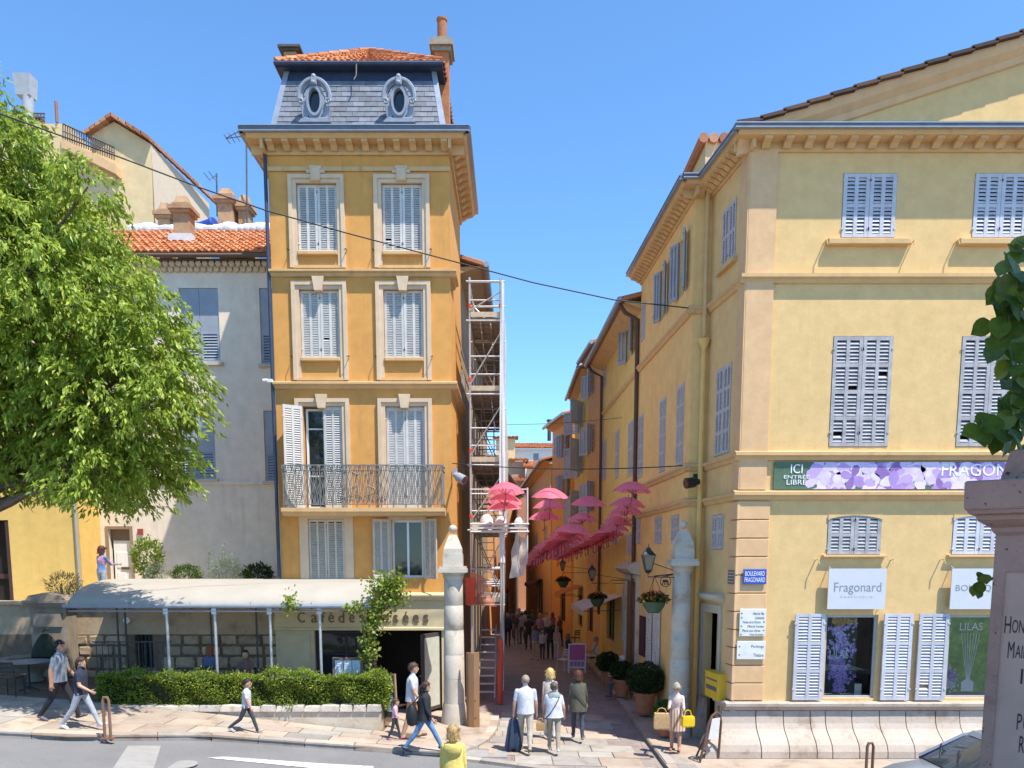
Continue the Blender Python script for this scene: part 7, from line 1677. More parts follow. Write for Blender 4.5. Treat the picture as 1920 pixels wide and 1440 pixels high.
def person(label,loc,rz,H=1.7,legs=((18,5),(-14,12)),arms=((-18,12,6),(20,22,6)),top=(.5,.5,.5),bottom=(.1,.1,.12),shoe=(.1,.1,.1),hair=('short',(.05,.03,.02)),
           sleeve='short',shorts=False,skin=0,female=False,child=False,lean=3,headturn=0,nod=0,voxel=.017,fine=True,coat=None,skirt=None,group=None,build=1.0,seat=None,topmat=None,shirt=False):
    k = H/1.75; hs = 1.06 if not child else 1.3
    hipz = .93; hipw = .095; bones = []; S_ = MB(); bf = build*(.93 if female else 1.0)
    ln_ = tan(radians(lean))
    def body(x,y,z): return V(x,y+(z-hipz)*ln_,z)
    LEG = []
    for s_,(a,b) in zip((-1,1),legs):
        a,b = radians(a),radians(b); h = V(s_*hipw,0,hipz-.03); kn = h+V(s_*.005,sin(a),-cos(a))*.42; an = kn+V(0,sin(a-b),-cos(a-b))*.41; pt = a-b
        toe = an+V(s_*.02,cos(max(-.9,pt)*.8)*.16,sin(pt*.8)*.16-.035); LEG.append((h,kn,an,toe))
    low = min(min(l[2].z,l[3].z+.01) for l in LEG)-.055
    if seat is not None: low = hipz-.1-seat/k
    sh = V(0,0,-low)
    LEG = [tuple(p+sh for p in l) for l in LEG]
    def bd(x,y,z): return body(x,y,z)+sh
    # torso
    prof = [(.84,.13,.1),(.9,.165,.118),(.98,.168 if female else .155,.12),(1.1,.128 if female else .146,.1),(1.25,.15 if female else .168,.122),(1.35,.158 if female else .174,.112),(1.41,.135 if female else .15,.088),(1.45,.09,.068),(1.48,.06,.055)]
    rings = []
    for z,rx,ry in prof: rings.append([bd(rx*bf*cos(q),ry*bf*sin(q),z) for q in [2*pi*i/16 for i in range(16)]])
    S_.loft(rings)
    bones.append(('torso',bd(0,0,.9),bd(0,0,1.42),.13*bf))
    ARM = []
    for s_,(a,e,ab) in zip((-1,1),arms):
        a,e,ab = radians(a),radians(e),radians(ab); s0 = bd(s_*(.152 if female else .17)*bf,0,1.375); u = V(s_*sin(ab),sin(a)*cos(ab),-cos(a)*cos(ab)); el = s0+u*.285; w = V(s_*sin(ab)*.4,sin(a+e),-cos(a+e)).normalized(); wr = el+w*.245; ARM.append((s0,el,wr,w))
        capsule(S_,s0,el,.053*bf,.042*bf); capsule(S_,el,wr,.043*bf,.03); capsule(S_,wr+w*.02,wr+w*.085,.03,.032)
        bones += [('uparm',s0,el,.05),('forearm',el,wr,.04),('hand',wr+w*.01,wr+w*.1,.03)]
    for h,kn,an,toe in LEG:
        capsule(S_,h,kn,.088*bf,.06*bf); capsule(S_,kn,kn.lerp(an,.35),.058*bf,.06*bf); capsule(S_,kn.lerp(an,.35),an,.058*bf,.045); capsule(S_,an+V(0,-.035,-.035),toe,.045,.036)
        bones += [('thigh',h,kn,.075),('shank',kn,an,.055),('foot',an+V(0,-.03,-.045),toe,.042)]
    hc = bd(0,.018,1.605); neck0 = bd(0,0,1.43); capsule(S_,neck0,hc-V(0,.0,.06),.056,.05); bones.append(('neck',neck0+V(0,0,.05),hc-V(0,0,.08),.05))
    ht = radians(headturn); nd = radians(nod)
    Mh = Matrix.Rotation(ht,3,'Z') @ Matrix.Rotation(-nd,3,'X')
    def hd(x,y,z): return hc+Mh@(V(x,y,z)*hs)
    def ell(c,rx,ry,rz_,n=12,m=8):
        rings = [[hd(c[0]+rx*sin(pi*i/m)*cos(q)+1e-5,c[1]+ry*sin(pi*i/m)*sin(q),c[2]-rz_*cos(pi*i/m)) for q in [2*pi*j/n for j in range(n)]] for i in range(m+1)]; return rings
    S_.loft(ell((0,0,.015),.075,.094,.108)); S_.loft(ell((0,.035,-.06),.05,.055,.052)); S_.loft(ell((0,.098,-.012),.014,.022,.03,8,6))
    for s_ in (-1,1): S_.loft(ell((s_*.076,-.005,-.005),.014,.022,.034,8,6))
    bones.append(('head',hd(0,0,-.03),hd(0,0,.05),.085*hs))
    me = bpy.data.meshes.new('tmp'); me.from_pydata(S_.v,[],S_.f); me.update()
    o = bpy.data.objects.new('tmp_body',me); COL.objects.link(o)
    r_ = o.modifiers.new('r','REMESH'); r_.mode = 'VOXEL'; r_.voxel_size = voxel; r_.use_smooth_shade = True
    s2 = o.modifiers.new('s','SMOOTH'); s2.factor = .5; s2.iterations = 4 if fine else 3
    dg = bpy.context.evaluated_depsgraph_get(); bm_ = bpy.data.meshes.new_from_object(o.evaluated_get(dg)); bpy.data.objects.remove(o)
    nv = len(bm_.vertices); co = np.zeros(nv*3,np.float32); bm_.vertices.foreach_get('co',co); co = co.reshape(-1,3)
    nf = len(bm_.polygons); ls = np.zeros(nf,np.int32); bm_.polygons.foreach_get('loop_start',ls); lt = np.zeros(nf,np.int32); bm_.polygons.foreach_get('loop_total',lt)
    vi = np.zeros(len(bm_.loops),np.int32); bm_.loops.foreach_get('vertex_index',vi)
    fc = co[vi[ls]]*.5+co[vi[ls+2]]*.5
    best = np.full(nf,9.); mi = np.zeros(nf,np.int32)     # 0 skin 1 top 2 bottom 3 shoe
    for nm,a,b,r in bones:
        d,t = seg_d(fc,a,b); d = d-r; m_ = d < best
        if nm == 'torso': val = np.where(fc[:,2] > bd(0,0,.955).z,1,2)
        elif nm == 'uparm': val = np.where(t < (.72 if sleeve == 'short' else 2 if sleeve == 'long' else .0),1,0)
        elif nm == 'forearm': val = np.where(t < (.93 if sleeve == 'long' else -1),1,0)
        elif nm == 'thigh': val = np.where(t < (.92 if shorts else 2),2,0) if shorts != 'bare' else np.where(t < .3,2,0)
        elif nm == 'shank': val = np.full(nf,0 if shorts else 2)
        elif nm == 'foot': val = np.full(nf,3)
        else: val = np.zeros(nf,np.int32)
        mi = np.where(m_,val,mi); best = np.where(m_,d,best)
    faces = [tuple(vi[a:a+b]) for a,b in zip(ls,lt)]
    B = MB(); B.v = [tuple(p) for p in co]; B.f = faces; B.m = list(mi); B.sm = [True]*nf
    B.m = [int(x) for x in B.m]
    # fingers
    if fine:
        for s_,(s0,el,wr,w) in zip((-1,1),ARM):
            side = V(0,1,0) if abs(w.y) < .7 else V(0,0,1); side = (side-w*side.dot(w)).normalized(); nrm = w.cross(side)*s_
            kb = wr+w*.1; B.cm = 0
            for q,fl in enumerate((.062,.072,.066,.05)):
                b0 = kb+side*(.028-.019*q); j1 = b0+w*fl*.55-nrm*.004; j2 = b0+w*fl*.9-nrm*.022; B.tube([b0-w*.02,j1,j2],[.009,.0085,.007],5)
            b0 = wr+w*.05+side*.03; B.tube([b0,b0+side*.028+w*.025,b0+side*.034+w*.055-nrm*.01],[.0105,.01,.008],5)
        B.cm = 4
        for s_ in (-1,1): B.loft(ell((s_*.03,.086,.012),.011,.007,.007,6,4))
        B.cm = 5; B.loft(ell((0,.092,-.055),.022,.006,.006,6,4)); B.cm = 4
        for s_ in (-1,1): B.loft(ell((s_*.031,.089,.034),.019,.006,.004,6,4))
    key = 'cloth %.2f %.2f %.2f'
    tm = topmat or C(key % top,top,.85,.2,scale=11,bmp=.9,fine=13); bmt = C(key % bottom,bottom,.85,.2,scale=11,bmp=.9,fine=13); smt = C(key % shoe,shoe,.6,.1)
    root = T('person',label,'person',loc,group,rz); root.scale = (k,k,k)
    bo_ = B.build('body',[SKIN[skin],tm,bmt,smt,EYE,LIP],root,local=True)
    # hair
    st,hcol = hair; Hm = MB(); hm = C('hair %.2f %.2f %.2f' % hcol,hcol,.55,.55,scale=45,bmp=1,fine=70)
    if st != 'none':
        n,m = 18,14
        low_ = {'short':-.035,'pony':-.045,'bun':-.04,'bob':-.1,'long':-.2,'buzz':-.02}[st]; kk = 1.06 if st in ('short','buzz') else 1.16 if st in ('bob','long') else 1.09
        vs = []
        for i in range(m+1):
            for j in range(n):
                q = 2*pi*j/n; v = i/m
                if v < .5: a = pi/2*(v/.5); x,y,z = .082*kk*sin(a)*cos(q),.1*kk*sin(a)*sin(q),.025+.104*kk*cos(a)
                else:
                    t = (v-.5)/.5; z = .025+(low_-.025)*t; fl = (1+(.1 if st in('bob','long') else -.1)*t)*(1+.05*sin(5*q+1)*t); z += random.uniform(-.018,.018)*t; x,y = .082*kk*fl*cos(q),.1*kk*fl*sin(q)
                    if y > .02: z = max(z,.052 if abs(x) < .06 else -.02 if st in ('bob','long') and abs(x) > .07 else .02); 
                    if y > .02 and z > .03: y = min(y,.088)
                if y > .03 and z < .07: z = .07; y = min(y,.072)
                if st in ('bob','long') and abs(x) > .068 and 0 < y < .06: pass
                jit = 1+random.uniform(-.03,.03); vs.append(hd(x*jit,(y-.006)*jit,z))
        Hm.add(vs,[(i*n+j,(i+1)*n+j,(i+1)*n+(j+1)%n,i*n+(j+1)%n) for i in range(m) for j in range(n)],True)
        if st == 'pony': Hm.tube([hd(0,-.1,.03),hd(0,-.14,-.0),hd(0,-.15,-.1),hd(0,-.13,-.2)],[.03,.035,.03,.01],8)
        if st == 'bun': Hm.loft(ell((0,-.09,.06),.05,.05,.05,10,8))
        Hm.build('hair',hm,root,local=True)
        if fine and st != 'buzz':
            va = np.array([tuple(p) for p in vs]); pick = rng.integers(n,len(va),420); P_ = va[pick]+rng.normal(0,.006,(420,3)); cen = np.array(hd(0,0,-.02)); D_ = (P_-cen)*np.array([1,1,.2])*4+np.array([0,0,-.7 if st in ('bob','long','pony') else -.25])
            so_ = leaves('hair_strands',hm,None,P_,D_,.05 if st in ('bob','long') else .03,.009,.1,.35,kind='stuff'); so_.parent = root
    # loose garments
    def garment(name,zs,col,openf=0,mat=None,flare=0):
        g = MB(); rr = []
        for i,(z,rx,ry) in enumerate(zs):
            ring = []
            for j in range(24):
                q = 2*pi*j/24; w_ = 1+.05*sin(q*7+i*.4)*(i/len(zs)); ring.append(bd(rx*bf*w_*cos(q),ry*bf*w_*sin(q),z))
            rr.append(ring)
        g.loft(rr,True,False); return g.build(name,mat or C('cloth %.2f %.2f %.2f' % col,col,.9,.2,scale=11,bmp=.9,fine=13),root,local=True)
    if shirt: garment('shirt_body',[(1.41,.13,.095),(1.36,.165,.118),(1.25,.172,.128),(1.1,.164,.126),(.98,.168,.13),(.87,.176,.138)],top)
    if coat: garment('jacket',[(1.455,.085,.075),(1.415,.145,.1),(1.35,.185,.13),(1.2,.185,.14),(1.05,.185,.15),(.9,.205,.165),(coat[1],.215,.175)],coat[0],mat=coat[2] if len(coat) > 2 else None)
    if skirt: garment('skirt',[(1.06,.14,.11),(1.0,.165,.13),(.9,.19,.155),(.75,.215,.18),(skirt[1],.25,.21)],skirt[0],mat=skirt[2] if len(skirt) > 2 else None)
    return root,ARM,k
def gp(px,py,dz=0):
    z = 0
    for _ in range(8): p = PZ(px,py,z); z = G(p.x,p.y)+dz
    return V(p.x,p.y,z)
R_,L_,AW,TO = -pi/2,pi/2,0.0,pi
PPL = {}
PPL['m1'] = person('man in grey t-shirt and black trousers walking right beside the hedge',gp(116,1352),R_,1.79,((24,4),(-20,16)),((16,20,5),(-14,12,5)),(.2,.22,.25),(.02,.02,.024),(.12,.12,.13),('short',(.02,.016,.014)),skin=1,build=1.08,shirt=True)
PPL['w1'] = person('woman in navy t-shirt and pale grey jeans walking right near the bollard',gp(156,1368),R_,1.58,((26,4),(-24,14)),((-14,14,8),(12,52,6)),(.025,.03,.05),(.36,.38,.42),(.65,.65,.66),('pony',(.06,.03,.018)),female=True,build=1.12,headturn=-18,shirt=True)
PPL['boy'] = person('small boy in white t-shirt and dark joggers walking along the planter',gp(464,1374),R_,1.27,((22,4),(-24,30)),((-16,8,5),(14,12,5)),(.52,.52,.55),(.05,.052,.06),(.4,.4,.42),('buzz',(.015,.012,.01)),skin=1,child=True,build=1.02,shirt=True)
PPL['girl'] = person('toddler girl in pink top and dark leggings by the blackboard',gp(741,1388),R_,.98,((16,4),(-14,12)),((-8,12,6),(14,40,6)),(.68,.42,.46),(.045,.045,.055),(.5,.12,.25),('pony',(.09,.05,.03)),sleeve='long',female=True,child=True,build=1.1)
PPL['m2'] = person('man in white polo shirt and orange brown shorts outside the cafe door',gp(773,1386),R_,1.82,((12,4),(-10,8)),((-14,12,5),(14,20,5)),(.52,.52,.55),(.42,.17,.06),(.12,.06,.04),('short',(.09,.05,.035)),shorts=True,build=1.05,shirt=True)
PPL['w2'] = person('woman in navy blazer and blue jeans striding right before the cafe',gp(796,1410),R_,1.63,((30,4),(-26,12)),((-10,18,5),(12,20,5)),(.02,.022,.03),(.11,.22,.4),(.02,.02,.024),('pony',(.05,.025,.018)),sleeve='long',female=True,build=1.15,coat=((.018,.02,.028),.82),headturn=8)
p = PY(849,1372,12.4); PPL['y'] = person('blond person in bright yellow hooded jacket seen from behind at the bottom edge',V(p.x,12.4,G(p.x)-.11),AW,1.66,((10,4),(-10,10)),((8,10,8),(-6,10,8)),(.64,.52,.15),(.1,.12,.16),(.3,.3,.3),('bob',(.4,.27,.11)),sleeve='long',female=True,build=1.15,coat=((.64,.52,.15),.78))
PPL['m3'] = person('man in white shirt and beige trousers walking away carrying a dark jacket',gp(985,1408),AW,1.73,((16,4),(-14,10)),((-2,8,11),(2,10,9)),(.54,.55,.6),(.42,.37,.3),(.2,.12,.07),('buzz',(.32,.25,.18)),build=1.14,headturn=14,shirt=True)
PPL['w3'] = person('blonde woman in cream top partly hidden behind the woman in white',gp(1031,1383),AW,1.69,((10,4),(-10,8)),((-4,10,6),(6,10,6)),(.6,.5,.42),(.5,.5,.52),(.3,.3,.3),('bob',(.6,.42,.17)),female=True,shirt=True)
PPL['w4'] = person('woman in white top and grey scarf with beige trousers walking away',gp(1038,1409),AW,1.58,((14,4),(-12,8)),((6,14,12),(-4,30,14)),(.5,.53,.58),(.34,.29,.22),(.6,.58,.54),('bun',(.12,.1,.09)),female=True,build=1.22,coat=((.5,.53,.58),.87))
PPL['w5'] = person('brown haired woman in long olive jacket walking into the shade',gp(1083,1387),AW,1.68,((12,4),(-10,10)),((-6,14,9),(8,14,12)),(.085,.085,.06),(.05,.06,.085),(.2,.2,.2),('bob',(.1,.035,.022)),sleeve='long',female=True,build=1.1,coat=((.085,.085,.06),.72))
def M_stripe():
    m,nt,b = newmat('striped skirt'); tc = node(nt,'ShaderNodeTexCoord'); w = node(nt,'ShaderNodeTexWave'); w.inputs['Scale'].default_value = 4.5; L(nt,tc.outputs['Object'],w.inputs[0]); L(nt,ramp(nt,w.outputs[1],[(.4,(.62,.5,.42)),(.6,(.36,.2,.15))]),b.inputs['Base Color']); b.inputs['Roughness'].default_value = .9; return m
PPL['w6'] = person('woman in pale cardigan and striped skirt holding a yellow bag by the corner',gp(1266,1408,.03),radians(165),1.58,((4,3),(-4,4)),((18,75,8),(26,70,4)),(.62,.5,.44),(.55,.42,.34),(.45,.2,.14),('bun',(.42,.38,.3)),sleeve='long',shorts='bare',female=True,build=1.05,nod=28,skirt=((.5,.36,.28),.52,M_stripe()))
m,nt,b = newmat('printed blouse'); c_ = ramp(nt,noise(nt,coords(nt),9,3,.6),[(.38,(.06,.16,.42)),(.5,(.1,.3,.5)),(.56,(.55,.08,.22)),(.7,(.45,.5,.6))]); L(nt,c_,b.inputs['Base Color']); b.inputs['Roughness'].default_value = .85
PPL['w7'] = person('woman in blue and pink patterned blouse at the white terrace door',V(PY(190,1060,23.5).x,23.5,ZT),radians(-25),1.66,((4,3),(-4,4)),((14,20,8),(40,50,4)),(.1,.2,.45),(.3,.35,.42),(.1,.1,.1),('bob',(.09,.025,.02)),sleeve='long',female=True,build=1.15,topmat=m)
# things they carry
def bag(name,label,c,w,d,h,mat,strap=.25,rz=0,strapmat=None):
    c = Vector(c); t = T(name,label,'bag',c,None,rz); m_ = MB(); sq = lambda k,z: [V(-w*k,-d*k,z),V(w*k,-d*k,z),V(w*k,d*k,z),V(-w*k,d*k,z)]
    m_.loft([sq(.44,0),sq(.5,.03),sq(.5,h*.75),sq(.46,h)],False); m_.build('bag_body',mat,t,local=True)
    m_ = MB(); m_.tube([V(-w*.35,0,h*.95),V(-w*.2,0,h+strap*.8),V(0,0,h+strap),V(w*.2,0,h+strap*.8),V(w*.35,0,h*.95)],.012,5); m_.build('handle',strapmat or mat,t,local=True); return t
def hand_w(key,side):
    root,ARM,k = PPL[key]; s0,el,wr,w = ARM[side]; p = wr+w*.1; return Vector(root.location)+Matrix.Rotation(root.rotation_euler[2],3,'Z')@(p*k)
h = hand_w('w6',0); bag('shopping_bag','bright yellow bag hanging from the arm of the woman by the corner',h+V(.08,-.05,-.36),.28,.14,.24,C('yellow bag',(.75,.52,.02),.4),.14,.2)
h = hand_w('w6',1); bag('straw_bag','large straw coloured tote on the left of the woman by the corner',h+V(-.14,-.02,-.46),.34,.18,.36,C('straw bag',(.5,.32,.15),.9,.3,scale=30),.12,-.1)
h = hand_w('m3',0); t = T('carried_jacket','dark blue jacket hanging from the hand of the man in white','jacket',h+V(0,0,-.75)); m_ = MB(); rr = []
for i,(z,rx,ry) in enumerate(((.76,.04,.03),(.7,.08,.04),(.5,.12,.06),(.25,.15,.06),(.08,.17,.07),(0,.15,.05))): rr.append([V(rx*(1+.2*sin(q*6+i*.3))*cos(q),ry*(1+.25*sin(q*6+i*.3))*sin(q),z+(.05*sin(q*3) if i > 3 else 0)) for q in [2*pi*j/28 for j in range(28)]])
m_.loft(rr); m_.build('cloth',C('jacket navy',(.03,.05,.09),.85),t,local=True)
p0 = Vector(PPL['w4'][0].location)+V(-.3,-.05,.5); bag('shoulder_bag','small tan shoulder bag at the hip of the woman in white',p0,.2,.1,.18,C('tan leather',(.4,.25,.1),.5),.1)
p0 = Vector(PPL['w4'][0].location); sc_ = MB(); rr = []
for i,(z,rx,ry) in enumerate(((1.2,.15,.12),(1.26,.17,.14),(1.34,.14,.125),(1.38,.09,.09))): rr.append([V(rx*(1+.07*sin(q*6+i*2))*cos(q),ry*(1+.07*sin(q*6+i*2))*sin(q)+.03,z) for q in [2*pi*j/20 for j in range(20)]])
sc_.loft(rr); o = sc_.build('scarf',C('scarf grey green',(.25,.3,.29),.95,.25,scale=20),PPL['w4'][0],local=True); o.scale = (1.1,1.1,1.1)
st_ = MB(); st_.tube([V(.14,-.1,1.42),V(.05,-.165,1.25),V(-.1,-.17,1.0),V(-.24,-.08,.85)],.012,5); st_.build('bag_strap',C('strap dark',(.05,.05,.06)),PPL['w4'][0],local=True)
st_ = MB(); st_.tube([V(-.14,-.11,1.42),V(-.02,-.17,1.2),V(.14,-.17,.98),V(.2,-.1,.86)],.012,5); st_.build('bag_strap',C('strap dark',(.05,.05,.06)),PPL['w5'][0],local=True)
hb = MB(); rr = [[V(rx*cos(q),ry*sin(q)-.1,z) for q in [2*pi*j/16 for j in range(16)]] for z,rx,ry in ((1.22,.05,.03),(1.3,.15,.08),(1.4,.17,.1),(1.46,.13,.08))]; hb.loft(rr); hb.build('hood',C('cloth 0.64 0.52 0.15',(.64,.52,.15)),PPL['y'][0],local=True)
t = T('backpack','black bag carried behind the woman in the navy blazer','bag',Vector(PPL['w2'][0].location)+V(-.25,-.12,.62)); m_ = MB()
m_.loft([[V(rx*cos(q),ry*sin(q),z) for q in [2*pi*j/14 for j in range(14)]] for z,rx,ry in ((0,.05,.06),(.04,.11,.12),(.2,.14,.15),(.38,.11,.13),(.48,.05,.07))]); m_.build('bag_body',C('bag black',(.015,.015,.018),.6),t,local=True)
m_ = MB(); m_.tube([V(0,0,.46),V(.12,0,.62),V(.24,.02,.72)],.014,5); m_.build('strap',C('bag black',(.015,.015,.018),.6),t,local=True)
# crowd in the shaded alley
cr = [(952,1212,1.75,0,(.03,.035,.05),(.03,.03,.035),'short','standing person in dark clothes at the left of the alley crowd'),(968,1208,1.7,pi,(.1,.06,.06),(.2,.2,.24),'bob','person in maroon facing out, second from left in the alley crowd'),(979,1208,1.75,.6,(.3,.32,.4),(.09,.1,.14),'short','person in pale blue shirt, third from left in the alley crowd'),(991,1219,1.78,.2,(.03,.03,.04),(.04,.04,.05),'short','tall person in black among the alley crowd'),(1004,1239,1.62,.3,(.18,.22,.3),(.42,.38,.32),'bob','person in blue top and pale trousers in the alley crowd'),(1017,1237,1.35,-.3,(.4,.42,.46),(.05,.05,.07),'short','child in pale top and dark trousers in the alley crowd'),(1012,1212,1.75,0,(.35,.2,.28),(.1,.1,.12),'short','person in mauve shirt behind the child in the alley'),(1032,1237,1.76,.2,(.03,.03,.035),(.03,.035,.06),'short','person all in dark blue at the right of the alley crowd'),(1043,1238,1.55,-.5,(.45,.28,.22),(.55,.52,.47),'long','woman in peach top and white trousers at the right of the alley crowd'),(1050,1213,1.7,.8,(.2,.08,.08),(.05,.05,.06),'short','person in dark red near the alley tables'),(959,1196,1.7,0,(.1,.1,.14),(.05,.05,.06),'short','distant person in navy deep in the alley, leftmost of the far row'),(973,1193,1.72,pi,(.3,.2,.2),(.06,.06,.08),'bob','distant person in rose top deep in the alley'),(985,1197,1.66,0,(.4,.4,.4),(.1,.1,.14),'bob','distant person in grey top deep in the alley'),(999,1200,1.76,.3,(.06,.08,.06),(.05,.05,.05),'short','distant person in dark green deep in the alley'),(1024,1206,1.7,pi,(.5,.45,.4),(.08,.1,.2),'short','distant person in cream shirt and jeans facing out of the alley'),(1036,1200,1.6,0,(.3,.1,.12),(.05,.05,.07),'long','distant person in wine red top, rightmost of the far row')]
for i,(px,py,H,rz,tc_,bc,hr,lab) in enumerate(cr):
    person(lab,gp(px,py,-.07),rz,H,((random.uniform(0,12),4),(random.uniform(-10,0),6)),((random.uniform(-8,10),random.uniform(8,40),6),(random.uniform(-8,10),random.uniform(8,60),6)),tc_,bc,(.1,.1,.1),(hr,random.choice([(.03,.02,.015),(.08,.04,.025),(.3,.25,.2)])),skin=i%3,voxel=.026,fine=False,female=hr != 'short',group='people standing in the shaded alley',sleeve='short' if i%2 else 'long')
SEATP = ((84,86),(80,78))
person('seated man in white shirt and jeans at the alley cafe table',gp(1114,1255,-.07),radians(70),1.75,SEATP,((25,60,8),(30,55,8)),(.5,.5,.52),(.07,.12,.25),(.2,.15,.1),('short',(.3,.28,.26)),seat=.47,lean=-6,voxel=.024,fine=False,group='people seated at the alley cafe')
person('seated person in black behind the pink board',gp(1066,1246,-.07),radians(-60),1.7,SEATP,((25,60,8),(30,55,8)),(.03,.03,.035),(.04,.04,.05),(.1,.1,.1),('bob',(.2,.12,.06)),seat=.47,lean=-4,voxel=.024,fine=False,group='people seated at the alley cafe')
person('seated person with white hair half hidden behind the potted bushes',V(3.55,24.2,-.07),radians(80),1.7,SEATP,((25,60,8),(30,55,8)),(.25,.2,.3),(.1,.1,.12),(.1,.1,.1),('short',(.55,.55,.55)),seat=.47,voxel=.024,fine=False,group='people seated at the alley cafe')
chair('dark chair against the alley wall under the white haired person',3.58,24.2,-.07,radians(80),dk)
for i,(px,lab,hc_) in enumerate(((393,'auburn haired cafe guest whose head just shows above the hedge',(.25,.07,.02)),(462,'dark haired cafe guest whose head shows above the hedge near the boy',(.03,.02,.015)))):
    x = PY(px,1250,20.3).x; z = G(x)+.02; person(lab,V(x,20.3,z),pi if i else 0,1.7,SEATP,((25,60,8),(30,55,8)),(.2,.1,.08) if i else (.1,.12,.2),(.05,.05,.06),(.1,.1,.1),('bob' if i == 0 else 'short',hc_),seat=.47,voxel=.024,fine=False,group='guests seated behind the hedge')
    chair(['dark chair under the auburn haired guest behind the hedge','dark chair under the dark haired guest behind the hedge'][i],x,20.3,z,pi if i else 0,dk,'chairs behind the hedge')
# ================================================================ stone monument in the foreground
PM = PY(1846,1300,3.5); PM = V(PM.x,PM.y,0); AM = radians(38)
FMn = Fr(PM,(cos(AM),-sin(AM),0),(-sin(AM),-cos(AM),0)); wS = .95
mo = T('stone_monument','weathered stone monument with engraved letters at the right edge','monument',(*FMn.pt(wS/2,0,-wS/2)[:2],ZC))
def mx(px,py): return FMn.px(px,py)
def zA(py): return mx(1850,py)[1]
def sq(h,z): c = wS/2; return [FMn.pt(c-h,z,-c+h),FMn.pt(c+h,z,-c+h),FMn.pt(c+h,z,-c-h),FMn.pt(c-h,z,-c-h)]
h0 = wS/2
mb = MB(); mb.loft([sq(h0,ZC+.25),sq(h0,zA(1003))],False); mb.build('shaft',K['bust'],mo)
mb = MB(); mb.loft([sq(h0,zA(1003)),sq(h0+.012,zA(998)),sq(h0+.02,zA(990)),sq(h0+.045,zA(984)),sq(h0+.07,zA(976)),sq(h0+.075,zA(968)),sq(h0+.1,zA(965)),sq(h0+.108,zA(958))],False); mb.build('moulding',K['bust'],mo)
mb = MB(); mb.loft([sq(h0+.112,zA(958)+.001),sq(h0+.117,zA(954)),sq(h0+.12,zA(907)),sq(h0+.112,zA(904))],False); mb.build('abacus',K['bust'],mo)
mb = MB(); mb.loft([sq(h0-.0,zA(904)+.001),sq(h0-.03,zA(848)),sq(h0-.05,zA(844))],False); mb.build('upper_block',K['bust'],mo)
mb = MB(); mb.loft([sq(h0+.25,ZC-.01),sq(h0+.25,ZC+.15),sq(h0+.1,ZC+.25)],False); mb.build('base',K['bust'],mo)
pl0 = mx(1880,1200)[0]; zpt = mx(1900,1072)[1]; ztp = zA(1006)
mb = MB(); mb.fbox(FMn,.002,pl0-.008,ZC+.3,ztp,.0,.012); mb.fbox(FMn,pl0-.008,wS-.1,zpt,ztp,.0,.0118); mb.build('panel_margin',K['bust'],mo)
mb = MB(); mb.fbox(FMn,pl0-.008,wS-.1,ZC+.3,zpt-.001,.0,.003); mb.build('engraved_panel',C('panel stone',(.44,.29,.235),.85,.12,scale=5),mo)
eng = C('engraved letters',(.035,.025,.022),.8)
for txt,x0,x1,y0,y1 in (('H',1884,1896,1155,1187),('ON',1898,1921,1162,1187),('M',1890,1902,1203,1234),('AIR',1904,1928,1210,1234),('1',1914,1918,1254,1282),('P',1907,1916,1338,1368),('U',1919,1929,1346,1368),('R',1911,1921,1380,1411)):
    a = rect_from_px(FMn,x0,x1,y0,y1); lettering('lettering',txt,FMn,a[0],a[1],a[2],a[3],.0032,eng,mo,.001)
# viewing terrace the camera stands on
tb = MB(); tb.box(-14,14,-12,4.9,-.4,ZC); tb.build('viewing_terrace',K['slab_p'],kind='structure')
# ================================================================ parked car behind the monument
cz = G(8)-.11; cy = 13.0; cx = 6.42
car = T('parked_car','silver grey car parked below the pale plinth, mostly behind the monument','car',(cx+2.1,cy,cz))
paint = C('car paint',(.3,.33,.38),.25,.03,bmp=0,metal=.4); blk = K['black']
def cr_(x,hw,z): return x,hw,z
secs = [(0,.62,.35,.62),(.12,.74,.25,.7),(.5,.82,.2,.83),(1.1,.86,.2,.93),(1.6,.87,.2,.97),(2.6,.87,.2,.98),(3.4,.86,.2,.97),(3.9,.8,.22,.95),(4.15,.68,.32,.8)]
mb = MB(); rr = []
for x,hw,z0,z1 in secs:
    rr.append([V(cx+x,cy+sy*hw*k,cz+z) for sy,k,z in ((-1,.9,z0),(-1,1,z0+.12),(-1,1,(z0+z1)/2),(-1,.96,z1-.1),(-1,.8,z1),(1,.8,z1),(1,.96,z1-.1),(1,1,(z0+z1)/2),(1,1,z0+.12),(1,.9,z0))])
mb.loft(rr); mb.build('body',paint,car)
cab = [(1.05,.78,.93,.95),(1.75,.66,.95,1.38),(2.1,.64,.96,1.45),(2.9,.63,.96,1.46),(3.5,.62,.96,1.38),(4.0,.7,.93,.96)]
mb = MB(); rr = []
for x,hw,z0,z1 in cab: rr.append([V(cx+x,cy-max(.8,hw),cz+z0),V(cx+x,cy-hw,cz+z1-.05),V(cx+x,cy-hw*.85,cz+z1),V(cx+x,cy+hw*.85,cz+z1),V(cx+x,cy+hw,cz+z1-.05),V(cx+x,cy+max(.8,hw),cz+z0)])
mb.loft(rr); mb.build('cabin',C('car glass',(.03,.04,.05),.05,bmp=0),car)
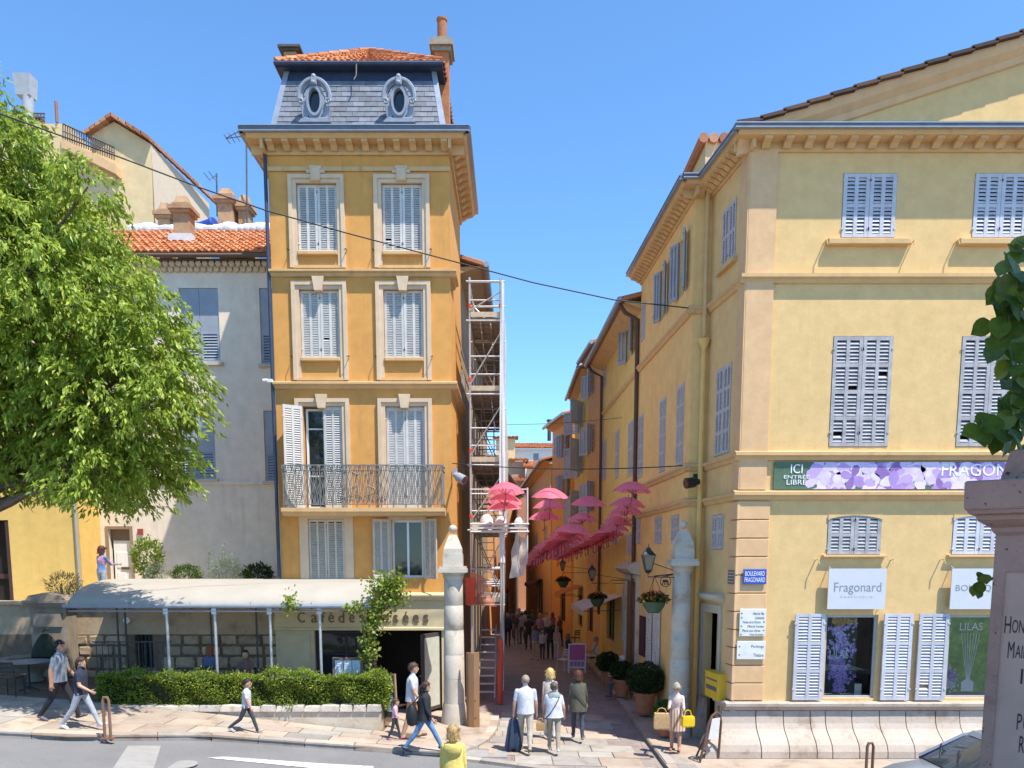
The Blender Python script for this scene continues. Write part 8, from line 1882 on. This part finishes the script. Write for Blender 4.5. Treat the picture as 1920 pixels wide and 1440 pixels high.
mb = MB(); mb.hexa([V(cx+1.78,cy-.58,cz+1.395),V(cx+3.45,cy-.56,cz+1.4),V(cx+3.45,cy+.56,cz+1.4),V(cx+1.78,cy+.58,cz+1.395)],[V(cx+1.85,cy-.55,cz+1.47),V(cx+3.4,cy-.53,cz+1.49),V(cx+3.4,cy+.53,cz+1.49),V(cx+1.85,cy+.55,cz+1.47)]); mb.build('roof',paint,car)
for sy in (-1,1):
    for pts in ([V(cx+1.05,cy+sy*.78,cz+.95),V(cx+1.75,cy+sy*.655,cz+1.36),V(cx+2.1,cy+sy*.63,cz+1.44)],[V(cx+2.55,cy+sy*.82,cz+.97),V(cx+2.6,cy+sy*.63,cz+1.43)],[V(cx+3.95,cy+sy*.72,cz+.95),V(cx+3.45,cy+sy*.62,cz+1.4)]): mb = MB(); mb.tube(pts,.036,6); mb.build('window_pillar',paint,car)
for wx in (.8,3.35):
    for sy in (-1,1):
        mb = MB(); yy = cy+sy*.8; mb.tube([V(cx+wx,yy-.11,cz+.31),V(cx+wx,yy-.1,cz+.31),V(cx+wx,yy+.1,cz+.31),V(cx+wx,yy+.11,cz+.31)],[.27,.31,.31,.27],20); w_ = mb.build('wheel',blk,car); mb = MB(); mb.tube([V(cx+wx,yy-.115,cz+.31),V(cx+wx,yy+.115,cz+.31)],.19,14); mb.build('rim',K['steel'],w_)
for sy in (-1,1): 
    mb = MB(); mb.ball((cx+.2,cy+sy*.6,cz+.62),.12,10,6,.8,1.1,.6); mb.build('headlight',K['glass'],car); mb = MB(); mb.ball((cx+1.45,cy+sy*.95,cz+1.0),.1,10,6,.6,1,.7); mb.build('wing_mirror',paint,car); mb = MB(); mb.box(cx+4.08,cx+4.14,cy+sy*.5-.1,cy+sy*.5+.1,cz+.6,cz+.75); mb.build('tail_light',K['redsleeve'],car)
mb = MB()
for k in (-.25,.3): mb.tube([V(cx+1.15,cy+k,cz+1.0),V(cx+1.4,cy+k+.4,cz+1.2)],.012,4)
mb.build('wiper',blk,car)
